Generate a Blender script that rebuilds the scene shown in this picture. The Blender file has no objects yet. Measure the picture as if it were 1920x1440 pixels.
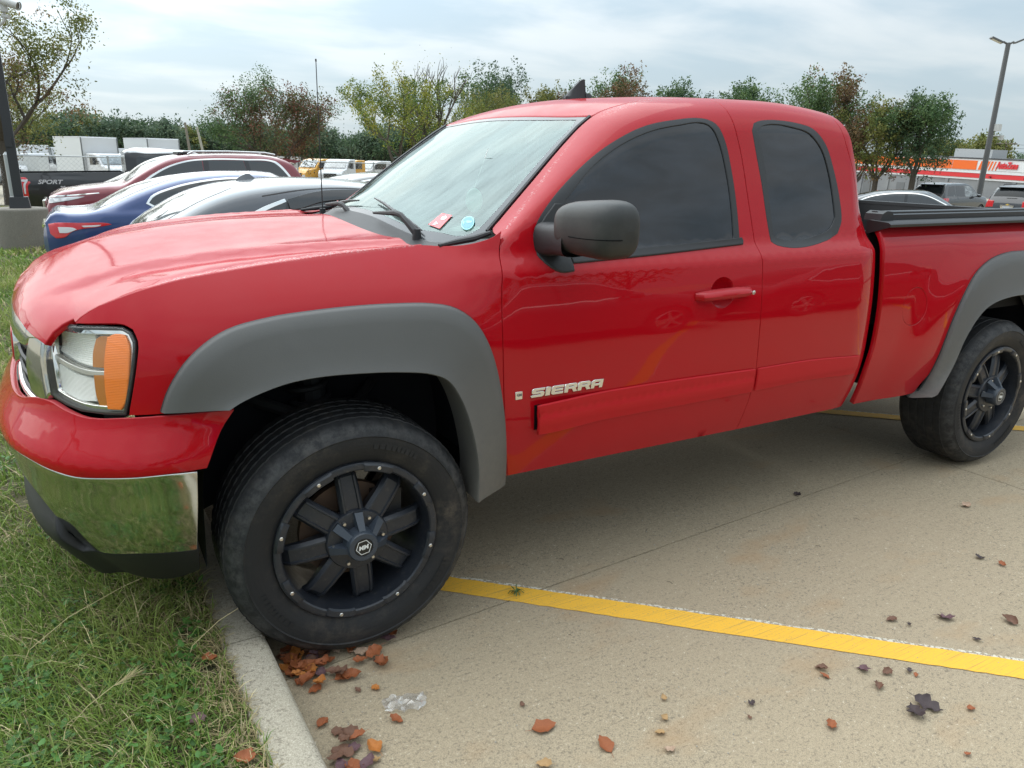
import bpy, bmesh, math, random
import numpy as np
from mathutils import Vector, Matrix, noise
from mathutils.geometry import delaunay_2d_cdt
SC = bpy.context.scene
COL = SC.collection
rad = math.radians
# ---------------------------------------------------------------- camera
CAM = (-0.66291, -2.14578, 1.59893); YAW, PIT, ROL, FPX = .521871, .291634, .0218776, 1402.63
def cam_axes():
    f = Vector((math.sin(YAW)*math.cos(PIT), math.cos(YAW)*math.cos(PIT), -math.sin(PIT)))
    r0 = Vector((math.cos(YAW), -math.sin(YAW), 0)); u0 = r0.cross(f)
    return f, r0*math.cos(ROL)+u0*math.sin(ROL), -r0*math.sin(ROL)+u0*math.cos(ROL)
_f, _r, _u = cam_axes()
cd = bpy.data.cameras.new('camera'); cam = bpy.data.objects.new('camera', cd); COL.objects.link(cam)
cam.matrix_world = Matrix(((_r.x, _u.x, -_f.x, CAM[0]), (_r.y, _u.y, -_f.y, CAM[1]), (_r.z, _u.z, -_f.z, CAM[2]), (0, 0, 0, 1)))
cd.sensor_width = 36; cd.lens = FPX/1920*36; cd.clip_end = 3000; cd.clip_start = .05
SC.camera = cam
# ---------------------------------------------------------------- sky and sun
SUN_EL, SUN_AZ = rad(50), rad(-18)          # azimuth from +Y towards +X
wd = bpy.data.worlds.new('World'); SC.world = wd; wd.use_nodes = True
nt = wd.node_tree; nt.nodes.clear()
def N(t, **k):
    n = nt.nodes.new(t)
    for a, b in k.items(): setattr(n, a, b)
    return n
L = nt.links.new
out = N('ShaderNodeOutputWorld'); bg = N('ShaderNodeBackground'); bg.inputs[1].default_value = .10
sky = N('ShaderNodeTexSky', sky_type='NISHITA'); sky.sun_disc = False
sky.sun_elevation = SUN_EL; sky.sun_rotation = SUN_AZ; sky.air_density = 1.2; sky.dust_density = 2.0; sky.ozone_density = 1.5
tc = N('ShaderNodeTexCoord'); sp = N('ShaderNodeSeparateXYZ'); L(tc.outputs['Generated'], sp.inputs[0])
def M(op, a, b=None, c=None):
    n = N('ShaderNodeMath', operation=op)
    for i, v in enumerate((a, b, c)):
        if v is None: continue
        if isinstance(v, (int, float)): n.inputs[i].default_value = v
        else: L(v, n.inputs[i])
    return n.outputs[0]
zz = M('ADD', M('MAXIMUM', sp.outputs[2], 0.0), .13)
cx = M('DIVIDE', sp.outputs[0], zz); cy = M('DIVIDE', sp.outputs[1], zz)
cmb = N('ShaderNodeCombineXYZ'); L(cx, cmb.inputs[0]); L(cy, cmb.inputs[1])
mp = N('ShaderNodeMapping'); mp.inputs['Rotation'].default_value = (0, 0, rad(18)); mp.inputs['Scale'].default_value = (.8, 1.15, 1)
L(cmb.outputs[0], mp.inputs[0])
n1 = N('ShaderNodeTexNoise'); n1.inputs['Scale'].default_value = 1.5; n1.inputs['Detail'].default_value = 8; n1.inputs['Roughness'].default_value = .50; n1.inputs['Distortion'].default_value = .3
L(mp.outputs[0], n1.inputs['Vector'])
n2 = N('ShaderNodeTexNoise'); n2.inputs['Scale'].default_value = .38; n2.inputs['Detail'].default_value = 3
L(mp.outputs[0], n2.inputs['Vector'])
cl = M('ADD', M('MULTIPLY', n1.outputs['Fac'], .62), M('MULTIPLY', n2.outputs['Fac'], .38))
mr = N('ShaderNodeMapRange', interpolation_type='SMOOTHSTEP'); L(cl, mr.inputs[0]); mr.inputs[1].default_value = .40; mr.inputs[2].default_value = .62
mr.inputs[3].default_value = .0; mr.inputs[4].default_value = 1.0
# cloud colour: cool grey to white, brighter round the veiled sun
sd = (math.sin(SUN_AZ)*math.cos(SUN_EL), math.cos(SUN_AZ)*math.cos(SUN_EL), math.sin(SUN_EL))
dp = N('ShaderNodeVectorMath', operation='DOT_PRODUCT'); L(tc.outputs['Generated'], dp.inputs[0]); dp.inputs[1].default_value = sd
glow = M('POWER', M('MAXIMUM', dp.outputs['Value'], 0.0), 4.0)
cr = N('ShaderNodeMix', data_type='RGBA'); L(mr.outputs[0], cr.inputs[0])
cr.inputs[6].default_value = (2.55, 3.22, 3.72, 1); cr.inputs[7].default_value = (4.15, 4.45, 4.62, 1)
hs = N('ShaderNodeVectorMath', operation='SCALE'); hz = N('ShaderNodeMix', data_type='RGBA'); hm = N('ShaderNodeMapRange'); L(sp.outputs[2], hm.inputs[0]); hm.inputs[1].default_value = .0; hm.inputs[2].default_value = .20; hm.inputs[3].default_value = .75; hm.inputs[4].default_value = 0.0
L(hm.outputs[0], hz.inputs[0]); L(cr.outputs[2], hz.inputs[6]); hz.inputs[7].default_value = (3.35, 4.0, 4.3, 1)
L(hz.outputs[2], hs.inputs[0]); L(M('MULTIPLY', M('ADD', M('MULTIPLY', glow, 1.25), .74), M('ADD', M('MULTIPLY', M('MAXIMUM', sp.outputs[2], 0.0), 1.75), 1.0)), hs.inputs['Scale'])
mx = N('ShaderNodeMix', data_type='RGBA'); mx.inputs[0].default_value = .88
sk2 = N('ShaderNodeVectorMath', operation='SCALE'); L(sky.outputs[0], sk2.inputs[0]); sk2.inputs['Scale'].default_value = .62
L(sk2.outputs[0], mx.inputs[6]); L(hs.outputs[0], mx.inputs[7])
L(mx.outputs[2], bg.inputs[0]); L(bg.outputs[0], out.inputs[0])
sl = bpy.data.lights.new('sun', 'SUN'); sun = bpy.data.objects.new('sun', sl); COL.objects.link(sun)
sl.energy = 1.1; sl.angle = rad(100); sl.color = (1, .95, .86)
sun.rotation_euler = Vector(sd).to_track_quat('Z', 'Y').to_euler()
SC.view_settings.view_transform = 'Standard'; SC.view_settings.look = 'None'; SC.view_settings.gamma = 1
SC.view_settings.exposure = 1.15; SC.view_settings.use_curve_mapping = False
SC.render.engine = 'CYCLES'

# ---- surface core of the red pickup (x back along the truck, y across, z up; metres)
def _hermite(xs, ys, x):
    n = len(xs)
    if x <= xs[0]:
        s = (ys[1]-ys[0])/(xs[1]-xs[0]); return ys[0]+s*(x-xs[0])
    if x >= xs[-1]:
        s = (ys[-1]-ys[-2])/(xs[-1]-xs[-2]); return ys[-1]+s*(x-xs[-1])
    i = 0
    while x > xs[i+1]: i += 1
    def sl(k):
        if k == 0: return (ys[1]-ys[0])/(xs[1]-xs[0])
        if k == n-1: return (ys[-1]-ys[-2])/(xs[-1]-xs[-2])
        a = (ys[k]-ys[k-1])/(xs[k]-xs[k-1]); b = (ys[k+1]-ys[k])/(xs[k+1]-xs[k])
        ha = xs[k]-xs[k-1]; hb = xs[k+1]-xs[k]
        return (a*hb+b*ha)/(ha+hb)
    h = xs[i+1]-xs[i]; t = (x-xs[i])/h
    m0 = sl(i)*h; m1 = sl(i+1)*h
    t2 = t*t; t3 = t2*t
    return (2*t3-3*t2+1)*ys[i]+(t3-2*t2+t)*m0+(-2*t3+3*t2)*ys[i+1]+(t3-t2)*m1
def curve(*pts):
    xs = [p[0] for p in pts]; ys = [p[1] for p in pts]
    return lambda x: _hermite(xs, ys, x)
def sst(a, b, x):
    t = min(1.0, max(0.0, (x-a)/(b-a))); return t*t*(3-2*t)
YC = 1.015
R_ = curve((.25,1.09),(.4,1.215),(.55,1.335),(.75,1.503),(.95,1.662),(1.1,1.765),(1.25,1.815),(1.5,1.848),(1.8,1.862),(2.1,1.862),(2.3,1.850),(2.5,1.825))
CR_ = curve((.25,.225),(.4,.195),(.55,.155),(.75,.112),(.95,.068),(1.1,.044),(1.25,.038),(2.46,.038))
YE_ = curve((.25,.10),(.55,.195),(.75,.25),(1.1,.355),(1.3,.365),(2.2,.36),(2.5,.40))
RR_ = curve((.4,.03),(.55,.04),(.75,.08),(1.1,.15),(1.3,.15),(2.5,.15))
def f_side(x, z):
    lo = .05*((.80-z)/.3)**2 if z < .80 else 0.0
    door = .022*((z-.9)/.33)**2 if z > .9 else 0.0
    if z > 1.30: door = .022*(.4/.33)**2 + (z-1.30)*.235
    door += .040*sst(1.225, 1.305, z)
    fen = .115*(max(0.0, z-1.0)/.29)**2.3
    w = sst(.28, .62, x)
    y = lo + door*w + fen*(1-w)
    r = math.hypot(x, z-.42)
    y -= .022*sst(1.0, .72, r)*sst(.0, .5, z)*(1-w) if x < .62 else 0.0
    if x > 2.527:
        y = lo + door
        if z > 1.22: y = lo + .022*((z-.9)/.33)**2 + .05*((z-1.22)/.12)**2
        r = math.hypot(x-3.62, z-.42)
        return y - .022*sst(1.0, .72, r)*sst(.0, .5, z)
    if x > 2.37:
        k = (x-2.37)/.14
        y += (.022+.05*sst(1.25, 1.45, z))*k*k
    return y
def G(x, s):
    R = R_(x); z1 = R-RR_(x)
    if s <= z1: return (x, f_side(x, s), s)
    y1 = f_side(x, z1); d = (f_side(x, z1)-f_side(x, z1-.02))/.02
    ye = YE_(x); c = CR_(x); m = 2*c/(YC-ye)
    L = max(.02, math.hypot(ye-y1, R-z1))
    k = L*.42
    n0 = math.hypot(1, d); n1 = math.hypot(1, m)
    P0 = (y1, z1); P1 = (y1+k*d/n0, z1+k/n0); P3 = (ye, R); P2 = (ye-k/n1, R-k*m/n1)
    t = (s-z1)/L
    if t > 1: return (x, ye+(t-1)*L, R+m*(t-1)*L)
    a = (1-t)**3; b = 3*t*(1-t)**2; e = 3*t*t*(1-t); g = t**3
    return (x, a*P0[0]+b*P1[0]+e*P2[0]+g*P3[0], a*P0[1]+b*P1[1]+e*P2[1]+g*P3[1])
def S2(x):
    R = R_(x); z1 = R-RR_(x); return z1+max(.02, math.hypot(YE_(x)-f_side(x, z1), R-z1))
def T(x, y):
    ye = YE_(x); q = (y-YC)/(YC-ye)
    return (x, y, R_(x)+CR_(x)*(1-q*q))
_cx = [(-.35,0),(-.5,.016),(-.6,.052),(-.69,.118),(-.77,.215),(-.83,.335),(-.872,.50),(-.900,.75),(-.908,1.015)]
def _mk():
    us = [-.35]
    for i in range(1, len(_cx)):
        us.append(us[-1]-math.hypot(_cx[i][0]-_cx[i-1][0], _cx[i][1]-_cx[i-1][1]))
    us = us[::-1]; xs = [p[0] for p in _cx][::-1]; ys = [p[1] for p in _cx][::-1]
    # mirrored continuation through the centre line
    return [2*us[0]-u for u in us[:0:-1]], us, xs, ys
_m, _us, _xs, _ys = _mk()
U0 = _us[0]
_US = [2*U0-_us[1], 2*U0-_us[1]] and ([2*U0-u for u in _us[:0:-1]] + _us + [-.1, .2])
_XS = (_xs[:0:-1]) + _xs + [-.1, .2]
_YS = ([2*YC-y for y in _ys[:0:-1]]) + _ys + [0.0, 0.0]
def plan(u):
    if u >= -.2: return (u, 0.0), (0.0, -1.0)
    x = _hermite(_US, _XS, u); y = _hermite(_US, _YS, u)
    x2 = _hermite(_US, _XS, u+.004); y2 = _hermite(_US, _YS, u+.004)
    dx = x2-x; dy = y2-y; n = math.hypot(dx, dy)
    return (x, y), (dy/n, -dx/n)
def W(u, z, e=0.0):
    p, n = plan(u)
    o = -f_side(p[0], z) + e
    if u < -.55:  # nose: leans back with height
        k = sst(-.55, -1.0, u); o += k*(-.02*sst(.95, 1.2, z))
    return (p[0]+n[0]*o, p[1]+n[1]*o, z)
_be = curve((.36,.005),(.42,.020),(.50,.036),(.60,.045),(.70,.050),(.745,.060),(.775,.064),(.80,.056),(.84,.036),(.88,.016),(.93,.006),(1.0,.004))
def WB(u, z):
    k = sst(-.36, -.60, u)*.75+.25; k2 = 1+.12*sst(-.7, -1.1, u)
    return W(u, z, _be(z)*k*k2+.003+.04*sst(.80,.55,z)*0)
ZH = curve((0,1.105),(.012,1.130),(.035,1.156),(.07,1.184),(.13,1.220),(.22,1.260),(.42,1.303),(.66,1.332),(.9,1.345),(1.2,1.350))
_xf = curve((.03,-.635),(.06,-.675),(.1,-.715),(.15,-.757),(.2,-.79),(.35,-.842),(.6,-.878),(1.015,-.896))
def HD(x, y):
    yy = y if y <= YC else 2*YC-y
    d = x-_xf(yy)
    dd = max(0.0, d)
    z = ZH(dd)
    if d < 0: z += d*3.0
    back = sst(.05, .5, dd)
    yb = .44-.16*sst(.1, 1.1, dd)
    drop = .017*(1-sst(yb-.035, yb+.035, yy))*sst(.04,.2,dd) + .038*(1-sst(.40, 1.05, yy))*sst(.02,.25,dd)
    crease = .010*sst(.165, .12, yy)*back
    valley = -.006*math.exp(-((yy-yb+.07)/.05)**2)*back
    return (x, y, z-drop-crease+valley+.012)
# ---------------------------------------------------------------- helpers: objects
def tag(o, label=None, cat=None, group=None, kind=None):
    for k, v in (('label', label), ('category', cat), ('group', group), ('kind', kind)):
        if v: o[k] = v
    return o
def empty(name, loc=(0, 0, 0), rz=0, **k):
    o = bpy.data.objects.new(name, None); COL.objects.link(o); o.location = loc; o.rotation_euler.z = rz
    return tag(o, **k)
class MB:
    def __init__(s): s.v = []; s.f = []; s.n = []; s.mi = []; s.m = 0
    def add(s, vs, fs, ns=None):
        b = len(s.v); s.v += [tuple(p) for p in vs]; s.f += [tuple(i+b for i in f) for f in fs]; s.mi += [s.m]*len(fs)
        s.n += [tuple(n) for n in ns] if ns else [None]*len(vs)
        return b
    def box(s, c, d, R=None, taper=None):
        vs = []
        for sx in (-1, 1):
            for sy in (-1, 1):
                for sz in (-1, 1):
                    t = taper if (taper and sz > 0) else 1
                    p = Vector((sx*d[0]/2*t, sy*d[1]/2*t, sz*d[2]/2))
                    if R: p = R @ p
                    vs.append((p.x+c[0], p.y+c[1], p.z+c[2]))
        s.add(vs, [(0, 1, 3, 2), (4, 6, 7, 5), (0, 4, 5, 1), (2, 3, 7, 6), (0, 2, 6, 4), (1, 5, 7, 3)])
    def tube(s, pts, r, n=8, cap=True):
        pts = [Vector(p) for p in pts]; rs = r if isinstance(r, (list, tuple)) else [r]*len(pts)
        rings = []; prev = None
        for i, p in enumerate(pts):
            d = (pts[min(i+1, len(pts)-1)]-pts[max(i-1, 0)]).normalized()
            a = prev-d*prev.dot(d) if prev else (Vector((0, 0, 1)) if abs(d.z) < .9 else Vector((1, 0, 0)))
            a = (a-d*a.dot(d)).normalized(); b = d.cross(a); prev = a
            rings.append([p+(a*math.cos(2*math.pi*k/n)+b*math.sin(2*math.pi*k/n))*rs[i] for k in range(n)])
        vs = [q for g in rings for q in g]
        fs = [(i*n+k, i*n+(k+1) % n, (i+1)*n+(k+1) % n, (i+1)*n+k) for i in range(len(pts)-1) for k in range(n)]
        if cap: fs += [tuple(range(n))[::-1], tuple((len(pts)-1)*n+k for k in range(n))]
        s.add(vs, fs)
    def loft(s, rows, close_u=False, close_v=False, flip=False):
        n = len(rows[0]); m = len(rows); vs = [p for r in rows for p in r]; fs = []
        for i in range(m if close_v else m-1):
            for k in range(n if close_u else n-1):
                q = (i*n+k, i*n+(k+1) % n, ((i+1) % m)*n+(k+1) % n, ((i+1) % m)*n+k)
                fs.append(q[::-1] if flip else q)
        s.add(vs, fs)
    def lathe(s, prof, n=64, c=(0, 0, 0), a0=0, a1=2*math.pi):
        # profile (radius, y) revolved about the y axis through c
        rows = []; full = abs(a1-a0-2*math.pi) < 1e-6
        for k in range(n if full else n+1):
            a = a0+(a1-a0)*k/n
            rows.append([(c[0]+r*math.cos(a), c[1]+y, c[2]+r*math.sin(a)) for r, y in prof])
        s.loft(rows, close_v=full)
    def prism(s, poly, y0, y1, fn=None):
        n = len(poly); fn = fn or (lambda a, b, h: (a, h, b))
        s.add([fn(a, b, y0) for a, b in poly]+[fn(a, b, y1) for a, b in poly],
              [tuple(range(n)), tuple(range(2*n-1, n-1, -1))]+[(k, k+n, (k+1) % n+n, (k+1) % n) for k in range(n)])
    def build(s, name, mat, parent=None, smooth=True, angle=35, **k):
        me = bpy.data.meshes.new(name); me.from_pydata(s.v, [], s.f)
        for m in (mat if isinstance(mat, (list, tuple)) else [mat]): me.materials.append(m)
        if max(s.mi, default=0) > 0: me.polygons.foreach_set('material_index', s.mi)
        me.validate()
        if all(n is None for n in s.n):
            bm = bmesh.new(); bm.from_mesh(me); bmesh.ops.recalc_face_normals(bm, faces=bm.faces); bm.to_mesh(me); bm.free()
        if smooth: me.shade_smooth(); 
        if smooth and all(n is None for n in s.n): me.set_sharp_from_angle(angle=rad(angle))
        if any(n is not None for n in s.n):
            me.update()
            me.normals_split_custom_set_from_vertices([n if n is not None else (0, 0, 0) for n in s.n])
        o = bpy.data.objects.new(name, me); COL.objects.link(o)
        if parent: o.parent = parent
        return tag(o, **k)
def cmr(pts, step, closed=True, corner=38):
    """Catmull-Rom through pts keeping corners, resampled at about step"""
    n = len(pts); P = [Vector((p[0], p[1])) for p in pts]
    def turn(i):
        if not closed and i in (0, n-1): return True
        a = P[i]-P[i-1]; b = P[(i+1) % n]-P[i]
        if a.length < 1e-9 or b.length < 1e-9: return True
        return a.angle(b) > rad(corner)
    cor = [turn(i) for i in range(n)]; o = []
    for i in range(n if closed else n-1):
        a, b = P[i], P[(i+1) % n]
        pa = P[i-1] if not cor[i] else a-(b-a)*.5; pb = P[(i+2) % n] if not cor[(i+1) % n] else b+(b-a)*.5
        if cor[i] and cor[(i+1) % n]: pa = a-(b-a); pb = b+(b-a)
        L = (b-a).length; k = max(1, int(math.ceil(L/step)))
        for j in range(k):
            t = j/k; t2 = t*t; t3 = t2*t
            # centripetal-ish tangents
            la = max(1e-6, (a-pa).length); lb = max(1e-6, (pb-b).length)
            m0 = ((a-pa)/la*L+(b-a))*.5 if not cor[i] else (b-a)
            m1 = ((pb-b)/lb*L+(b-a))*.5 if not cor[(i+1) % n] else (b-a)
            q = a*(2*t3-3*t2+1)+m0*(t3-2*t2+t)+b*(-2*t3+3*t2)+m1*(t3-t2)
            o.append((q.x, q.y))
    if not closed: o.append(tuple(P[-1]))
    return o
def area(p): return sum(p[i-1][0]*p[i][1]-p[i][0]*p[i-1][1] for i in range(len(p)))/2
def shrink(p, g):
    """offset a CCW loop inwards by g"""
    n = len(p); o = []
    for i in range(n):
        a = Vector(p[i-1]); b = Vector(p[i]); c = Vector(p[(i+1) % n])
        d1 = (b-a).normalized(); d2 = (c-b).normalized(); n1 = Vector((-d1.y, d1.x)); n2 = Vector((-d2.y, d2.x))
        m = n1+n2
        if m.length < 1e-6: m = n1
        m.normalize(); k = g/max(.5, m.dot(n1)); o.append((b.x+m.x*k, b.y+m.y*k))
    return o
def inside(loops, x, y):
    c = False
    for p in loops:
        j = len(p)-1
        for i in range(len(p)):
            xi, yi = p[i]; xj, yj = p[j]
            if (yi > y) != (yj > y) and x < (xj-xi)*(y-yi)/(yj-yi)+xi: c = not c
            j = i
    return c
def patch(mb, mp, outer, holes=(), step=.035, off=0.0, thick=.016, gap=.002, side=1, bev=.0015, smooth=True, corner=38):
    """a panel: the part of surface mp(u, v) inside outer and outside holes, with rolled edges"""
    loops = []
    for k, p in enumerate([outer]+list(holes)):
        q = cmr(p, step*.8, corner=corner) if smooth else [tuple(a) for a in p]
        if area(q) < 0: q = q[::-1]
        q = shrink(q, gap if k == 0 else -gap)
        if k: q = q[::-1]
        loops.append(q)
    offn = off if callable(off) else (lambda u, v: off)
    def ev(u, v):
        p = Vector(mp(u, v)); e = 1e-3
        du = Vector(mp(u+e, v))-Vector(mp(u-e, v)); dv = Vector(mp(u, v+e))-Vector(mp(u, v-e))
        n = du.cross(dv)
        n = n.normalized()*side if n.length > 1e-12 else Vector((0, -1, 0))
        if callable(off):
            # shift the surface, then take the normal of the shifted surface
            def q(a, b): return Vector(mp(a, b))+n*offn(a, b)
            du = q(u+e, v)-q(u-e, v); dv = q(u, v+e)-q(u, v-e); n2 = du.cross(dv)
            p = p+n*offn(u, v)
            if n2.length > 1e-12: n = n2.normalized()*side
            return p, n
        return p+n*off, n
    co = []; ed = []
    for q in loops:
        b = len(co); co += [Vector(a) for a in q]; ed += [(b+i, b+(i+1) % len(q)) for i in range(len(q))]
    nb = len(co)
    xs = [a.x for a in co]; ys = [a.y for a in co]
    # interior grid, kept off the boundary
    cell = {}
    for a in co: cell.setdefault((int(a.x//step), int(a.y//step)), []).append(a)
    x = min(xs)+step*.5; r = 0
    while x < max(xs):
        y = min(ys)+step*(.5 if r % 2 else .25)
        while y < max(ys):
            if inside(loops, x, y):
                cx, cy = int(x//step), int(y//step); ok = True
                for i in (-1, 0, 1):
                    for j in (-1, 0, 1):
                        for a in cell.get((cx+i, cy+j), ()):
                            if (a.x-x)**2+(a.y-y)**2 < (step*.5)**2: ok = False
                if ok: co.append(Vector((x, y)))
            y += step
        x += step; r += 1
    V, E_, F, *_ = delaunay_2d_cdt(co, ed, [], 0, 1e-7)
    pn = [ev(a.x, a.y) for a in V]
    fs = []
    for f in F:
        c = sum((V[i] for i in f), Vector((0, 0)))/len(f)
        if inside(loops, c.x, c.y): fs.append(tuple(f) if side > 0 else tuple(f)[::-1])
    b0 = mb.add([p for p, _ in pn], fs, [n for _, n in pn])
    # rims
    for q in loops:
        m = len(q); A = []; B = []; C = []; nA = []; nB = []; nC = []
        pe = [ev(*a) for a in q]
        for i in range(m):
            p, n = pe[i]; t = (pe[(i+1) % m][0]-pe[i-1][0])
            t = t.normalized() if t.length > 1e-9 else Vector((1, 0, 0))
            o = t.cross(n)*side; o.normalize()
            A.append(p); nA.append(n); B.append(p+o*bev-n*bev*1.2); nB.append((n+o*1.6).normalized()); C.append(p+o*bev-n*thick); nC.append(o)
        fs = []
        for r in (0, 1):
            for i in range(m):
                f = (r*m+i, (r+1)*m+i, (r+1)*m+(i+1) % m, r*m+(i+1) % m); fs.append(f if side > 0 else f[::-1])
        mb.add(A+B+C, fs, nA+nB+nC)
    return mb
def panel(name, mp, outer, mat, parent, holes=(), **k):
    lab = {q: k.pop(q) for q in ('label', 'cat', 'group', 'kind') if q in k}
    mb = MB(); patch(mb, mp, outer, holes, **k)
    return mb.build(name, mat, parent, **lab)
def mirror_tree(o, parent, yc, skip=()):
    """the same part on the other side of the vehicle"""
    if o.name.split('.')[0] in skip: return
    c = o.copy(); COL.objects.link(c); c.parent = parent
    for k in ('label',):
        if k in c: del c[k]
    if o.data:
        me = o.data.copy(); c.data = me
        n = len(me.vertices); a = np.empty(n*3, 'f'); me.vertices.foreach_get('co', a); a = a.reshape(-1, 3)
        nn = None
        if me.has_custom_normals:
            nn = np.empty(len(me.loops)*3, 'f'); me.corner_normals.foreach_get('vector', nn); nn = nn.reshape(-1, 3)
            lv = np.empty(len(me.loops), 'i'); me.loops.foreach_get('vertex_index', lv)
            vn = np.zeros((n, 3), 'f'); vn[lv] = nn
        a[:, 1] = 2*yc-a[:, 1]; me.vertices.foreach_set('co', a.ravel()); me.flip_normals(); me.update()
        if nn is not None:
            vn[:, 1] *= -1; me.normals_split_custom_set_from_vertices([tuple(v) for v in vn])
    for ch in list(o.children): mirror_tree(ch, c, yc, skip)
    return c
def copy_tree(o, parent=None, label=None):
    c = o.copy(); COL.objects.link(c); c.parent = parent
    if label: c['label'] = label
    for ch in list(o.children): copy_tree(ch, c)
    return c
def text_mesh(s, size, depth=.002, bold=0.0, shear=0.0, sx=1.0):
    cu = bpy.data.curves.new('lettering', 'FONT'); cu.body = s; cu.size = size; cu.extrude = depth; cu.offset = bold; cu.shear = shear
    cu.align_x = 'LEFT'; cu.align_y = 'BOTTOM_BASELINE' if False else 'BOTTOM'; cu.resolution_u = 4
    o = bpy.data.objects.new('lettering', cu); COL.objects.link(o)
    dg = bpy.context.evaluated_depsgraph_get(); me = bpy.data.meshes.new_from_object(o.evaluated_get(dg))
    bpy.data.objects.remove(o); bpy.data.curves.remove(cu)
    for v in me.vertices: v.co.x *= sx
    return me
def mesh_obj(name, me, mat, parent, mw=None, **k):
    me.materials.clear(); me.materials.append(mat)
    o = bpy.data.objects.new(name, me); COL.objects.link(o)
    if parent: o.parent = parent
    if mw is not None: o.matrix_local = mw
    return tag(o, **k)
# ---------------------------------------------------------------- helpers: materials
def mat(name, col=(.5, .5, .5), rough=.5, metal=0, spec=.5, coat=0, coat_r=.03, **kw):
    m = bpy.data.materials.new(name); m.use_nodes = True
    b = m.node_tree.nodes['Principled BSDF']
    b.inputs['Base Color'].default_value = (*col, 1); b.inputs['Roughness'].default_value = rough; b.inputs['Metallic'].default_value = metal
    b.inputs['Specular IOR Level'].default_value = spec; b.inputs['Coat Weight'].default_value = coat; b.inputs['Coat Roughness'].default_value = coat_r
    for k, v in kw.items(): b.inputs[k.replace('_', ' ')].default_value = v
    return m
class NT:
    def __init__(s, m): s.t = m.node_tree; s.b = s.t.nodes['Principled BSDF']; s.o = s.t.nodes['Material Output']; s.tc = None
    def n(s, t, ins=None, **k):
        n = s.t.nodes.new(t)
        for a, b in k.items(): setattr(n, a, b)
        for a, b in (ins or {}).items():
            if hasattr(b, 'is_linked') or isinstance(b, bpy.types.NodeSocket): s.t.links.new(b, n.inputs[a])
            else: n.inputs[a].default_value = b
        return n
    def l(s, a, b): s.t.links.new(a, b)
    def pos(s, kind='Object', scale=(1, 1, 1), rot=(0, 0, 0)):
        if not s.tc: s.tc = s.n('ShaderNodeTexCoord')
        return s.n('ShaderNodeMapping', {'Vector': s.tc.outputs[kind], 'Scale': scale, 'Rotation': rot}).outputs[0]
    def noise(s, scale, detail=4, rough=.5, v=None, dist=0):
        return s.n('ShaderNodeTexNoise', {'Vector': v if v is not None else s.pos(), 'Scale': scale, 'Detail': detail, 'Roughness': rough, 'Distortion': dist}).outputs['Fac']
    def ramp(s, f, *st, interp='LINEAR'):
        r = s.n('ShaderNodeValToRGB', {'Fac': f}); e = r.color_ramp.elements; r.color_ramp.interpolation = interp
        while len(e) < len(st): e.new(1)
        for i, (p, c) in enumerate(st): e[i].position = p; e[i].color = (*c, 1) if isinstance(c, tuple) else (c, c, c, 1)
        return r.outputs[0]
    def mix(s, f, a, b, bt='MIX'):
        return s.n('ShaderNodeMix', {0: f, 6: a if not isinstance(a, tuple) else (*a, 1), 7: b if not isinstance(b, tuple) else (*b, 1)}, data_type='RGBA', blend_type=bt).outputs[2]
    def math(s, op, a, b=0.0, c=0.0):
        n = s.n('ShaderNodeMath', {0: a, 1: b, 2: c}, operation=op); return n.outputs[0]
    def bump(s, h, st=.2, d=.01, nrm=None):
        i = {'Height': h, 'Strength': st, 'Distance': d}
        n = s.n('ShaderNodeBump', i); 
        if nrm is not None: s.l(nrm, n.inputs['Normal'])
        s.l(n.outputs[0], s.b.inputs['Normal']); return n.outputs[0]
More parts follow.
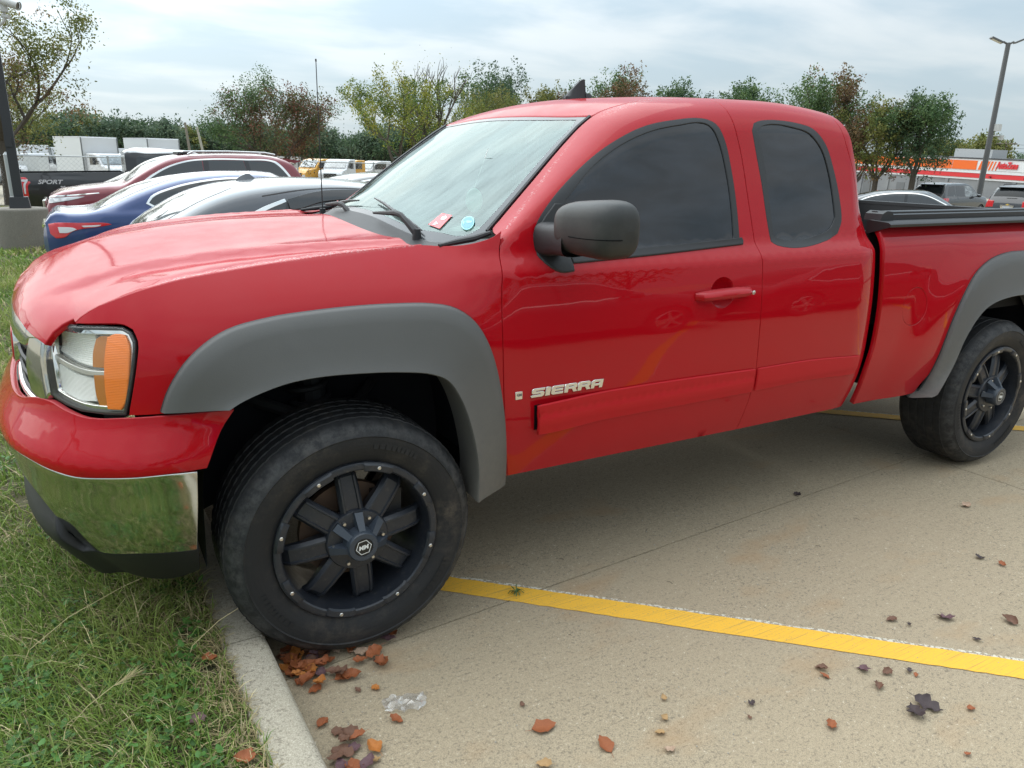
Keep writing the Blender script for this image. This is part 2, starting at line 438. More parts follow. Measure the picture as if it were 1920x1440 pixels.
# ---------------------------------------------------------------- materials
def red_paint(name, base, dust_sheen=.10):
    m = mat(name, base, rough=.45, coat=1.0, coat_r=.02, spec=.0)
    k = NT(m); g = k.n('ShaderNodeNewGeometry'); sx = k.n('ShaderNodeSeparateXYZ', {0: g.outputs['Normal']})
    up = k.n('ShaderNodeMapRange', {0: sx.outputs[2], 1: .35, 2: .95, 3: 0., 4: 1.}).outputs[0]
    n = k.noise(9, 6, .6); n2 = k.noise(170, 3, .6); px = k.n('ShaderNodeSeparateXYZ', {0: k.pos()})
    # dusty oxidised clear coat and a painted-in sky sheen pale the parts that face up; mud haze low on the sides
    low = k.n('ShaderNodeMapRange', {0: px.outputs[2], 1: .74, 2: .45, 3: 0., 4: .05}).outputs[0]
    d = k.math('ADD', k.math('MULTIPLY', up, dust_sheen*2.2), low)
    d = k.math('MULTIPLY', d, k.math('ADD', k.math('MULTIPLY', n, .9), .5))
    sp = k.ramp(n2, (.70, 0.0), (.76, .35))
    d2 = k.math('MINIMUM', k.math('ADD', d, k.math('MULTIPLY', sp, k.math('MULTIPLY', low, 9.0))), .8)
    # lacquer flaking off along the windscreen pillar and the outer edge of the hood
    fl = None
    for a_, b_, w_ in (((.60, .125, 1.372), (1.06, .325, 1.762), .016), ((-.50, .11, 1.262), (.28, .155, 1.335), .020), ((1.10, .30, 1.80), (1.60, .42, 1.865), .05)):
        A = Vector(a_); D = (Vector(b_)-A); Ln = D.length; D.normalize(); pv = k.n('ShaderNodeVectorMath', {0: k.pos(), 1: tuple(A)}, operation='SUBTRACT').outputs[0]
        cr_ = k.n('ShaderNodeVectorMath', {0: k.n('ShaderNodeVectorMath', {0: pv, 1: tuple(D)}, operation='CROSS_PRODUCT').outputs[0]}, operation='LENGTH').outputs['Value']
        al = k.n('ShaderNodeVectorMath', {0: pv, 1: tuple(D)}, operation='DOT_PRODUCT').outputs['Value']
        m1 = k.math('MULTIPLY', k.ramp(k.math('DIVIDE', cr_, w_), (.3, 1.), (1., 0.)), k.math('MULTIPLY', k.math('GREATER_THAN', al, 0.0), k.math('LESS_THAN', al, Ln)))
        fl = m1 if fl is None else k.math('MAXIMUM', fl, m1)
    fl = k.math('MULTIPLY', fl, k.ramp(k.noise(120, 5, .75), (.52, 0.), (.60, .50)))
    d2 = k.math('MAXIMUM', d2, fl)
    c = k.mix(fl, k.mix(d2, base, (.27, .195, .205)), (.62, .50, .48)) if True else k.mix(d2, base, (.27, .195, .205)); k.l(c, k.b.inputs['Base Color'])
    # flaked clear coat: a ragged pale edge where the lacquer has peeled
    k.l(k.math('ADD', k.math('MULTIPLY', d, .35), .02), k.b.inputs['Coat Roughness'])
    k.l(k.math('MAXIMUM', k.math('SUBTRACT', 1.0, k.math('MULTIPLY', d, 2.2)), .35), k.b.inputs['Coat Weight'])
    k.b.inputs['Coat IOR'].default_value = 1.37
    b = k.n('ShaderNodeBump', {'Height': k.noise(420, 2, .5), 'Strength': .012, 'Distance': .002}); k.l(b.outputs[0], k.b.inputs['Normal'])
    w = k.n('ShaderNodeBump', {'Height': k.noise(5.5, 2, .4), 'Strength': .05, 'Distance': .012}); k.l(w.outputs[0], k.b.inputs['Coat Normal'])
    return m
RED = red_paint('red_paint', (.40, .0040, .0095))
REDP = mat('red_plastic', (.47, .007, .013), rough=.5, coat=.15, coat_r=.25, spec=.2)
BLACK = mat('black_plastic', (.018, .018, .019), rough=.55)
DARK = mat('dark_void', (.006, .006, .007), rough=.9, spec=.1)
RUBBER = mat('window_rubber', (.022, .023, .025), rough=.42)
def grey_flare():
    m = mat('faded_grey_plastic', (.13, .13, .125), rough=.5, spec=.4); k = NT(m)
    n = k.noise(3.0, 5, .6); n2 = k.noise(40, 4, .7); px = k.n('ShaderNodeSeparateXYZ', {0: k.pos()})
    low = k.n('ShaderNodeMapRange', {0: px.outputs[2], 1: .95, 2: .5, 3: 0., 4: .5}).outputs[0]
    c = k.mix(k.math('MULTIPLY', n, .5), (.090, .090, .086), (.135, .132, .126)); c = k.mix(k.math('MULTIPLY', low, n2), c, (.24, .215, .18))
    k.l(c, k.b.inputs['Base Color']); k.bump(k.noise(260, 3, .6), .12, .003); return m
FLARE = grey_flare()
CHROME = mat('chrome', (.78, .78, .76), rough=.06, metal=1)
def chrome_dull():
    m = mat('bumper_chrome', (.62, .62, .58), rough=.07, metal=1); k = NT(m)
    k.l(k.ramp(k.noise(60, 5, .7), (.3, .05), (.75, .16)), k.b.inputs['Roughness'])
    k.l(k.ramp(k.noise(90, 4, .6), (.66, (.62, .62, .58)), (.74, (.50, .46, .40))), k.b.inputs['Base Color']); return m
CHROMED = chrome_dull()
def tinted():
    m = mat('tinted_glass', (.003, .005, .009), rough=.015, spec=.55, coat=.08, coat_r=.015, IOR=1.52); k = NT(m)
    n = k.noise(5, 5, .6, k.pos(scale=(.6, 1, 2.4)), .4)
    k.l(k.ramp(n, (.40, (.001, .003, .006)), (.66, (.013, .018, .026))), k.b.inputs['Base Color'])
    w = k.n('ShaderNodeBump', {'Height': k.noise(3.2, 1, .4), 'Strength': .12, 'Distance': .01}); k.l(w.outputs[0], k.b.inputs['Normal']); return m
TINT = tinted()
def windshield_mat():
    m = mat('windshield_glass', (.62, .78, .72), rough=.02, spec=.8, IOR=1.6); k = NT(m)
    # see-through, mirror-like, with a streaked pale green diffuse film
    st = k.noise(3.2, 5, .62, k.pos(scale=(1.2, 7, 1.2), rot=(0, 0, .35)), .6)
    film = k.ramp(st, (.32, .10), (.70, .42))
    tr = k.n('ShaderNodeBsdfTransparent', {'Color': (.72, .86, .81, 1)})
    gl = k.n('ShaderNodeBsdfGlossy', {'Color': (.60, .68, .66, 1), 'Roughness': .05})
    df = k.n('ShaderNodeBsdfDiffuse', {'Color': (.33, .405, .385, 1)})
    fr = k.n('ShaderNodeFresnel', {'IOR': 1.75})
    a = k.n('ShaderNodeMixShader', {0: film, 1: tr.outputs[0], 2: df.outputs[0]})
    fa = k.math('MINIMUM', k.math('MULTIPLY', fr.outputs[0], 1.15), 1.0)
    b = k.n('ShaderNodeMixShader', {0: fa, 1: a.outputs[0], 2: gl.outputs[0]})
    k.l(b.outputs[0], k.o.inputs['Surface']); return m
WSG = windshield_mat()
def clear_lens(name, tint, film, fcol):
    m = mat(name, tint, rough=.05); k = NT(m)
    tr = k.n('ShaderNodeBsdfTransparent', {'Color': (*tint, 1)}); gl = k.n('ShaderNodeBsdfGlossy', {'Roughness': .03})
    df = k.n('ShaderNodeBsdfDiffuse', {'Color': (*fcol, 1)}); fr = k.n('ShaderNodeFresnel', {'IOR': 1.5})
    f = k.math('MULTIPLY', k.noise(6, 4, .6), film*2)
    a = k.n('ShaderNodeMixShader', {0: f, 1: tr.outputs[0], 2: df.outputs[0]})
    b = k.n('ShaderNodeMixShader', {0: k.math('MINIMUM', fr.outputs[0], .09), 1: a.outputs[0], 2: gl.outputs[0]})
    k.l(b.outputs[0], k.o.inputs['Surface']); return m
LENS = clear_lens('clouded_headlight_lens', (1.0, 1.0, .98), .02, (.85, .85, .72))
def ribbed(name, col, rough, sc, st, metal=0., ax=1):
    m = mat(name, col, rough=rough, metal=metal); k = NT(m)
    w = k.n('ShaderNodeTexWave', {'Vector': k.pos(), 'Scale': sc}, bands_direction=('X', 'Y', 'Z')[ax]); k.bump(w.outputs['Fac'], st, .004); return m
REFL = ribbed('headlight_reflector', (.92, .92, .86), .35, 60, .4, .0, 2)
REFLV = ribbed('headlight_reflector_ribbed', (.93, .93, .90), .3, 90, .5, .0, 2)
AMBER = ribbed('amber_plastic', (.95, .22, .006), .25, 70, .25, 0, 2)
AMBER.node_tree.nodes['Principled BSDF'].inputs['Coat Weight'].default_value = .6
AMBERD = mat('amber_dark', (.50, .17, .012), rough=.2, coat=.6)
def tyre_mat():
    m = mat('tyre_rubber', (.017, .017, .018), rough=.62, spec=.35); k = NT(m)
    n = k.noise(5, 6, .65); n2 = k.noise(26, 6, .75)
    f = k.math('MULTIPLY', k.ramp(n, (.46, 0.), (.72, 1.)), k.ramp(n2, (.42, .0), (.68, .8)))
    c = k.mix(k.math('MULTIPLY', f, .7), (.016, .0165, .018), (.13, .105, .08))
    r = k.n('ShaderNodeVectorMath', {0: k.pos(scale=(1, 0, 1))}, operation='LENGTH').outputs['Value']
    scuff = k.math('MULTIPLY', k.ramp(r, (.355, 0.), (.372, 1.), (.388, 1.), (.405, .25)), k.ramp(n2, (.40, .0), (.62, .5)))
    c = k.mix(scuff, c, (.085, .085, .085)); k.l(c, k.b.inputs['Base Color'])
    w = k.n('ShaderNodeTexWave', {'Vector': r, 'Scale': 24.0}); 
    k.bump(k.math('ADD', k.math('MULTIPLY', w.outputs['Fac'], .25), k.noise(180, 3, .6)), .12, .004); return m
TYRE = tyre_mat()
def rim_mat():
    m = mat('satin_black_alloy', (.020, .023, .030), rough=.34, spec=.55); k = NT(m)
    n = k.noise(60, 5, .75); k.l(k.ramp(n, (.56, (.018, .021, .028)), (.78, (.075, .070, .062))), k.b.inputs['Base Color'])
    k.l(k.ramp(k.noise(25, 4), (.3, .28), (.8, .5)), k.b.inputs['Roughness']); return m
RIM = rim_mat()
CAPM = mat('hub_cap_black', (.040, .050, .066), rough=.38, spec=.5)
STEEL = mat('bolt_steel', (.62, .60, .56), rough=.28, metal=1)
RUST = mat('rusty_brake_disc', (.20, .13, .09), rough=.6, metal=.6)
LINER = mat('arch_liner', (.012, .013, .017), rough=.8, spec=.2)
WHITEP = mat('white_print', (.75, .75, .72), rough=.5)
SILVER = mat('badge_silver', (.70, .70, .68), rough=.14, metal=1)
SILVD = mat('badge_top_grey', (.20, .21, .24), rough=.25, metal=.8)
GREYP = mat('grey_interior', (.16, .17, .17), rough=.7)
# ================================================================ the red pickup
truck = empty('pickup_truck', label='red extended cab pickup truck with grey wheel arch flares in the foreground', cat='pickup truck')
FE = [(-.78, 1.144), (-.7612, 1.1608), (-.735, 1.1777), (-.6425, 1.2171), (-.5118, 1.2517), (-.277, 1.2842), (-.0388, 1.3065), (.3035, 1.3271)]
_fe = [W(*p) for p in FE]
_hy = curve(*[(p[0], p[1]) for p in _fe]); _hz = curve(*[(p[0], p[2]) for p in _fe])
def HDc(x, y):
    """bonnet surface tied to the top edge of each wing"""
    yy = min(y, 2*YC-y); p = HD(x, y)
    xe = max(x, _fe[0][0]); ye = _hy(xe)
    dz = _hz(xe)-HD(xe, ye)[2]
    return (x, y, p[2]+dz*math.exp(-max(0, yy-ye)/.16))
def mirp(outer, c=YC): return [(a, 2*c-b) for a, b in outer][::-1]
# --- outlines shared by neighbouring panels
D_FRONT = [(.5907, .4847), (.553, .66), (.5400, .80), (.5325, .99), (.5335, 1.1538), (.549, 1.27), (.5732, 1.3712)]
D_MID = [(1.660, S2(1.66)-.006), (1.676, 1.7655), (1.7049, 1.6366), (1.7298, 1.4498), (1.7480, 1.3017), (1.752, 1.25), (1.7560, 1.1352), (1.7605, .9575), (1.7671, .7715), (1.765, .6749), (1.7517, .4749)]
R_BACK = [(2.315, S2(2.315)-.006), (2.345, 1.732), (2.395, 1.587), (2.435, 1.403), (2.4585, 1.2354), (2.4756, 1.0658), (2.484, .8886), (2.479, .7347), (2.465, .6122), (2.43, .4758)]
def seam_top(x0, x1, n=10): return [(x0+(x1-x0)*i/n, S2(x0+(x1-x0)*i/n)-.006) for i in range(n+1)]
door = dict(step=.03)
W1O = [(.6934, 1.3528), (.7126, 1.3912), (.7684, 1.4524), (.8458, 1.5198), (.9741, 1.6111), (1.0988, 1.6761), (1.2299, 1.7263), (1.3677, 1.7526), (1.5209, 1.7643), (1.58, 1.7445), (1.616, 1.6916), (1.6429, 1.574), (1.659, 1.4297), (1.6632, 1.2884), (1.2129, 1.2699), (.8381, 1.2568), (.7665, 1.2345), (.7162, 1.2603), (.6981, 1.2996)]
W1G = [(.835, 1.468), (.97, 1.582), (1.11, 1.660), (1.245, 1.709), (1.38, 1.736), (1.525, 1.749), (1.562, 1.730), (1.592, 1.678), (1.620, 1.5634), (1.634, 1.4297), (1.635, 1.3065), (1.2215, 1.2892), (.841, 1.2752), (.8248, 1.2949)]
W2O = [(1.7777, 1.7287), (1.7938, 1.7549), (1.835, 1.7674), (2.0707, 1.764), (2.1486, 1.7449), (2.2184, 1.6875), (2.262, 1.5809), (2.291, 1.4566), (2.2942, 1.3653), (2.265, 1.3157), (2.1957, 1.2907), (1.8707, 1.2797), (1.8445, 1.295), (1.831, 1.3745), (1.811, 1.5337), (1.7906, 1.6489)]
W2G = [(1.803, 1.728), (1.838, 1.7505), (2.055, 1.7476), (2.130, 1.7271), (2.195, 1.6691), (2.2342, 1.5693), (2.2558, 1.4339), (2.2598, 1.3816), (2.2261, 1.3393), (2.1777, 1.318), (1.8818, 1.3044), (1.8585, 1.3201), (1.8453, 1.4699), (1.826, 1.6393)]
# --- front wing
wing = [(.5907, .4847)]+D_FRONT[1:]+[(.5419, 1.3507), (.4949, 1.3355), (.4402, 1.3254), (.3692, 1.3233)]+FE[::-1] + \
    [(-.73, 1.147), (-.674, 1.151), (-.611, 1.151), (-.585, 1.140), (-.571, 1.112), (-.575, 1.056), (-.590, .984), (-.609, .909), (-.49, .912), (-.36, .912)] + \
    [(-.385, .935), (-.30, .985), (-.2, 1.01), (-.1, 1.018), (.02, 1.015), (.14, 1.005), (.26, .985), (.34, .95), (.39, .88), (.425, .78), (.45, .67), (.462, .59), (.468, .485)]
fender = panel('fender', W, wing, RED, truck, step=.03, thick=.02, gap=.0028)
mb = MB(); mb.tube([(W(a, b)[0], W(a, b)[1]+.006, W(a, b)[2]-.020) for a, b in FE], .008, 6); mb.build('hood_gap_shade', DARK, truck)  # dark strip laid under the hood gap to paint its shade
# --- doors
CUP = [(1.535+.064*math.cos(a), 1.108+.060*math.sin(a)) for a in [2*math.pi*k/20 for k in range(20)]]
fd = panel('door', G, D_FRONT[:-1]+[(.5732, 1.3712), (.590, S2(.590)-.006)]+seam_top(.62, 1.62, 12)+D_MID, RED, truck, holes=[W1O, CUP], step=.03, gap=.003)
rdp = panel('door', G, D_MID[::-1][:-1]+seam_top(1.66, 2.315, 8)[0:]+R_BACK[1:], RED, truck, holes=[W2O], step=.03, gap=.003)
def frame_of(name, o, g, par): return panel(name, G, o, RUBBER, par, holes=[g], off=.0012, step=.03, gap=-.001, thick=.007, bev=.002)
frame_of('window_frame', W1O, W1G, fd); frame_of('window_frame', W2O, W2G, rdp)
panel('window', G, W1G, TINT, fd, off=-.0035, step=.035, gap=-.006, thick=.004)
panel('window', G, W2G, TINT, rdp, off=-.004, step=.035, gap=-.006, thick=.004)
# belt moulding strip under the front window
panel('belt_strip', G, [(.83, 1.2555), (1.25, 1.270), (1.673, 1.2895), (1.676, 1.300), (1.672, 1.3105), (1.25, 1.2905), (.83, 1.2755)], BLACK, fd, off=.009, step=.03, thick=.01, gap=0, bev=.004)
# side mouldings; the front one is working loose at its front end
def mold_off(u, v): return .013+.020*sst(1.0, .69, u)-.005*sst(.70, .665, v)-.003*math.exp(-((v-.735)/.008)**2)
panel('side_moulding', G, [(.667, .768), (.80, .772), (1.10, .775), (1.36, .7735), (1.752, .7665), (1.757, .667), (1.3767, .6655), (1.0274, .6640), (.7615, .660), (.679, .661)], REDP, fd, off=mold_off, step=.02, thick=.012, gap=0, bev=.004)
panel('side_moulding', G, [(1.776, .7665), (2.1084, .7665), (2.452, .748), (2.448, .662), (2.1347, .674), (1.781, .6695)], REDP, rdp, off=lambda u, v: .010-.004*sst(.70, .67, v), step=.02, thick=.008, gap=0, bev=.004)
mb = MB(); patch(mb, G, [(.663, .766), (.70, .766), (.70, .668), (.670, .668)], off=.004, thick=.004, step=.03, bev=.001); mb.build('moulding_gap_shade', DARK, fd)  # dark patch standing in for the shade behind the loose moulding end
# --- door handle: recess cup, grip, lock
def cup_off(u, v):
    r = min(1, ((u-1.535)/.0645)**2+((v-1.108)/.0605)**2)
    return -.030*(1-r)**.6-.001
panel('handle_recess', G, CUP, RED, fd, off=cup_off, step=.012, thick=.003, gap=-.001)
hnd = MB()
rows = []
for i in range(17):
    t = i/16; x = 1.388+t*.296; z = 1.1010+t*.0055; y = f_side(x, z)
    h = .019+.004*math.sin(math.pi*t)-.004*abs(2*t-1)**6; d = .040*min(1, math.sin(math.pi*min(1, max(0, t)))*3.5)**.5 if 0 < t < 1 else .004
    rows.append([(x, y-d*(.9*max(-.1, math.cos(a))+.12), z+h*math.sin(a)) for a in [2*math.pi*k/16 for k in range(16)]])
hnd.loft(rows, close_u=True); hnd.add(rows[0], [tuple(range(16))]); hnd.add(rows[-1], [tuple(range(16))[::-1]])
hn = hnd.build('door_handle', RED, fd)
mb = MB(); mb.lathe([(.0001, -.0455), (.006, -.046), (.0085, -.0445), (.0085, -.03)], 20, (1.666, f_side(1.666, 1.1)+.004, 1.1065)); mb.build('lock_barrel', SILVER, hn)
# gap round the handle cup, as a dark groove on the skin
def ring(name, mp, cx, cz, rx, rz, w, m, par, off=.0008, a0=0, a1=2*math.pi, n=48, thick=.0012):
    mb = MB(); A = []; B = []
    for k in range(n+1):
        a = a0+(a1-a0)*k/n
        for rr, q in ((1, A), (0, B)):
            u = cx+(rx+w*rr)*math.cos(a); v = cz+(rz+w*rr)*math.sin(a); p = Vector(mp(u, v)); q.append((p.x, p.y-off, p.z))
    mb.loft([A, B]); return mb.build(name, m, par)
# --- lettering on the door: a small square badge and seven letters
def letter_poly(ch):
    S = {'S': [[(0, .86), (.14, 1), (1, 1), (1, .78), (.28, .78), (.28, .60), (.88, .60), (1, .46), (1, .14), (.86, 0), (0, 0), (0, .22), (.72, .22), (.72, .40), (.12, .40), (0, .54)]],
         'I': [[(0, 0), (.32, 0), (.32, 1), (0, 1)]],
         'E': [[(.14, 1), (1, 1), (1, .78), (.28, .78), (.28, .61), (.95, .61), (.95, .40), (.28, .40), (.28, .22), (1, .22), (1, 0), (.14, 0), (0, .14), (0, .86)]],
         'R': [[(0, 0), (0, 1), (.86, 1), (1, .86), (1, .54), (.88, .42), (1.06, 0), (.76, 0), (.58, .40), (.28, .40), (.28, .60), (.72, .60), (.72, .78), (.28, .78), (.28, .605), (.275, .605), (.275, 0)]],
         'A': [[(0, 0), (0, .80), (.20, 1), (1, 1), (1, 0), (.72, 0), (.72, .30), (.28, .30), (.28, .50), (.72, .50), (.72, .78), (.30, .78), (.28, .76), (.28, .505), (.275, .505), (.275, 0)]]}
    return S[ch]
x = .647; hgt = .030
def badge_z(x): return .7965+(x-.647)*.0
for ch in 'SIERRA':
    wdt = {'I': .018, 'S': .052, 'E': .050, 'R': .052, 'A': .050}[ch]
    for poly in letter_poly(ch):
        sc = wdt/(1 if ch != 'I' else .32)
        pts = [(x+a*sc+b*.006, badge_z(x)+b*hgt) for a, b in poly]
        mb = MB(); patch(mb, G, pts, off=.006, thick=.006, gap=0, step=.02, bev=.0012, smooth=False); lo = mb.build('badge_letter', SILVER, fd)
    x += wdt+.0065
mb = MB(); patch(mb, G, [(.586, .797), (.612, .797), (.612, .823), (.586, .823)], off=.003, thick=.003, gap=0, step=.02, smooth=False)
bg_ = mb.build('maker_badge', SILVER, fd)
for s_, x0 in (('GM', .590),):
    me = text_mesh(s_, .013, .0003, .0004); mesh_obj('badge_letters', me, SILVD, bg_, Matrix.Translation((x0, f_side(.6, .81)-.0042, .8055)) @ Matrix.Rotation(rad(90), 4, 'X'))
# --- cab rear corner
XE = curve((.40, 2.45), (.6, 2.500), (.8, 2.518), (1.1, 2.512), (1.3, 2.495), (1.45, 2.465), (1.6, 2.430), (1.75, 2.385), (1.9, 2.35))
cc = [(2.43, .4758)]+R_BACK[::-1][1:]+[(2.345, S2(2.345)-.006), (2.385, 1.75), (2.430, 1.6), (2.465, 1.45), (2.495, 1.3), (2.512, 1.1), (2.518, .8), (2.500, .6), (2.47, .476)]
panel('cab_corner', G, cc, RED, truck, step=.02, thick=.03)
# --- roof with its rear edge
YR0 = lambda x: YE_(x)-.000
rf = [(1.105, YR0(1.105)+.004)]+[(x_, YR0(x_)+.002) for x_ in (1.2, 1.35, 1.6, 1.9, 2.1, 2.3, 2.335)]
fr = [(1.075, .5), (1.052, .75), (1.045, YC)]
back = [(2.37, .45), (2.395, .6), (2.405, YC)]
half = rf+back
roof_o = half+[(a, 2*YC-b) for a, b in (rf+back[:-1])[::-1]]+[(a, 2*YC-b) for a, b in fr[:-1]]+fr[::-1]
roof = panel('roof', T, roof_o, RED, truck, step=.05, thick=.05, gap=.0, bev=.004, side=1)
# --- windscreen
wb = [(.345, YC), (.355, .8), (.385, .5), (.43, .33), (.515, YE_(.515)+.03)]
ws = [(x_, YE_(x_)+.006) for x_ in (.565, .60, .68, .75, .85, .95, 1.03, 1.098)]
wt = [(1.070, .5), (1.047, .75), (1.040, YC)]
h1 = wb+ws+wt
ws_o = h1+[(a, 2*YC-b) for a, b in (wb+ws+wt)[::-1][1:-1]]
wscreen = panel('windshield', T, ws_o, WSG, truck, step=.06, thick=.005, gap=.003, off=-.004)
g1 = [(.375, YC), (.385, .8), (.42, .5), (.475, .36), (.515, .275), (.56, .252), (.62, .262)]+[(x_, YE_(x_)+.045) for x_ in (.68, .75, .85, .95, 1.03)]+[(1.062, YE_(1.06)+.06), (1.038, .55), (1.017, .75), (1.010, YC)]
g_o = g1+[(a, 2*YC-b) for a, b in g1[::-1][1:-1]]
panel('glass_border', T, ws_o, mat('ceramic_border', (.035, .038, .042), rough=.22), wscreen, holes=[g_o], step=.04, thick=.001, gap=.004, off=-.0025)
for sg_ in (0, 1):
    tr_ = MB(); tr_.tube([T(x_, 2*YC-YE_(x_)-.004 if sg_ else YE_(x_)+.004) for x_ in (.575, .65, .75, .85, .95, 1.03, 1.095)], .0075, 6); tr_.build('windshield_seal', RUBBER, wscreen)
# --- bonnet
hl = [(p[0], p[1]) for p in _fe]
hf = [(_xf(y_)+.004, y_) for y_ in (.26, .35, .5, .7, .86, YC)][::-1]
h_half = hf+[(_xf(.2)+.003, .2), (_fe[0][0]-.003, _fe[0][1]+.02)]+hl+[(.315, .17), (.300, .26), (.285, .5), (.262, .8), (.255, YC)]
h_o = h_half+[(a, 2*YC-b) for a, b in h_half[::-1][1:-1]]
hood = panel('hood', HDc, h_o, RED, truck, step=.035, thick=.02, gap=.0032, bev=.003, corner=50)
# --- cowl under the windscreen
mb = MB(); rows = []
for j in range(5):
    t = j/4; r = []
    for i in range(31):
        y = .115+(2*YC-.23)*i/30; yy = min(y, 2*YC-y)
        xa = .235+.05*sst(.6, .12, yy); za = HDc(xa, y)[2]-.030
        xb = _hermite([.12, .2, .33, .5, .8, YC], [.585, .545, .44, .395, .365, .355], yy); pb = T(xb, max(yy, YE_(xb)) if True else yy)[2]-.004
        if yy < .2: pb = min(pb, 1.335)
        k = t*t*(3-2*t); r.append((xa+(xb-xa)*t, y, za+(pb-za)*(.35*t+.65*k)-.010*math.sin(math.pi*t)))
    rows.append(r)
mb.loft(rows); mb.build('cowl', BLACK, truck)
mb = MB(); mb.tube([(.36, .135, 1.322), (.43, .15, 1.330), (.50, .16, 1.338), (.565, .165, 1.355)], [.006, .010, .011, .008], 8); mb.build('cowl_end', BLACK, truck); mb = MB(); mb.tube([(.36, 2*YC-.135, 1.322), (.43, 2*YC-.15, 1.330), (.50, 2*YC-.16, 1.338), (.565, 2*YC-.165, 1.355)], [.006, .010, .011, .008], 8); mb.build('cowl_end', BLACK, truck)
# --- wipers
def wiper(y0, xb, dy):
    e = empty('wiper'); e.parent = truck
    a = Vector((xb+.07, y0, 1.335)); c = Vector((xb+.035, y0+.08, 1.402)); b = Vector((xb+.015, y0+dy*.75, 1.388)); c1 = c+(b-c)*.12
    m = MB(); m.tube([a+Vector((0, 0, -.03)), a, a.lerp(c, .5), a.lerp(c, .9), c1, c1.lerp(b, .4), b], [.014, .016, .012, .010, .011, .009, .005], 8); m.build('wiper_arm', BLACK, e)
    m = MB(); p = [Vector(T(xb+.085+.012*abs(t), y0+.05+dy*(.5+.62*t)))+Vector((-.006, 0, .010)) for t in (-1, -.5, 0, .5, 1)]
    m.tube(p, [.003, .006, .008, .006, .003], 6); m.build('wiper_blade', RUBBER, e)
    m = MB(); m.tube([a+Vector((0, 0, -.05)), a+Vector((0, 0, .016))], [.020, .014], 12); m.build('wiper_cap', BLACK, e)
wiper(.42, .33, .40); wiper(1.02, .30, .33)
# --- front bumper: painted cap, chrome bar, black valance; all run round to the far side
def both(pts): return pts+[(2*U0-a, b) for a, b in pts[::-1]]
bt = [(-.345, .906), (-.49, .909), (-.604, .906), (-.7243, .898), (-.80, .907), (-.8714, .920), (-.95, .915), (-1.10, .885), (U0+.25, .875)]
bb = [(-.430, .7514), (-.5342, .757), (-.6473, .753), (-.7348, .745), (-.8111, .750), (-.90, .762), (-1.05, .764), (U0+.25, .760)]
capo = bt+[(2*U0-a, b) for a, b in bt[::-1]]+[(2*U0+.4135, .7925), (2*U0+.430, .7514)]+[(2*U0-a, b) for a, b in bb[1:]]+bb[::-1]+[(-.4135, .7925), (-.3837, .8553)]
panel('bumper_cap', WB, capo, RED, truck, step=.022, thick=.02, gap=.001, bev=.002, corner=60)
ct = [(-.456, .742), (-.5342, .750), (-.6473, .746), (-.7348, .738), (-.8111, .743), (-.90, .755), (-1.05, .757), (U0+.25, .753)]
cb = [(-.481, .474), (-.6097, .480), (-.7925, .452), (-.85, .455), (-.885, .53), (-.925, .60), (-1.0, .645), (-1.15, .655), (U0+.25, .655)]
cho = ct+[(2*U0-a, b) for a, b in ct[::-1]]+[(2*U0-a, b) for a, b in cb]+cb[::-1]+[(-.4637, .6329)]
panel('chrome_bumper', WB, cho, CHROMED, truck, step=.022, thick=.02, gap=.0, bev=.004, corner=60)
vt = [(-.478, .470), (-.6097, .476), (-.7925, .448), (-.853, .452), (-.890, .53), (-.93, .598), (-1.0, .643), (U0+.25, .653)]
vb = [(-.490, .375), (-.56, .347), (-.70, .330), (-.80, .335), (-.95, .36), (U0+.25, .37)]
panel('valance', WB, vt+[(2*U0-a, b) for a, b in vt[::-1]]+[(2*U0-a, b) for a, b in vb]+vb[::-1], BLACK, truck, off=lambda u, v: .002+.034*sst(-.80, -.90, u)*sst(.60, .50, v)-.03*sst(.50, .62, v)*sst(-.85, -.92, u), step=.03, thick=.03, gap=.0, bev=.004, corner=60)
# --- headlight
REFLB = mat('lamp_bar_satin', (.60, .60, .57), rough=.2, metal=.6)
hle = empty('headlight'); hle.parent = truck
LO = [(-.9579, 1.136), (-.8519, 1.140), (-.7765, 1.141), (-.735, 1.144), (-.6794, 1.147), (-.616, 1.147), (-.591, 1.135), (-.578, 1.1112), (-.5813, 1.056), (-.5963, .9837), (-.6163, .909), (-.6686, .9065), (-.7568, .9064), (-.82, .915), (-.890, .930), (-.898, .995), (-.924, 1.0806)]
mb = MB(); patch(mb, W, LO, off=-.050, step=.03, thick=.03, gap=.01); mb.build('lamp_bowl', REFL, hle)
panel('trim_ring', W, LO, BLACK, hle, holes=[shrink(cmr(LO, .03)[::1] if area(cmr(LO, .03)) > 0 else cmr(LO, .03)[::-1], .008)], off=-.004, step=.03, gap=.0008, thick=.03, smooth=False)
LI = cmr(LO, .03); LI = LI if area(LI) > 0 else LI[::-1]
panel('chrome_bezel', W, shrink(LI, .009), CHROME, hle, holes=[shrink(LI, .019)], off=-.016, step=.03, gap=0, thick=.02, smooth=False)
panel('amber_marker', W, [(-.662, 1.118), (-.640, 1.127), (-.612, 1.126), (-.600, 1.10), (-.600, 1.05), (-.606, 1.00), (-.618, .945), (-.632, .925), (-.668, .924), (-.671, .99), (-.668, 1.06)], AMBER, hle, off=-.006, step=.02, thick=.012, gap=0, bev=.003)
panel('amber_reflector', W, [(-.714, 1.112), (-.700, 1.120), (-.668, 1.123), (-.669, 1.06), (-.671, 1.036), (-.722, 1.034), (-.722, 1.075)], AMBERD, hle, off=-.022, step=.02, thick=.012, gap=.0)
panel('amber_reflector', W, [(-.720, 1.010), (-.671, 1.014), (-.671, .96), (-.668, .926), (-.708, .926), (-.716, .95)], AMBERD, hle, off=-.022, step=.02, thick=.012, gap=.0)
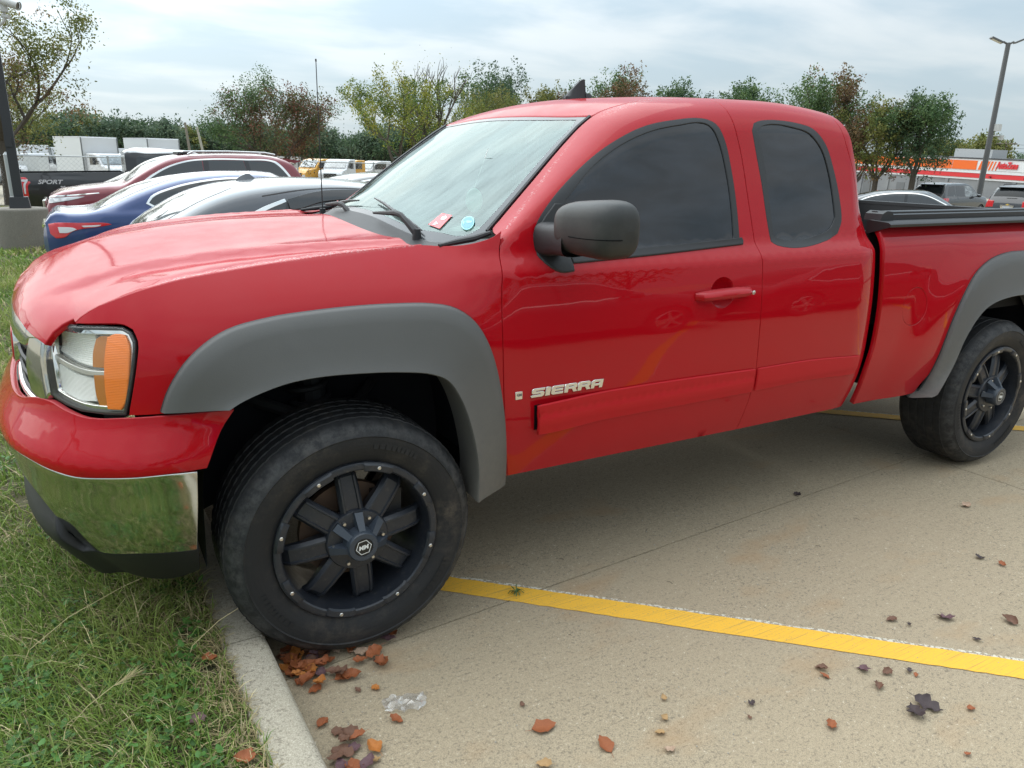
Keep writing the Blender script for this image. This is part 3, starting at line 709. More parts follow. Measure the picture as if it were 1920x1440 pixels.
panel('lamp_bar', W, [(-.90, 1.048), (-.84, 1.034), (-.78, 1.024), (-.74, 1.020), (-.683, 1.022), (-.683, 1.014), (-.74, 1.010), (-.79, 1.014), (-.85, 1.024), (-.90, 1.038)], REFLB, hle, off=-.022, step=.02, thick=.02, gap=.0, bev=.003)
panel('reflector_bowl', W, [(-.90, 1.128), (-.735, 1.132), (-.728, 1.035), (-.79, 1.040), (-.85, 1.052), (-.90, 1.060)], REFL, hle, off=lambda u, v: -.030-.015*math.sin(max(0, min(1, (v-1.03)/.1))*math.pi), step=.015, thick=.01, gap=0)
panel('reflector_bowl', W, [(-.875, 1.020), (-.80, 1.003), (-.728, .998), (-.724, .935), (-.80, .930), (-.868, .942)], REFLV, hle, off=-.028, step=.02, thick=.01, gap=0)
panel('headlight_lens', W, LO, LENS, hle, step=.03, gap=.006, thick=.01, bev=.004)
# --- grille: chrome brow, side columns, dark opening, bars and three big letters
ge = empty('grille'); ge.parent = truck
def gx(u, v): return W(u, v, 0)
brow = [(-.905, 1.146), (-1.0, 1.128), (-1.2, 1.118), (U0, 1.112)]; browb = [(-.905, 1.090), (-.985, 1.080), (-1.03, 1.055), (-1.2, 1.050), (U0, 1.048)]
panel('chrome_brow', W, brow+[(2*U0-a, b) for a, b in brow[::-1][1:]]+[(2*U0-a, b) for a, b in browb[:-1]]+browb[::-1], CHROME, ge, off=lambda u, v: .004+.010*math.sin(max(0, min(1, (v-1.045)/.095))*math.pi), step=.02, thick=.03, gap=0, bev=.004, corner=60)
for sgn in (0, 1):
    c = [(-.905, 1.088), (-.985, 1.078), (-1.0, 1.00), (-.985, .93), (-.93, .918), (-.893, .925), (-.903, 1.0)]
    if sgn: c = [(2*U0-a, b) for a, b in c]
    panel('chrome_column', W, c, CHROMED, ge, off=.010, step=.02, thick=.04, gap=0, bev=.006)
inn = [(-.98, 1.06), (-.98, .90), (-1.1, .868), (U0, .862), (2*U0+1.1, .868), (2*U0+.98, .90), (2*U0+.98, 1.06), (U0, 1.06)]
panel('grille_opening', W, inn, DARK, ge, off=-.05, step=.04, thick=.01, gap=0)
for zb in (.895, .94, .985, 1.03):
    mb = MB(); mb.tube([W(-1.0+(2*(U0+1.0))*i/14, zb, -.018) for i in range(15)], .008, 6); mb.build('grille_bar', BLACK, ge)
mb = MB(); mb.tube([W(-.97+(2*(U0+.97))*i/14, .905-.03*sst(-.97, -1.15, -abs(-.97+(2*(U0+.97))*i/14-U0)+U0-.0 if False else -1.1), -.012) for i in range(15)], .011, 8); mb.build('lower_chrome_bar', CHROME, ge)
GL = {'G': [(1, .8), (.85, 1), (.15, 1), (0, .85), (0, .15), (.15, 0), (.85, 0), (1, .15), (1, .55), (.5, .55), (.5, .38), (.74, .38), (.74, .22), (.27, .22), (.27, .78), (1, .78)],
      'M': [(0, 0), (0, 1), (.3, 1), (.5, .55), (.7, 1), (1, 1), (1, 0), (.76, 0), (.76, .6), (.58, .2), (.42, .2), (.24, .6), (.24, 0)],
      'C': [(1, .78), (.85, 1), (.15, 1), (0, .85), (0, .15), (.15, 0), (.85, 0), (1, .22), (.27, .22), (.27, .78)]}
REDL = mat('emblem_red', (.45, .01, .015), rough=.3, coat=.5)
for ch, uc in (('G', U0+.20), ('M', U0), ('C', U0-.20)):
    for m_, o_, th, g_ in ((CHROME, .002, .03, -.006), (REDL, .006, .01, .004)):
        pts = [(uc+.085-a*.17, .925+b*.115) for a, b in GL[ch]]
        mb = MB(); patch(mb, W, pts, off=o_, thick=th, gap=g_, step=.03, smooth=False)
        mb.build('emblem_letter', m_, ge)
# --- wheel-arch flares
FO = [(-.5289, .9196), (-.5078, .9746), (-.459, 1.0483), (-.4015, 1.0981), (-.336, 1.1312), (-.2327, 1.1517), (-.1101, 1.161), (.0184, 1.1651), (.1535, 1.1631), (.2775, 1.1542), (.3499, 1.1374), (.4133, 1.0951), (.4653, 1.0194), (.5041, .9133), (.5304, .7852), (.5530, .637), (.580, .4589)]
FI = [(-.3619, .9192), (-.3352, .934), (-.2762, .9554), (-.2012, .9738), (-.1091, .9812), (.019, .9768), (.1371, .9657), (.2433, .9458), (.2984, .9178), (.3398, .8585), (.3748, .7707), (.3992, .6724), (.4099, .5932), (.4106, .5223), (.4100, .47)]
def resample(p, n):
    d = [0]
    for i in range(1, len(p)): d.append(d[-1]+math.dist(p[i-1], p[i]))
    o = []
    for k in range(n):
        t = d[-1]*k/(n-1); i = 0
        while i < len(p)-2 and d[i+1] < t: i += 1
        q = (t-d[i])/(d[i+1]-d[i]); o.append((p[i][0]+(p[i+1][0]-p[i][0])*q, p[i][1]+(p[i+1][1]-p[i][1])*q))
    return o
def flare(name, FO, FI, label=None, parent=None, yout=.068):
    o = resample(cmr(FO, .02, False), 72); q = resample(cmr(FI, .02, False), 72); rows = []
    for a, b in zip(o, q):
        ya = W(a[0], a[1])[1]; r = []
        for t, e in ((-.012, .000), (-.012, -.008), (0, -.013), (.03, -.022), (.25, -.034), (.55, -.046), (.80, -.056), (.93, -.064), (.985, -yout), (1.0, -yout+.004), (1.005, -yout+.014), (1.0, -.03), (.985, .02), (.97, .09)):
            x = a[0]+(b[0]-a[0])*t; z = a[1]+(b[1]-a[1])*t
            base = ya*(1-min(1, max(0, t)))**1.0 if t < 1 else 0
            r.append((x, base*1.0+e+(.002 if t < 0 else 0), z))
        rows.append(r)
    mb = MB(); mb.loft(rows); mb.add(rows[0], [tuple(range(len(rows[0])))]); mb.add(rows[-1], [tuple(range(len(rows[0])))[::-1]])
    f_ = mb.build(name, FLARE, parent or truck, angle=50)
    sb_ = MB(); sb_.tube([(r[2][0], r[2][1]+.012, r[2][2]) for r in rows], .0045, 6); sb_.build('edge_seal', RUBBER, f_)
    return f_
flare('arch_flare', FO, FI)
RO = [(2.955, .4662), (3.0205, .4906), (3.0504, .6078), (3.0807, .7608), (3.1198, .8815), (3.1844, 1.0078), (3.259, 1.0972), (3.3717, 1.1568), (3.5052, 1.1846), (3.62, 1.190)]
RI = [(2.985, .4900), (3.03, .4950), (3.0695, .5508), (3.1341, .6587), (3.1788, .7637), (3.2457, .8579), (3.3159, .9157), (3.4022, .9452), (3.5206, .962), (3.62, .966)]
mR = lambda p: p+[(7.24-a, b) for a, b in p[::-1][1:]]
flare('arch_flare', mR(RO), mR(RI))
# --- bed side
RA = [(a-.03 if a < 3.62 else a, b+.03) for a, b in RI]
bedo = [(2.5425, .4803), (2.5400, .6768), (2.5560, .808), (2.558, .9618), (2.552, 1.1114), (2.546, 1.2332), (2.556, 1.338), (3.2, 1.343), (3.9, 1.345), (4.80, 1.340), (4.83, 1.2), (4.83, .62), (4.6, .55), (4.27, .50), (4.235, .50)] + \
    [(7.24-a, b) for a, b in RA[1:]]+RA[::-1][1:-1]+[(2.99, .483)]
fuelc = [(2.812+.092*math.cos(a), .957+.094*math.sin(a)) for a in [2*math.pi*k/28 for k in range(28)]]
bed = panel('bed_side', W, bedo, RED, truck, holes=[fuelc], step=.035, thick=.025, gap=.001)
panel('fuel_door', W, fuelc, RED, bed, off=-.0012, step=.03, thick=.012, gap=.0035)
mb = MB(); mb.lathe([(.0001, -.012), (.010, -.011), (.016, -.004), (.018, .004)], 16, (2.896, .012, .957)); mb.build('fuel_door_catch', RED, bed)
# --- what the panels hide: dark inner shell, arches, chassis
mb = MB()
def f_in(x, z): return f_side(x, z)+.035
rows = []
for i in range(30):
    x = .45+2.03*i/29; rows.append([(x, f_side(x, z)+.045, z) for z in (.50, .6, .7, .8, .9, 1.0, 1.1, 1.2, 1.255)])
mb.loft(rows)
for yy in (1,):
    mb.loft([[(p[0], 2*YC-p[1], p[2]) for p in r] for r in rows])
mb.box((1.47, YC, .53), (2.0, 1.86, .06)); mb.box((3.7, YC, .60), (2.2, 1.7, .05)); mb.box((-.1, YC, .95), (1.0, .9, .34))
mb.box((2.05, .62, .50), (5.2, .10, .14)); mb.box((2.05, 1.41, .50), (5.2, .10, .14)); mb.box((.56, YC, .95), (.05, 1.86, .62)); mb.box((-.72, YC, .80), (.10, 1.45, .5))
mb.box((.0, YC, .35), (.12, 1.4, .10)); mb.box((3.62, YC, .42), (.14, 1.4, .14)); mb.box((2.46, YC, .9), (.03, 1.8, .8)); mb.box((-.56, .32, .96), (.03, .36, .30)); mb.box((-.56, 1.71, .96), (.03, .36, .30))
mb.build('chassis', DARK, truck)
def liner(name, prof, x0):
    mb = MB(); A = [(a, .035, b) for a, b in prof]; mb.loft([[(p[0], y, p[2]) for p in A] for y in (.03, .1, .25, .42)]); 
    mb.loft([[(p[0], .42, p[2]) for p in A], [(x0, .44, .55) for p in A]])
    return mb.build(name, LINER, truck)
lp = [(-.455, .40), (-.43, .75), (-.37, .92), (-.28, 1.0), (-.1, 1.06), (.1, 1.06), (.28, 1.01), (.38, .93), (.44, .80), (.47, .60), (.475, .42)]
liner('arch_liner', cmr(lp, .05, False), 0)
liner('arch_liner', cmr([(a+3.62, b) for a, b in [(-.60, .44), (-.55, .65), (-.45, .88), (-.3, 1.0), (0, 1.06), (.3, 1.0), (.45, .88), (.55, .65), (.60, .44)]], .05, False), 3.62)
# suspension seen through the front arch
mb = MB(); mb.tube([(.0, .33, .42), (-.02, .40, .90)], .045, 10); mb.tube([(-.26, .45, .80), (.02, .20, .72), (.22, .45, .80)], .022, 8); mb.tube([(-.3, .5, .62), (-.02, .18, .33), (.25, .5, .40)], .03, 8)
pts = [(.065*math.cos(a)+.0-.001*a, .34+.065*math.sin(a)+.0012*a, .55+.0078*a) for a in [k*.42 for k in range(90)]]
mb.tube(pts, .010, 6); mb.build('suspension', mat('suspension_grime', (.02, .02, .022), rough=.7), truck)
# --- bed: floor, inner walls, rails, tailgate
BEDL = mat('bed_liner', (.020, .020, .021), rough=.75)
mb = MB(); mb.box((3.69, YC, .86), (2.26, 1.72, .03)); mb.box((3.69, .155, 1.08), (2.26, .03, .46)); mb.box((3.69, 2*YC-.155, 1.08), (2.26, .03, .46)); mb.box((2.585, YC, 1.08), (.03, 1.70, .46))
for k in range(6): mb.box((3.69, .45+.22*k, .885), (2.2, .07, .02))
mb.build('bed_liner', BEDL, truck)
tg = empty('tailgate'); tg.parent = truck
mb = MB(); mb.box((4.80, YC, 1.05), (.05, 1.80, .56)); mb.build('tailgate_skin', RED, tg)
mb = MB(); mb.box((4.764, YC, 1.06), (.016, 1.72, .56)); mb.box((4.795, YC, 1.336), (.085, 1.84, .022)); mb.build('tailgate_cap', BLACK, tg)
def rail(y, s):
    mb = MB()
    prof = [(-.055, .000), (-.058, .012), (-.045, .020), (.055, .026), (.065, .018), (.065, -.04)]
    mb.loft([[(x, y+s*a, 1.338+b) for a, b in prof] for x in (2.545, 2.6, 3.2, 3.8, 4.5, 4.83)]); mb.add([(2.545, y+s*a, 1.338+b) for a, b in prof], [tuple(range(6))])
    return mb.build('bed_rail', BLACK, truck)
rail(.072, 1); rail(2*YC-.072, -1)
RAILM = mat('tonneau_rail', (.030, .031, .033), rough=.32, metal=.3)
for y, s in ((.135, 1), (2*YC-.135, -1)):
    mb = MB(); P = [(-.030, -.012), (-.030, .010), (-.022, .014), (-.010, .014), (-.010, .022), (-.004, .026), (.022, .026), (.028, .02), (.028, -.03)]
    mb.loft([[(x, y+s*a, 1.376+b) for a, b in P] for x in (2.60, 4.78)]); mb.add([(2.60, y+s*a, 1.376+b) for a, b in P], [tuple(range(9))]); t_ = mb.build('tonneau_rail', RAILM, truck)
    mb = MB(); mb.prism([(2.575, 1.362), (2.585, 1.392), (2.615, 1.405), (2.655, 1.402), (2.675, 1.372), (2.665, 1.352)], y-.045, y+.045); mb.build('rail_end_bracket', BLACK, t_)
# --- cab back panel and rear window
mb = MB(); rows = []
for j in range(13):
    z = .55+1.27*j/12; xe = XE(z); ye = f_side(min(xe-.003, 2.52), min(z, 1.70))+.004
    if z > 1.70: ye += (z-1.70)*1.3
    rows.append([(xe-.006+.03*(1-((i/12)*2-1)**2), ye+(2*YC-2*ye)*i/12, z) for i in range(13)])
mb.loft(rows); mb.build('cab_back', RED, truck)
mb = MB(); mb.box((2.452, YC, 1.53), (.012, 1.25, .34), Matrix.Rotation(rad(-13), 3, 'Y')); mb.build('rear_window', TINT, truck)
# --- interior seen through the windscreen
ie = empty('interior'); ie.parent = truck
mb = MB(); rows = []
for j, (x, z) in enumerate(((.36, 1.29), (.50, 1.315), (.70, 1.325), (.86, 1.30), (.90, 1.22), (.88, 1.0))): rows.append([(x+.05*abs(i/10*2-1)*(1 if j < 3 else 0), .20+(2*YC-.40)*i/10, z+.012*math.cos((i/10*2-1)*1.5)) for i in range(11)])
mb.loft(rows); mb.build('dashboard', mat('dashboard_vinyl', (.10, .105, .10), rough=.7), ie)
def seat(y):
    s = empty('seat'); s.parent = truck
    mb = MB(); mb.box((1.42, y, .93), (.50, .50, .16)); mb.box((1.70, y, 1.25), (.14, .50, .62), Matrix.Rotation(rad(14), 3, 'Y')); o = mb.build('seat_cushion', GREYP, s)
    b = o.modifiers.new('bevel', 'BEVEL'); b.width = .04; b.segments = 3
    mb = MB(); mb.box((1.80, y, 1.62), (.09, .26, .17)); o = mb.build('headrest', GREYP, s); b = o.modifiers.new('bevel', 'BEVEL'); b.width = .03; b.segments = 3
seat(.55); seat(1.48)
mb = MB(); c_ = Vector((.98, .55, 1.20)); R_w = Matrix.Rotation(rad(-62), 3, 'Y')
mb.tube([c_+R_w @ Vector((.19*math.cos(a), .19*math.sin(a), 0)) for a in [2*math.pi*k/28 for k in range(29)]], .015, 8, cap=False); mb.tube([c_+R_w @ Vector((-.18, 0, 0)), c_-Vector((.03, 0, .02)), c_+R_w @ Vector((.18, 0, 0))], .02, 6); mb.tube([c_+R_w @ Vector((0, -.18, 0)), c_+R_w @ Vector((0, .18, 0))], .02, 6)
mb.build('steering_wheel', BLACK, ie)
mb = MB(); mb.box((1.80, YC, 1.80), (1.1, 1.1, .02)); mb.box((1.12, YC, 1.66), (.03, .24, .07)); mb.build('headliner', mat('headliner_cloth', (.35, .35, .33), rough=.9), ie)
# --- door mirror
me_ = empty('door_mirror'); me_.parent = fd
def sgnp(v, p): return math.copysign(abs(v)**p, v)
rows = []
for i in range(21):
    t = -math.pi/2+math.pi*i/20; r = []
    for k in range(32):
        a = 2*math.pi*k/32
        X = sgnp(math.cos(t), .55)*sgnp(math.cos(a), .75); Y = sgnp(math.sin(t), .6); Z = sgnp(math.cos(t), .55)*sgnp(math.sin(a), .62)
        # tapered towards the door, flat glass side to the rear
        w = .5-.5*Y; hz = .100*(.86+.14*w)*(1-.10*max(0, Z)*(1-w)); xx = .085*(X if X < 0 else X*.55)
        r.append((.785+xx+.030*Y*0-.05*(Y*.5)+(.025*w if X > 0 else -.0*w), -.148+.134*Y, 1.392+hz*Z+.012*Y*0))
    rows.append(r)
mb = MB(); mb.loft(rows, close_u=True); MIRB = mat('mirror_black_weathered', (.038, .039, .038), rough=.5)
k_ = NT(MIRB); k_.l(k_.ramp(k_.noise(7, 6, .65), (.35, (.020, .021, .020)), (.75, (.046, .045, .041))), k_.b.inputs['Base Color']); k_.bump(k_.noise(240, 2), .1, .002)
mb.build('mirror_cap', MIRB, me_)
mb = MB(); mb.loft([[(.785-.0885*1.02*math.cos(a)*(1 if math.cos(a) > 0 else .62)-.002, -.155+.1285*math.sin(a), 1.366+dz) for a in [2*math.pi*k/40 for k in range(41)]] for dz in (-.0015, .0015)]); mb.build('mirror_seam', DARK, me_)
mb = MB()
mb.loft([[(.745+.045*sgnp(math.cos(a), .6)*s1, y, zc+.045*s2*sgnp(math.sin(a), .55)) for a in [2*math.pi*k/20 for k in range(20)]] for y, s1, s2, zc in ((.080, 1.25, 1.35, 1.335), (.04, 1.1, 1.2, 1.338), (.0, 1.05, 1.15, 1.342), (-.04, 1.1, 1.15, 1.345), (-.09, 1.2, 1.2, 1.348))], close_u=True)
mb.build('mirror_arm', BLACK, me_)
panel('mirror_base', G, [(.700, 1.285), (.704, 1.345), (.735, 1.395), (.79, 1.45), (.82, 1.45), (.822, 1.26), (.822, 1.232), (.768, 1.232), (.722, 1.258)], BLACK, me_, off=.008, step=.03, thick=.01, gap=0, bev=.005)
mb = MB(); mb.box((.837, -.160, 1.395), (.004, .19, .15)); mb.build('mirror_glass', CHROME, me_)
# --- aerials
mb = MB(); mb.tube([(.448, 1.80, 1.30), (.449, 1.80, 1.335)], .016, 10); mb.tube([(.449, 1.80, 1.33), (.451, 1.80, 1.7), (.453, 1.80, 2.045)], [.0032, .0026, .0022], 6); mb.tube([(.453, 1.80, 2.04), (.453, 1.80, 2.052)], .004, 6); mb.build('mast_antenna', BLACK, truck)
mb = MB(); q_ = Vector(T(1.48, YC)); rows = []
for x, z0, z1, w in ((-.075, .0, .004, .012), (-.05, .0, .030, .022), (-.02, .0, .058, .026), (.005, 0, .082, .022), (.028, 0, .092, .018), (.033, 0, .088, .017), (.036, 0, .030, .020), (.062, 0, .030, .018), (.075, 0, .024, .012)):
    rows.append([(q_.x+x, q_.y-w*1.2, q_.z+z0-.012), (q_.x+x, q_.y-w, q_.z+z0+.010), (q_.x+x, q_.y-min(w, .008), q_.z+z1), (q_.x+x, q_.y+min(w, .008), q_.z+z1), (q_.x+x, q_.y+w, q_.z+z0+.01), (q_.x+x, q_.y+w*1.2, q_.z+z0-.012)])
mb.loft(rows); mb.add(rows[0], [tuple(range(6))]); mb.add(rows[-1], [tuple(range(6))]); mb.build('roof_antenna', BLACK, truck)
# --- stickers on the windscreen
def sticker(name, cx, cy, w, h, rot, m, par, off, n=4, lab=None):
    pts = []
    if n == 4: c = [(-w, -h), (w, -h), (w, h), (-w, h)]
    else: c = [(w*math.cos(2*math.pi*k/n), h*math.sin(2*math.pi*k/n)) for k in range(n)]
    for a, b in c: pts.append((cx+a*math.cos(rot)-b*math.sin(rot), cy+a*math.sin(rot)+b*math.cos(rot)))
    mb = MB(); patch(mb, T, pts, off=off, thick=.0006, step=.03, gap=0, smooth=False, bev=.0002)
    o = mb.build(name, m, par)
    if lab: o['label'] = lab
    return o
RS = mat('sticker_red', (.75, .055, .06), rough=.3, coat=.4); WSK = mat('sticker_white', (.80, .80, .82), rough=.4); TEAL = mat('sticker_teal', (.05, .26, .34), rough=.3, coat=.3); TEAL2 = mat('sticker_pale_teal', (.22, .55, .60), rough=.3, coat=.3)
def flat_on_glass(name, pts, m, off, par, lab=None):
    mb = MB(); patch(mb, T, pts, off=off, thick=.0006, step=.03, gap=0, smooth=False, bev=.0002); o = mb.build(name, m, par)
    if lab: o['label'] = lab
    return o
rs_ = flat_on_glass('sticker', [(.459, .45), (.520, .461), (.537, .408), (.475, .385)], RS, .0012, wscreen, 'red windshield sticker with two white patches')
sticker('sticker_print', .511, .425, .011, .013, rad(20), WSK, rs_, .0022, 5); sticker('sticker_print', .478, .426, .011, .012, rad(50), WSK, rs_, .0022, 3)
el_ = lambda a_, b_, n: [(.552+a_*(math.cos(t)*.5+math.sin(t)*.10), .311+b_*(math.sin(t)*1.0)) for t in [2*math.pi*k/n for k in range(n)]]
ts_ = flat_on_glass('sticker', el_(.046, .036, 28), TEAL2, .0012, wscreen, 'round teal windshield sticker')
flat_on_glass('sticker_print', el_(.039, .030, 24), TEAL, .0020, ts_)
flat_on_glass('sticker_print', [(.548, .320), (.556, .322), (.566, .300), (.560, .296), (.552, .306)], TEAL2, .0028, ts_); flat_on_glass('sticker_print', [(.538, .314), (.545, .322), (.549, .330), (.543, .332)], TEAL2, .0028, ts_)
pm_ = mat('dash_paper', (.62, .78, .70), rough=.6)
mb = MB(); mb.loft([[(.50, .42, 1.342), (.57, .33, 1.345)], [(.62, .50, 1.352), (.68, .38, 1.352)]]); mb.build('paper_sheet', pm_, label='pale sheet of paper lying on the dashboard under the stickers', cat='paper', smooth=False)
mb = MB(); mb.lathe([(.0001, -.003), (.045, -.003), (.048, 0), (.045, .003), (.0001, .003)], 32); mb.v = [(p[0]*.72, p[1], p[2]) for p in mb.v]
of_ = mb.build('freshener_disc', mat('freshener_green', (.40, .72, .60), rough=.5)); oe = empty('air_freshener', (.733, .62, 1.437), rad(-35), label='pale green oval freshener hanging inside the windshield of the red pickup', cat='air freshener'); of_.parent = oe
mb = MB(); mb.tube([(0, 0, .046), (.05, .04, .20)], .0015, 4); mb.build('string', WHITEP, oe)
# --- wheels
def tyre_mesh(R=.410, wd=.275):
    """shoulder lugs, ribs and grooves cut into a 33 inch all-terrain tyre; axis along y, outer face at y = 0"""
    mb = MB(); prof = [(.262, .012), (.268, .004), (.276, -.001), (.290, -.008), (.310, -.016), (.335, -.021), (.356, -.020), (.3600, -.0225), (.3640, -.0185), (.374, -.014), (.386, -.005), (.395, .006), (.402, .018), (.4065, .032)]
    treads = []
    y = .032; n = 300
    for k in range(5):
        w = (wd-.064-.04)/5; treads += [(.410, y+.001), (.410, y+w), (.4055, y+w+.001), (.4055, y+w+.009)]; y += w+.010
    outer = prof+treads
    inner = [(r, wd-yy) for r, yy in prof[::-1]]
    P = outer+inner; rows = []
    for i in range(n):
        a = 2*math.pi*i/n; r_ = []; ph = (i % 5)
        for r, yy in P:
            rr = r
            if r > .372 and (yy < .036 or yy > wd-.036):
                if ph == 0: rr -= .0022*min(1, (r-.372)/.02)
            elif r >= .4099:
                if (i+int(yy*60)*2) % 5 == 0: rr -= .003
            r_.append((rr*math.cos(a), yy, rr*math.sin(a)))
        rows.append(r_)
    mb.loft(rows, close_v=True); return mb
def make_wheel():
    w = empty('wheel')
    tyre_mesh().build('tyre', TYRE, w, angle=28)
    txt = MB()
    # raised sidewall lettering band: short blocks read as moulded writing
    rnd = random.Random(4)
    for a0 in (rad(55), rad(200), rad(310)):
        a = a0
        for k in range(9):
            da = rnd.uniform(.03, .055); 
            q = []
            for rr in (.318, .338):
                for aa in (a, a+da): q.append((rr*math.cos(aa), -.0205-.0012, rr*math.sin(aa)))
            a += da+.014
            txt.add(q, [(0, 1, 3, 2)])
    txt.build('sidewall_blocks', TYRE, w, kind='stuff')
    r = MB()
    # barrel and outer lip
    r.lathe([(.268, .012), (.2715, .000), (.270, -.008), (.262, -.011), (.250, -.010), (.2455, -.006), (.2435, .006), (.238, .030), (.232, .11), (.228, .20), (.235, .255)], 96)
    r.lathe([(.235, .255), (.262, .262)], 64)
    # raised lip segments between bolts
    for k in range(8):
        a = rad(45*k+22.5+8); 
        for da, w_ in ((rad(0), rad(11)),):
            rows = []
            for i in range(9):
                aa = a-w_+2*w_*i/8; e = .0045 if 0 < i < 8 else 0
                rows.append([(rr*math.cos(aa), yy-e, rr*math.sin(aa)) for rr, yy in ((.268, -.008), (.262, -.0125), (.244, -.0115), (.239, -.004))])
            r.loft(rows)
    r.build('rim', RIM, w, angle=30)
    # eight spokes
    for k in range(8):
        a = rad(45*k+8); m = MB(); R3 = Matrix.Rotation(-a, 3, 'Y')
        rows = []
        for rr, y0, hw, dp in ((.085, .012, .036, .06), (.12, .014, .036, .05), (.17, .020, .035, .04), (.215, .030, .034, .035), (.236, .052, .034, .03)):
            rows.append([R3 @ Vector(p) for p in ((rr, y0+dp, -hw*.9), (rr, y0+.012, -hw*1.05), (rr, y0, -hw*.80), (rr, y0-.001, -hw*.62), (rr, y0+.005, -hw*.55), (rr, y0+.005, hw*.55), (rr, y0-.001, hw*.62), (rr, y0, hw*.80), (rr, y0+.012, hw*1.05), (rr, y0+dp, hw*.9))])
        m.loft(rows); m.add(rows[-1], [tuple(range(10))]); m.build('spoke', RIM, w, angle=25)
    h = MB(); h.lathe([(.104, .040), (.104, .012), (.100, .006), (.090, .004), (.060, .001), (.0001, .001)], 48); h.build('hub', RIM, w)
    for k in range(8):
        a = rad(45*k+30.5); m = MB()
        m.lathe([(.0001, -.0185), (.0052, -.0185), (.0070, -.0165), (.0072, -.010)], 6, (.2545*math.cos(a), .0, .2545*math.sin(a))); m.lathe([(.0070, -.0142), (.0102, -.0130), (.0102, -.008)], 12, (.2545*math.cos(a), 0, .2545*math.sin(a))); m.build('rim_bolt', STEEL, w)
    c = MB(); c.lathe([(.0001, -.050), (.028, -.050), (.031, -.048), (.031, -.052), (.046, -.052), (.050, -.047), (.052, -.030), (.052, .0)], 40); cap = c.build('hub_cap', CAPM, w)
    for k in range(5):
        a = rad(90+72*k*5/5 if False else 90+51*(k-2)) ; R3 = Matrix.Rotation(-a, 3, 'Y'); m = MB()
        rows = [[R3 @ Vector(p) for p in ((rr, .004, -hw), (rr, y0, -hw*.8), (rr, y0, hw*.8), (rr, .004, hw))] for rr, y0, hw in ((.045, -.044, .012), (.07, -.024, .0145), (.098, .000, .017))]
        m.loft(rows); m.build('cap_fin', CAPM, w, angle=20)
    for k in range(6):
        a = rad(60*k+5); m = MB(); m.lathe([(.0001, -.006), (.005, -.006), (.006, -.003), (.006, .003)], 10, (.082*math.cos(a), 0, .082*math.sin(a))); m.build('cap_bolt', STEEL, w)
    b = MB(); b.lathe([(.0001, -.0515), (.029, -.0515)], 32); bd = b.build('cap_badge', mat('cap_badge_black', (.01, .01, .01), rough=.3) if 'cap_badge_black' not in bpy.data.materials else bpy.data.materials['cap_badge_black'], w)
    # hexagon outline and two letters
    hx = MB()
    hp = [(math.cos(rad(60*k+12)), math.sin(rad(60*k+12))) for k in range(6)]
    for k in range(6):
        a, b_ = hp[k], hp[(k+1) % 6]
        hx.add([(a[0]*.0265, -.0522, a[1]*.0265), (b_[0]*.0265, -.0522, b_[1]*.0265), (b_[0]*.0240, -.0522, b_[1]*.0240), (a[0]*.0240, -.0522, a[1]*.0240)], [(0, 1, 2, 3)])
    hx.build('badge_outline', WHITEP, w, smooth=False)
    me = text_mesh('MM', .0205, .0002, .0008, shear=.2)
    xs = [v.co.x for v in me.vertices]; zs = [v.co.y for v in me.vertices]; cx_ = (min(xs)+max(xs))/2; cz_ = (min(zs)+max(zs))/2
    mesh_obj('badge_letters', me, WHITEP, w, Matrix.Rotation(rad(-8), 4, 'Y') @ Matrix.Translation((-cx_, -.0523, -cz_)) @ Matrix.Rotation(rad(90), 4, 'X'))
    d = MB(); d.lathe([(.06, .10), (.165, .10), (.165, .125), (.06, .125)], 48); d.build('brake_disc', RUST, w)
    d = MB(); d.box((.12, .11, .05), (.10, .09, .16)); d.lathe([(.0001, .06), (.06, .06), (.07, .12), (.07, .2)], 24); d.build('brake_caliper', BLACK, w)
    return w
wh0 = make_wheel(); wh0.parent = truck; wh0.location = (-.004, -.030, .412); wh0.rotation_euler = (0, rad(2), 0)
w1 = copy_tree(wh0, truck); w1.location = (3.612, -.030, .410); w1.rotation_euler = (0, rad(20), 0)
for x in (-.004, 3.612):
    w2 = copy_tree(wh0, truck); w2.location = (x, 2*YC+.030, .411); w2.rotation_euler = (0, rad(33), math.pi)
# --- far side of the truck
for o in list(truck.children):
    if o.name.split('.')[0] in ('fender', 'door', 'cab_corner', 'headlight', 'arch_flare', 'bed_side', 'arch_liner'): mirror_tree(o, truck, YC, skip=('door_mirror', 'badge_letter', 'badge_letters', 'maker_badge', 'fuel_door_catch'))
mb = MB(); mb.box((4.90, YC, .62), (.14, 1.95, .18)); mb.build('rear_bumper', CHROMED, truck)
for y in (.06, 2*YC-.06):
    mb = MB(); mb.box((4.80, y+(.02 if y < 1 else -.02), 1.08), (.07, .09, .36)); mb.build('tail_light', mat('tail_light_red', (.5, .01, .01), rough=.15, coat=1), truck)
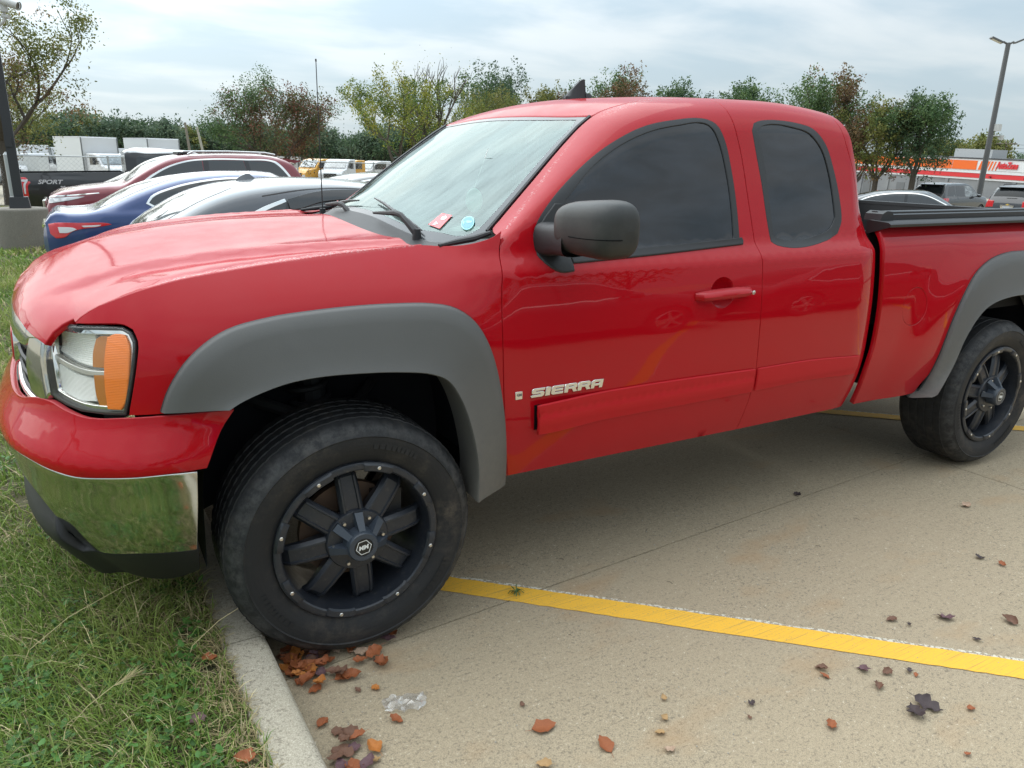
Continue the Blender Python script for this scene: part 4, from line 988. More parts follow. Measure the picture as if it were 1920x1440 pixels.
# ================================================================ ground
def TZ(x, y):
    """the lot falls away gently behind and to the right of the truck"""
    def sp(v, k=1.5): return math.log1p(math.exp(min(40, v/k)))*k if v/k < 40 else v
    return -(.009*sp(min(x, 150)-6) + .0155*sp(min(y, 120)-3.5))
CA, SA = math.cos(rad(4)), math.sin(rad(4))
def curbx(y): return -.303-.033*y
def concrete(name, base, dark, light, stain, warm=(.36, .23, .12)):
    m = mat(name, base, rough=.88, spec=.3); k = NT(m)
    v = k.pos(); fine = k.noise(310, 3, .7, v); mid = k.noise(95, 4, .7, v); big = k.noise(1.3, 5, .6, v); st = k.noise(2.1, 4, .55, k.pos(scale=(.8, 1.5, 1)))
    broom = k.noise(7, 4, .6, k.pos(scale=(.55, 13, 1), rot=(0, 0, rad(-4))))
    c = k.mix(k.ramp(fine, (.36, 0.), (.64, 1.)), dark, light)
    c = k.mix(k.ramp(mid, (.37, .75), (.46, 0.)), c, (.13, .11, .085))
    c = k.mix(k.ramp(mid, (.64, 0.), (.68, .85)), c, (.66, .60, .49))
    c = k.mix(k.math('MULTIPLY', k.ramp(big, (.35, 0.), (.72, 1.)), .45), c, stain)
    c = k.mix(k.math('MULTIPLY', k.ramp(st, (.57, 0.), (.72, 1.)), .55), c, warm)
    c = k.mix(k.math('MULTIPLY', k.ramp(broom, (.40, 0.), (.68, 1.)), .16), c, light)
    k.l(c, k.b.inputs['Base Color'])
    h = k.math('ADD', k.math('MULTIPLY', fine, .5), k.math('ADD', k.math('MULTIPLY', mid, .5), k.math('MULTIPLY', broom, .8)))
    k.bump(h, .28, .006); return m
CONC = concrete('broomed_concrete', (.3, .27, .21), (.205, .165, .110), (.47, .385, .265), (.36, .29, .195))
CURBM = concrete('curb_concrete', (.33, .3, .25), (.25, .225, .175), (.50, .45, .36), (.38, .33, .23))
JOINT = mat('joint_dirt', (.022, .018, .014), rough=.95)
# base sheet out to the horizon, 2 cm under the slabs near the truck
def sheet(name, xs, ys, zf, m, **k):
    mb = MB(); mb.loft([[(x, y, zf(x, y)) for x in xs] for y in ys], flip=False)
    return mb.build(name, m, **k)
def tk(a, b, n, p=1.0): return [a+(b-a)*(i/n)**p for i in range(n+1)]
xs = [-700, -250, -80, -30, -12]+tk(-6, 60, 44)+[75, 95, 120, 150, 200, 300, 500, 900]
ys = [-500, -200, -90, -60, -45]+tk(-30, 40, 46)+[50, 65, 80, 100, 120, 150, 220, 400, 900]
LOTM = concrete('far_lot', (.3, .27, .21), (.22, .195, .15), (.44, .39, .30), (.33, .29, .215))
sheet('ground', xs, ys, lambda x, y: TZ(x, y)-.025, LOTM, kind='structure')
# slabs, with recessed joints between them
lot = tag(empty('parking_lot'), kind='structure')
def lotpt(s, t): return (.147+s*CA-t*SA, -.033+s*SA+t*CA)
cols = [-.42, 3.30, 7.9, 12.5, 17.1, 21.7]; rws = [-10.8, -7.2, -3.6, 0, 3.6, 7.2, 10.8, 14.4, 18.0, 21.6]
for i in range(len(cols)-1):
    for j in range(len(rws)-1):
        g = .0030; s0, s1, t0, t1 = cols[i]+g, cols[i+1]-g, rws[j]+g, rws[j+1]-g
        vs = []; 
        def add(s, t, dz):
            x, y = lotpt(s, t)
            if i == 0 and s == s0: x = curbx(y)+.004
            vs.append((x, y, TZ(x, y)+dz))
        for dz, e in ((0, 0), (-.003, 0), (-.03, 0)):
            for s, t in ((s0, t0), (s1, t0), (s1, t1), (s0, t1)):
                ss = s+(e if s == s0 else -e)*(0 if (i == 0 and s == s0) else 1); add(s0 if (i == 0 and s == s0) else ss, t+(e if t == t0 else -e), dz)
        mb = MB(); mb.add(vs, [(0, 1, 2, 3)]+[(a+k, a+(k+1) % 4, a+4+(k+1) % 4, a+4+k) for a in (0, 4) for k in range(4)]); mb.build('concrete_slab', CONC, lot, smooth=False)
mb = MB(); mb.loft([[(x, y, TZ(x, y)-.018) for x in (curbx(y)-.02, 4, 9, 14, 20, 25)] for y in tk(-11, 22.5, 26)]); mb.build('joint_bed', JOINT, lot)
# painted stall lines, worn through on the broom ridges, a ghost of older white paint on one edge
def line_mat():
    m = mat('yellow_line_paint', (.80, .44, .04), rough=.75); k = NT(m)
    v = k.pos(); b = k.noise(8, 3, .6, k.pos(scale=(.5, 26, 1), rot=(0, 0, rad(-4)))); f = k.noise(150, 4, .75, v)
    c = k.mix(k.ramp(b, (.33, 1.), (.47, 0.)), (.80, .44, .04), (.52, .31, .06))
    c = k.mix(k.ramp(f, (.34, .8), (.42, 0.)), c, (.27, .22, .12)); k.l(c, k.b.inputs['Base Color']); k.bump(k.math('ADD', b, f), .25, .004); return m
YL = line_mat(); WL = mat('old_white_paint', (.58, .54, .44), rough=.85)
k_ = NT(WL); tr = k_.n('ShaderNodeBsdfTransparent'); mx_ = k_.n('ShaderNodeMixShader', {0: k_.ramp(k_.noise(75, 4, .7), (.44, 0.), (.52, 1.))}); k_.l(tr.outputs[0], mx_.inputs[1]); k_.l(k_.b.outputs[0], mx_.inputs[2]); k_.l(mx_.outputs[0], k_.o.inputs['Surface'])
rnd = random.Random(3)
def stall_line(p0, p1, w):
    d = Vector((p1[0]-p0[0], p1[1]-p0[1])); L_ = d.length; d.normalize(); n = Vector((-d.y, d.x)); N_ = int(L_/.035)
    A = []; B = []; C2 = []
    for i in range(N_+1):
        p = Vector(p0)+d*L_*i/N_
        for q, e in ((A, w/2+rnd.uniform(-.0022, .0022)), (B, -w/2+rnd.uniform(-.0022, .0022)), (C2, w/2+.014+rnd.uniform(-.004, .004))):
            x, y = p.x+n.x*e, p.y+n.y*e; q.append((x, y, TZ(x, y)+(.0014 if q is not C2 else .001)))
    mb = MB(); mb.loft([A, B]); o = mb.build('line', YL, mark, smooth=False)
    mb = MB(); mb.loft([[(a[0]-n.x*.004, a[1]-n.y*.004, a[2]-.0005) for a in A], C2]); mb.build('line_ghost', WL, mark, smooth=False)
mark = tag(empty('parking_markings'), kind='structure')
ld = Vector((1.426, -1.323)).normalized()
for q, a, b in (((.430, .206), -.05, 9), ((3.76, .875), -4.3, 9), ((7.1, 1.55), -4.3, 9), ((10.5, 2.2), -4.3, 9), ((-2.6, -2.0+1.5), 4.9, 9)):
    if q[0] < 0: q = (q[0], q[1]); continue
    stall_line((q[0]+ld.x*a, q[1]+ld.y*a), (q[0]+ld.x*b, q[1]+ld.y*b), .103)
# curb: cast lengths with open joints
curb = tag(empty('curb'), kind='structure')
yb = [-7.5, -4.2, -.62-.0, .02, 3.2, 6.4, 9.6, 12.8, 16, 19.2, 22.4, 25.6]; yb = [-10, -6.2, -3.1, .02, 3.2, 6.4, 9.6, 12.8, 16, 19.2, 22.4, 25.6]
for j in range(len(yb)-1):
    rows = []
    for y in tk(yb[j]+.004, yb[j+1]-.004, 8):
        z0 = TZ(0, y); x = curbx(y); rows.append([(x+.004, y, z0-.03), (x, y, z0+.09), (x-.004, y, z0+.118), (x-.014, y, z0+.129), (x-.03, y, z0+.132), (x-.115, y, z0+.132), (x-.128, y, z0+.127), (x-.133, y, z0+.115), (x-.135, y, z0-.05)])
    mb = MB(); mb.loft(rows); mb.add(rows[0], [tuple(range(9))]); mb.add(rows[-1], [tuple(range(9))[::-1]]); mb.build('curb_segment', CURBM, curb, angle=50)
# lawn soil
def soil():
    m = mat('lawn_soil', (.08, .07, .04), rough=.95); k = NT(m)
    c = k.mix(k.ramp(k.noise(9, 5, .7), (.4, 0.), (.62, 1.)), (.040, .045, .016), (.105, .085, .045)); c = k.mix(k.ramp(k.noise(60, 3, .7), (.5, 0.), (.7, .6)), c, (.16, .14, .07))
    k.l(c, k.b.inputs['Base Color']); k.bump(k.noise(90, 4, .7), .6, .02); return m
SOIL = soil()
rows = []
for y in tk(-12, 30, 60):
    rows.append([(curbx(y)-.130-d, y, TZ(0, y)+.118+.018*noise.noise(Vector((d*1.3, y*.9, 0)))*min(1, d*3)) for d in (0, .05, .15, .3, .5, .8, 1.2, 1.8, 2.6, 4, 6, 9)])
mb = MB(); mb.loft(rows); mb.build('lawn', SOIL, kind='structure')
# ---------------------------------------------------------------- grass blades
GRASS = mat('grass_blades', (.1, .16, .04), rough=.55, spec=.35); k = NT(GRASS); at = k.n('ShaderNodeAttribute', attribute_name='Col'); k.l(at.outputs['Color'], k.b.inputs['Base Color'])
tl = k.n('ShaderNodeBsdfTranslucent'); k.l(at.outputs['Color'], tl.inputs[0]); ms = k.n('ShaderNodeMixShader', {0: .32}); k.l(k.b.outputs[0], ms.inputs[1]); k.l(tl.outputs[0], ms.inputs[2]); k.l(ms.outputs[0], k.o.inputs['Surface'])
def np_mesh(name, V, F4, colr, m, F3=None, **kw):
    """mesh from arrays: quads (n,4) and optional triangles (n,3), colour per vertex"""
    me = bpy.data.meshes.new(name); n4 = len(F4); n3 = 0 if F3 is None else len(F3)
    me.vertices.add(len(V)); me.vertices.foreach_set('co', np.ascontiguousarray(V, 'f').ravel())
    me.loops.add(n4*4+n3*3); idx = F4.ravel() if not n3 else np.concatenate([F4.ravel(), F3.ravel()])
    me.loops.foreach_set('vertex_index', idx.astype('i')); me.polygons.add(n4+n3)
    ls = np.arange(n4)*4 if not n3 else np.concatenate([np.arange(n4)*4, n4*4+np.arange(n3)*3]); me.polygons.foreach_set('loop_start', ls.astype('i'))
    me.update(calc_edges=True); me.materials.append(m)
    if colr is not None:
        a = me.color_attributes.new('Col', 'FLOAT_COLOR', 'POINT'); a.data.foreach_set('color', np.concatenate([colr, np.ones((len(colr), 1))], 1).astype('f').ravel())
    me.polygons.foreach_set('use_smooth', np.ones(n4+n3, bool))
    o = bpy.data.objects.new(name, me); COL.objects.link(o)
    par = kw.pop('parent', None)
    if par: o.parent = par
    return tag(o, **kw)
rg = np.random.default_rng(7)
def vnoise(x, y, s, sd=0):
    return np.array([noise.noise(Vector((a*s+sd, b*s-sd, sd*.7))) for a, b in zip(x, y)])
def lawn_pts(n, x0, x1, y0, y1):
    y = rg.uniform(y0, y1, n); d = rg.uniform(x0, x1, n); x = curbx(y)-.128-d
    return x, y
def blades(n, d0, d1, y0, y1, hmin, hmax, w, seg=3, dry=.0):
    x, y = lawn_pts(n, d0, d1, y0, y1)
    big = vnoise(x, y, 1.3, 3.1); sm = vnoise(x, y, 6, 9.7)
    keep = sm > -.42; x, y, big, sm = x[keep], y[keep], big[keep], sm[keep]; n = len(x)
    near = np.clip((curbx(y)-.128-x)/.12, 0, 1)
    z = np.array([TZ(0, b) for b in y])+.118
    h = rg.uniform(hmin, hmax, n)*(1+.55*big)*(.6+.4*near); a = rg.uniform(0, 2*np.pi, n)*.55+ (big*3.0+2.2); a2 = np.where(rg.random(n) < .35, rg.uniform(0, 6.28, n), a)
    lean = np.clip(rg.normal(.75, .35, n), .1, 1.5); ww = w*rg.uniform(.6, 1.3, n)
    pd = rg.uniform(0, 6.28, n); V = np.zeros((n, seg*2+2, 3))
    dx, dy = np.cos(a2), np.sin(a2); px, py = np.cos(pd), np.sin(pd)
    for s in range(seg+1):
        t = s/seg; th = lean*t*1.25
        r = h*(np.sin(th)/1.25/np.maximum(lean, .1))*lean if False else h*t*np.sin(lean*t*1.15); zz = h*t*np.cos(lean*t*1.0)
        wd = ww*(1-t**1.6)+.0003
        for q, sg in ((0, -1), (1, 1)):
            V[:, s*2+q, 0] = x+dx*r+px*wd*sg*.5; V[:, s*2+q, 1] = y+dy*r+py*wd*sg*.5; V[:, s*2+q, 2] = z+zz
    V[:, :, 2] = np.maximum(V[:, :, 2], z[:, None]+.002)
    F = np.array([[s*2, s*2+1, s*2+3, s*2+2] for s in range(seg)]); nv = seg*2+2
    F4 = (np.arange(n)[:, None, None]*nv+F[None]).reshape(-1, 4)
    g1, g2, g3, st = np.array([.075, .150, .026]), np.array([.20, .29, .055]), np.array([.33, .35, .11]), np.array([.56, .47, .27])
    r1 = rg.random(n)[:, None]; c = g1*(1-r1)+g2*r1
    m2 = np.clip(.5+big*1.6+rg.normal(0, .25, n), 0, 1)[:, None]; c = c*(1-m2*.55)+g3*m2*.55
    dr = (rg.random(n) < (.08+.24*np.clip(big+.1, 0, 1)+.28*(1-near)+dry)); c[dr] = st*rg.uniform(.6, 1.15, (dr.sum(), 1))
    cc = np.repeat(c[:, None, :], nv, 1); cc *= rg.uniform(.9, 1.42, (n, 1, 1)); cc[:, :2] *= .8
    return V.reshape(-1, 3), F4, cc.reshape(-1, 3)
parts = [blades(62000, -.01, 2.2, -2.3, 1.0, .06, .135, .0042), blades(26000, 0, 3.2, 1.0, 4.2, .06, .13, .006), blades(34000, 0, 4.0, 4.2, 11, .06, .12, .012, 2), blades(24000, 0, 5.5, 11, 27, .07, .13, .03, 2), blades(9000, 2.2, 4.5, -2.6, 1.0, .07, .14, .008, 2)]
o_ = 0; Vs, Fs, Cs = [], [], []
for V, F, c in parts: Vs.append(V); Fs.append(F+o_); Cs.append(c); o_ += len(V)
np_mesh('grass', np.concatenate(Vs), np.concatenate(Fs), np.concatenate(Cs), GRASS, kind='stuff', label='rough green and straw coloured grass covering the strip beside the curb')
# thatch: straw lying flat, and thicker near the curb
def straw(n, d0, d1, y0, y1, ln, w):
    x, y = lawn_pts(n, d0, d1, y0, y1); z = np.array([TZ(0, b) for b in y])+.122+rg.uniform(0, .035, n); a = rg.uniform(0, 6.28, n); l = ln*rg.uniform(.4, 1.3, n); tz = rg.uniform(-.25, .45, n)
    V = np.zeros((n, 6, 3)); bend = rg.normal(0, .25, n)
    for s in range(3):
        t = s/2-.5; aa = a+bend*t
        for q, sg in ((0, -1), (1, 1)):
            V[:, s*2+q, 0] = x+np.cos(aa)*l*t-np.sin(a)*w*sg*.5; V[:, s*2+q, 1] = y+np.sin(aa)*l*t+np.cos(a)*w*sg*.5; V[:, s*2+q, 2] = z+l*tz*(t+.5)*.6
    F = np.array([[0, 1, 3, 2], [2, 3, 5, 4]]); F4 = (np.arange(n)[:, None, None]*6+F[None]).reshape(-1, 4)
    c = np.array([.42, .34, .18])*rg.uniform(.5, 1.25, (n, 1)); c = np.repeat(c[:, None], 6, 1).reshape(-1, 3); return V.reshape(-1, 3), F4, c
P = [straw(7000, 0, 2.3, -2.3, 1.6, .10, .0022), straw(3500, -.01, .16, -2.3, 2.5, .06, .002), straw(4000, 0, 3.5, 1.6, 6, .12, .004)]
o_ = 0; Vs, Fs, Cs = [], [], []
for V, F, c in P: Vs.append(V); Fs.append(F+o_); Cs.append(c); o_ += len(V)
np_mesh('dry_straw', np.concatenate(Vs), np.concatenate(Fs), np.concatenate(Cs), GRASS, kind='stuff', label='dry straw lying in the grass beside the curb')
# weeds: low rosettes of small oval leaves
def weeds(centres, nl, rad_, ls, col):
    V = []; F = []; C_ = []
    for (x, y, r, k) in centres:
        z = TZ(0, y)+.125
        for i in range(int(nl*k)):
            a = rg.uniform(0, 6.28); q = r*math.sqrt(rg.random()); hx, hy, hz = x+q*math.cos(a), y+q*math.sin(a), z+rg.uniform(.01, .075)*(1-.5*q/r); s = ls*rg.uniform(.5, 1.3); b = rg.uniform(0, 6.28); tl_ = rg.uniform(-.5, .6)
            o = len(V)
            for u, v in ((0, 0), (.35, .32), (.75, .26), (1, 0), (.75, -.26), (.35, -.32)):
                V.append((hx+s*(u*math.cos(b)-v*math.sin(b)), hy+s*(u*math.sin(b)+v*math.cos(b)), hz+s*u*tl_-abs(v)*s*.2)); C_.append(None)
            F += [(o, o+1, o+2, o+3), (o, o+3, o+4, o+5)]; cc = np.array(col)*rg.uniform(.6, 1.4)
            for j in range(6): C_[o+j] = cc
    return np.array(V), np.array(F), np.array(C_)
cs = [(-1.02, .10, .13, 2.2), (-.93, .0, .10, 1.5), (-.72, -.02, .10, 1), (-.60, -.15, .09, 1), (-.64, -.32, .12, 1.4), (-.78, -.42, .12, 1.4), (-.56, -.02, .06, .8), (-.70, -.55, .1, 1.2), (-.9, -.3, .1, 1), (-.52, .12, .05, .8), (-1.2, .5, .15, 1.3), (-.85, .25, .12, 1.2), (-.55, -.5, .06, .6), (-1.1, -.55, .12, 1)]
cs += [(curbx(b)-.15-abs(a), b, .08, .9) for a, b in zip(rg.normal(0, .7, 30), rg.uniform(-2, 3, 30))]
V, F, c = weeds(cs, 75, .1, .022, (.070, .165, .035)); np_mesh('weeds', V, F, c, GRASS, kind='stuff', label='low green weeds among the grass beside the curb')
# seed heads standing above the lawn
def seed_head(x, y, h, az, lean, L_, dry):
    mb = MB(); z = TZ(0, y)+.12; d = Vector((math.cos(az), math.sin(az), 0)); pts = [Vector((x, y, z))+d*(h*lean*t*t)+Vector((0, 0, h*t*(1-.25*lean*t))) for t in (0, .3, .6, .85, 1)]
    mb.tube(pts, [.0012, .0012, .001, .0009, .0006], 4)
    e = (pts[-1]-pts[-2]).normalized(); r = random.Random(int(x*999))
    for i in range(26):
        t = i/26; b = pts[-2].lerp(pts[-1], .1+.9*t); o = Vector((r.uniform(-1, 1), r.uniform(-1, 1), r.uniform(-1, 1)))*.35+e; o.normalize()
        mb.tube([b, b+o*L_*r.uniform(.6, 1)], [.0010, .0003], 3, cap=False)
    return mb
SEED = mat('seed_head_straw', (.46, .38, .20), rough=.7); SEEDG = mat('seed_head_green', (.26, .30, .09), rough=.7)
for i, (x, y, h, a, le, L_, g, lab) in enumerate([(-.86, -.20, .16, .3, 1.1, .05, 0, 'straw coloured feathery seed head lying over in the middle of the grass'), (-1.13, -.35, .15, .9, .8, .05, 0, 'brown seed head rising at the left edge of the grass'), (-.55, -.02, .24, .2, 1.3, .012, 0, 'long thin seed stalk leaning over the curb by the bumper'), (-.72, -.62, .20, 1.2, .7, .03, 1, 'green seed head at the bottom of the grass'), (-.445, -.44, .11, 1.5, .5, .012, 1, 'small green grass spike growing against the curb'), (-.98, .15, .30, .25, 1.4, .012, 0, 'pale bent stalk arching low in front of the bumper')]):
    seed_head(x, y, h, a, le, L_, g).build('grass_seed_head', SEEDG if g else SEED, label=lab, cat='grass stalk', group='seed heads above the grass')
# ---------------------------------------------------------------- fallen leaves
def leaf_mat(name, c1, c2):
    m = mat(name, c1, rough=.55, spec=.4); k = NT(m); n = k.noise(70, 5, .65); k.l(k.mix(k.ramp(n, (.38, 0.), (.64, 1.)), c1, c2), k.b.inputs['Base Color']); k.bump(k.noise(160, 3), .4, .003); return m
LM = {'rust': leaf_mat('leaf_rust', (.36, .11, .035), (.22, .07, .03)), 'orange': leaf_mat('leaf_orange', (.52, .20, .04), (.36, .12, .03)), 'brown': leaf_mat('leaf_brown', (.20, .10, .06), (.12, .06, .04)), 'dark': leaf_mat('leaf_dark', (.075, .05, .05), (.04, .03, .03)), 'tan': leaf_mat('leaf_tan', (.48, .31, .14), (.34, .20, .09)), 'purple': leaf_mat('leaf_purple', (.17, .09, .10), (.10, .055, .06)), 'pale': leaf_mat('leaf_pale', (.50, .36, .26), (.38, .25, .17))}
_leafmesh = {}
def leaf_mesh(seed, kind, curl):
    r = random.Random(seed); n = 9; rows = []; mb = MB(); fold = r.uniform(.1, .7); tw = r.uniform(-.6, .6); cl = curl*r.uniform(.6, 1.4)
    for i in range(n+1):
        t = i/n; w = (math.sin(math.pi*t**.8)**.85)*.34*(1-.15*t)+.004; w *= 1+.10*math.sin(i*2.4+seed)+(.35*math.sin(i*2.1) if kind == 'lobed' else 0)
        a = cl*(t-.5)*2.2; cx = (math.sin(a)/max(.2, abs(cl)*2.2) if abs(cl) > .05 else t-.5); cz = (1-math.cos(a))/max(.4, abs(cl)*2.2)
        row = []
        for j in range(7):
            v = j/3-1; e = 1+.12*math.sin(i*1.7+j+seed*.3); x = cx; y = v*w*e; z = cz+abs(v)**1.5*w*fold*1.1+.05*math.sin(i*1.9+seed)*abs(v)
            ca, sa = math.cos(tw*(t-.5)), math.sin(tw*(t-.5)); row.append((x, y*ca-z*sa, y*sa+z*ca))
        rows.append(row)
    zmin = min(p[2] for q in rows for p in q); rows = [[(p[0], p[1], p[2]-zmin) for p in q] for q in rows]
    mb.loft(rows); p0 = Vector(rows[0][3]); mb.tube([p0, p0+Vector((-.12, .01, .01)), p0+Vector((-.26, .05, .0))], [.012, .009, .008], 4)
    return mb
def fallen_leaf(x, y, size, c, seed, curl=.6, kind='oval', z=None, **k):
    key = (seed % 14, kind, round(curl, 1), c)
    if key not in _leafmesh:
        o = leaf_mesh(seed % 14, kind, curl).build('fallen_leaf', LM[c], angle=60); _leafmesh[key] = o.data
    else: o = bpy.data.objects.new('fallen_leaf', _leafmesh[key]); COL.objects.link(o)
    r = random.Random(seed*7+1); o.location = (x, y, (TZ(x, y)+.005 if z is None else z)); o.rotation_euler = (r.uniform(-.25, .25), r.uniform(-.2, .2), r.uniform(0, 6.28)); o.scale = (size,)*3
    return tag(o, cat='leaf', **k)
LA = [(-.227, .083), (-.21, .01), (-.198, -.042), (-.168, -.028), (-.231, -.069), (-.208, -.11), (-.169, -.093), (-.13, -.048), (-.131, -.113), (-.106, -.144), (-.081, -.149), (-.183, -.143), (-.203, -.155), (-.125, -.003), (-.092, -.011), (-.046, -.013), (-.013, -.053), (.015, -.078), (.02, -.127), (.024, -.145), (-.037, -.097), (-.251, -.014), (-.169, .068), (-.097, .03), (-.045, .019), (.107, -.01), (.08, -.03), (-.228, -.026), (-.188, .03), (-.133, .033), (-.24, -.05), (-.19, -.07), (-.15, -.06), (-.255, .05), (-.21, .05), (-.22, -.03), (-.17, .0), (-.24, .02), (-.11, -.13), (-.235, -.10), (-.15, .01)]
cl_ = ['rust', 'orange', 'rust', 'brown', 'orange', 'rust', 'purple', 'rust', 'brown', 'rust']
for i, (x, y) in enumerate(LA):
    c = cl_[i % 10] if i not in (16, 14) else 'pale'
    fallen_leaf(x, y, rnd.uniform(.045, .075), c, i+1, curl=rnd.choice([.3, .7, 1.0]), z=TZ(x, y)+.006+(i % 3)*.006, label='curled %s dead leaf in the pile between the curb and the front tyre' % {'rust': 'rust red', 'orange': 'orange', 'brown': 'dull brown', 'purple': 'purplish', 'pale': 'pale pinkish'}[c], group='dead leaves piled by the front tyre')
for i, (x, y) in enumerate([(-.192, -.367), (-.168, -.392), (-.154, -.423), (-.177, -.445), (-.196, -.457), (-.231, -.471), (-.19, -.508), (-.157, -.522), (-.191, -.415), (-.21, -.44), (-.20, -.53), (-.225, -.50)]):
    fallen_leaf(x, y, rnd.uniform(.045, .062), ['brown', 'brown', 'rust', 'purple'][i % 4], i+60, curl=rnd.choice([.3, .7]), z=TZ(x, y)+.006+(i % 3)*.006, label='brown dead leaf in the small heap against the curb at the bottom edge', group='dead leaves heaped by the curb')
SL = [(-.221, -.308, .042, 'rust', 'red orange dead leaf alone next to the curb'), (-.026, -.395, .045, 'rust', 'rust leaf lying beside the clear plastic wrapper'), (-.033, -.237, .035, 'orange', 'small orange leaf between the leaf pile and the plastic wrapper'), (-.086, -.217, .024, 'brown', 'tiny brown leaf just outside the leaf pile by the tyre'), (-.123, -.469, .058, 'orange', 'bright orange leaf on the right of the heap by the curb'), (-.132, -.516, .032, 'tan', 'round yellow leaf right of the heap by the curb'), (.343, -.629, .070, 'rust', 'large folded rust leaf with stem on open concrete at bottom centre'), (.462, -.769, .058, 'rust', 'upright oval rust leaf with stem on open concrete'), (.739, -.699, .026, 'tan', 'small tan leaf on a brown stain of the concrete'), (.683, -.767, .030, 'tan', 'small curled tan leaf, middle of a row of three'), (.63, -.808, .032, 'tan', 'narrow tan leaf left of the oval rust leaf'), (.613, -.874, .036, 'pale', 'pale curled leaf nearest the bottom edge right of centre'), (.267, -.752, .045, 'tan', 'pale tan leaf at the very bottom edge'), (.335, -.518, .022, 'brown', 'tiny brown leaf left of the large folded leaf'), (1.297, -.836, .040, 'brown', 'brown leaf just below the yellow line'), (1.277, -.865, .032, 'rust', 'rust leaf touching the brown leaf below the yellow line'), (1.419, -.907, .046, 'purple', 'purple leaf lying just below the yellow line'), (1.475, -.952, .038, 'brown', 'ragged brown leaf right of the purple leaf below the line'), (1.389, -.983, .040, 'brown', 'brown leaf between the purple leaf and the dark pair'), (1.549, -.982, .028, 'dark', 'small dark leaf close below the yellow line'), (1.549, -1.006, .020, 'rust', 'tiny rust leaf next to a small dark leaf below the line'), (1.446, -1.112, .085, 'dark', 'large dark shrivelled leaf, right one of a pair'), (1.382, -1.115, .075, 'dark', 'dark crumpled leaf, left one of a pair'), (1.549, -1.185, .030, 'rust', 'rust leaf right of the dark pair'), (1.103, -1.029, .042, 'rust', 'flat rust leaf on concrete left of the dark pair'), (1.766, -.769, .040, 'brown', 'brown leaf beyond the yellow line'), (1.793, -.821, .022, 'dark', 'tiny dark leaf beyond the yellow line'), (1.959, -.86, .060, 'purple', 'purple lobed leaf beyond the yellow line'), (2.153, -.981, .055, 'brown', 'brown leaf at the right edge beyond the yellow line'), (1.927, -.989, .032, 'dark', 'narrow dark leaf right above the yellow line'), (2.531, -.66, .045, 'dark', 'black curled leaf in front of the rear wheel'), (2.557, -.739, .036, 'rust', 'small rust leaf near the right edge'), (2.994, -.332, .050, 'pale', 'pale leaf near the scratches in front of the rear tyre'), (.965, -.846, .030, 'dark', 'small black leaf alone on the concrete'), (.913, -.885, .018, 'brown', 'tiny brown leaf under the small black leaf'), (1.354, -1.29, .022, 'rust', 'tiny rust leaf in the lower right corner'), (2.339, .148, .045, 'dark', 'dark leaf under the truck on the slab joint')]
for i, (x, y, s, c, lab) in enumerate(SL):
    fallen_leaf(x, y, s*(1.0 if c == 'dark' else 1.1), c, i+100, curl=rnd.choice([.2, .5, .8]), kind='lobed' if c in ('purple', 'dark') else 'oval', label=lab, group='dead leaves scattered on the concrete')
for i, (x, y, lab) in enumerate([(-.468, -.502, 'rust leaf in the grass at the back of the curb'), (-.481, -.057, 'rust leaf standing in straw against the curb'), (-.546, -.312, 'dark red leaf deep in the grass')]):
    fallen_leaf(x, y, .06, 'rust' if i < 2 else 'purple', i+150, z=TZ(0, y)+.15, label=lab, group='dead leaves caught in the grass')
# twigs and pine needles on the concrete
mb = MB(); r = random.Random(11)
for i in range(230):
    x = r.uniform(.4, 5.5); y = r.uniform(-1.6, 1.9) if r.random() < .5 else r.uniform(-.3, 1.9)
    if r.random() > .25+.3*min(1, x/3): continue
    a = r.gauss(-.5, .6); l = r.uniform(.008, .028); z = TZ(x, y)+.003; b = r.uniform(-.3, .3)
    mb.tube([(x, y, z), (x+l*.5*math.cos(a), y+l*.5*math.sin(a), z+.003), (x+l*math.cos(a+b), y+l*math.sin(a+b), z)], .0009, 3, cap=False)
mb.build('twigs', mat('twig_brown', (.05, .035, .025), rough=.8), kind='stuff', label='tiny dark twigs and needles scattered on the concrete')
mb = MB(); GR = mat('gravel_crumbs', (.36, .33, .28), rough=.8)
for i in range(420):
    x = r.uniform(-.24, 2.6); y = r.uniform(-1.5, .4); s = r.uniform(.0012, .0035)
    mb.box((x, y, TZ(x, y)+s*.4), (s, s*r.uniform(.7, 1.3), s), Matrix.Rotation(r.uniform(0, 3), 3, (r.random(), r.random(), 1)))
mb.build('grit', GR, kind='stuff', label='fine grit and crumbs on the concrete', smooth=False)
# little weed in the slab joint
mb = MB()
for i in range(15):
    a = 2*math.pi*i/15+r.uniform(-.2, .2); l = r.uniform(.02, .045); z = TZ(.62, .03)+.004; c, s = math.cos(a), math.sin(a)
    mb.loft([[(.626+c*q*l-s*w, .028+s*q*l+c*w, z+l*.5*math.sin(q*2.6)) for q in (0, .35, .7, 1)] for w in (-.002, .002)])
mb.build('joint_weed', mat('weed_green', (.05, .10, .02), rough=.6), label='small green weed growing where the slab joint crosses the yellow line', cat='weed')
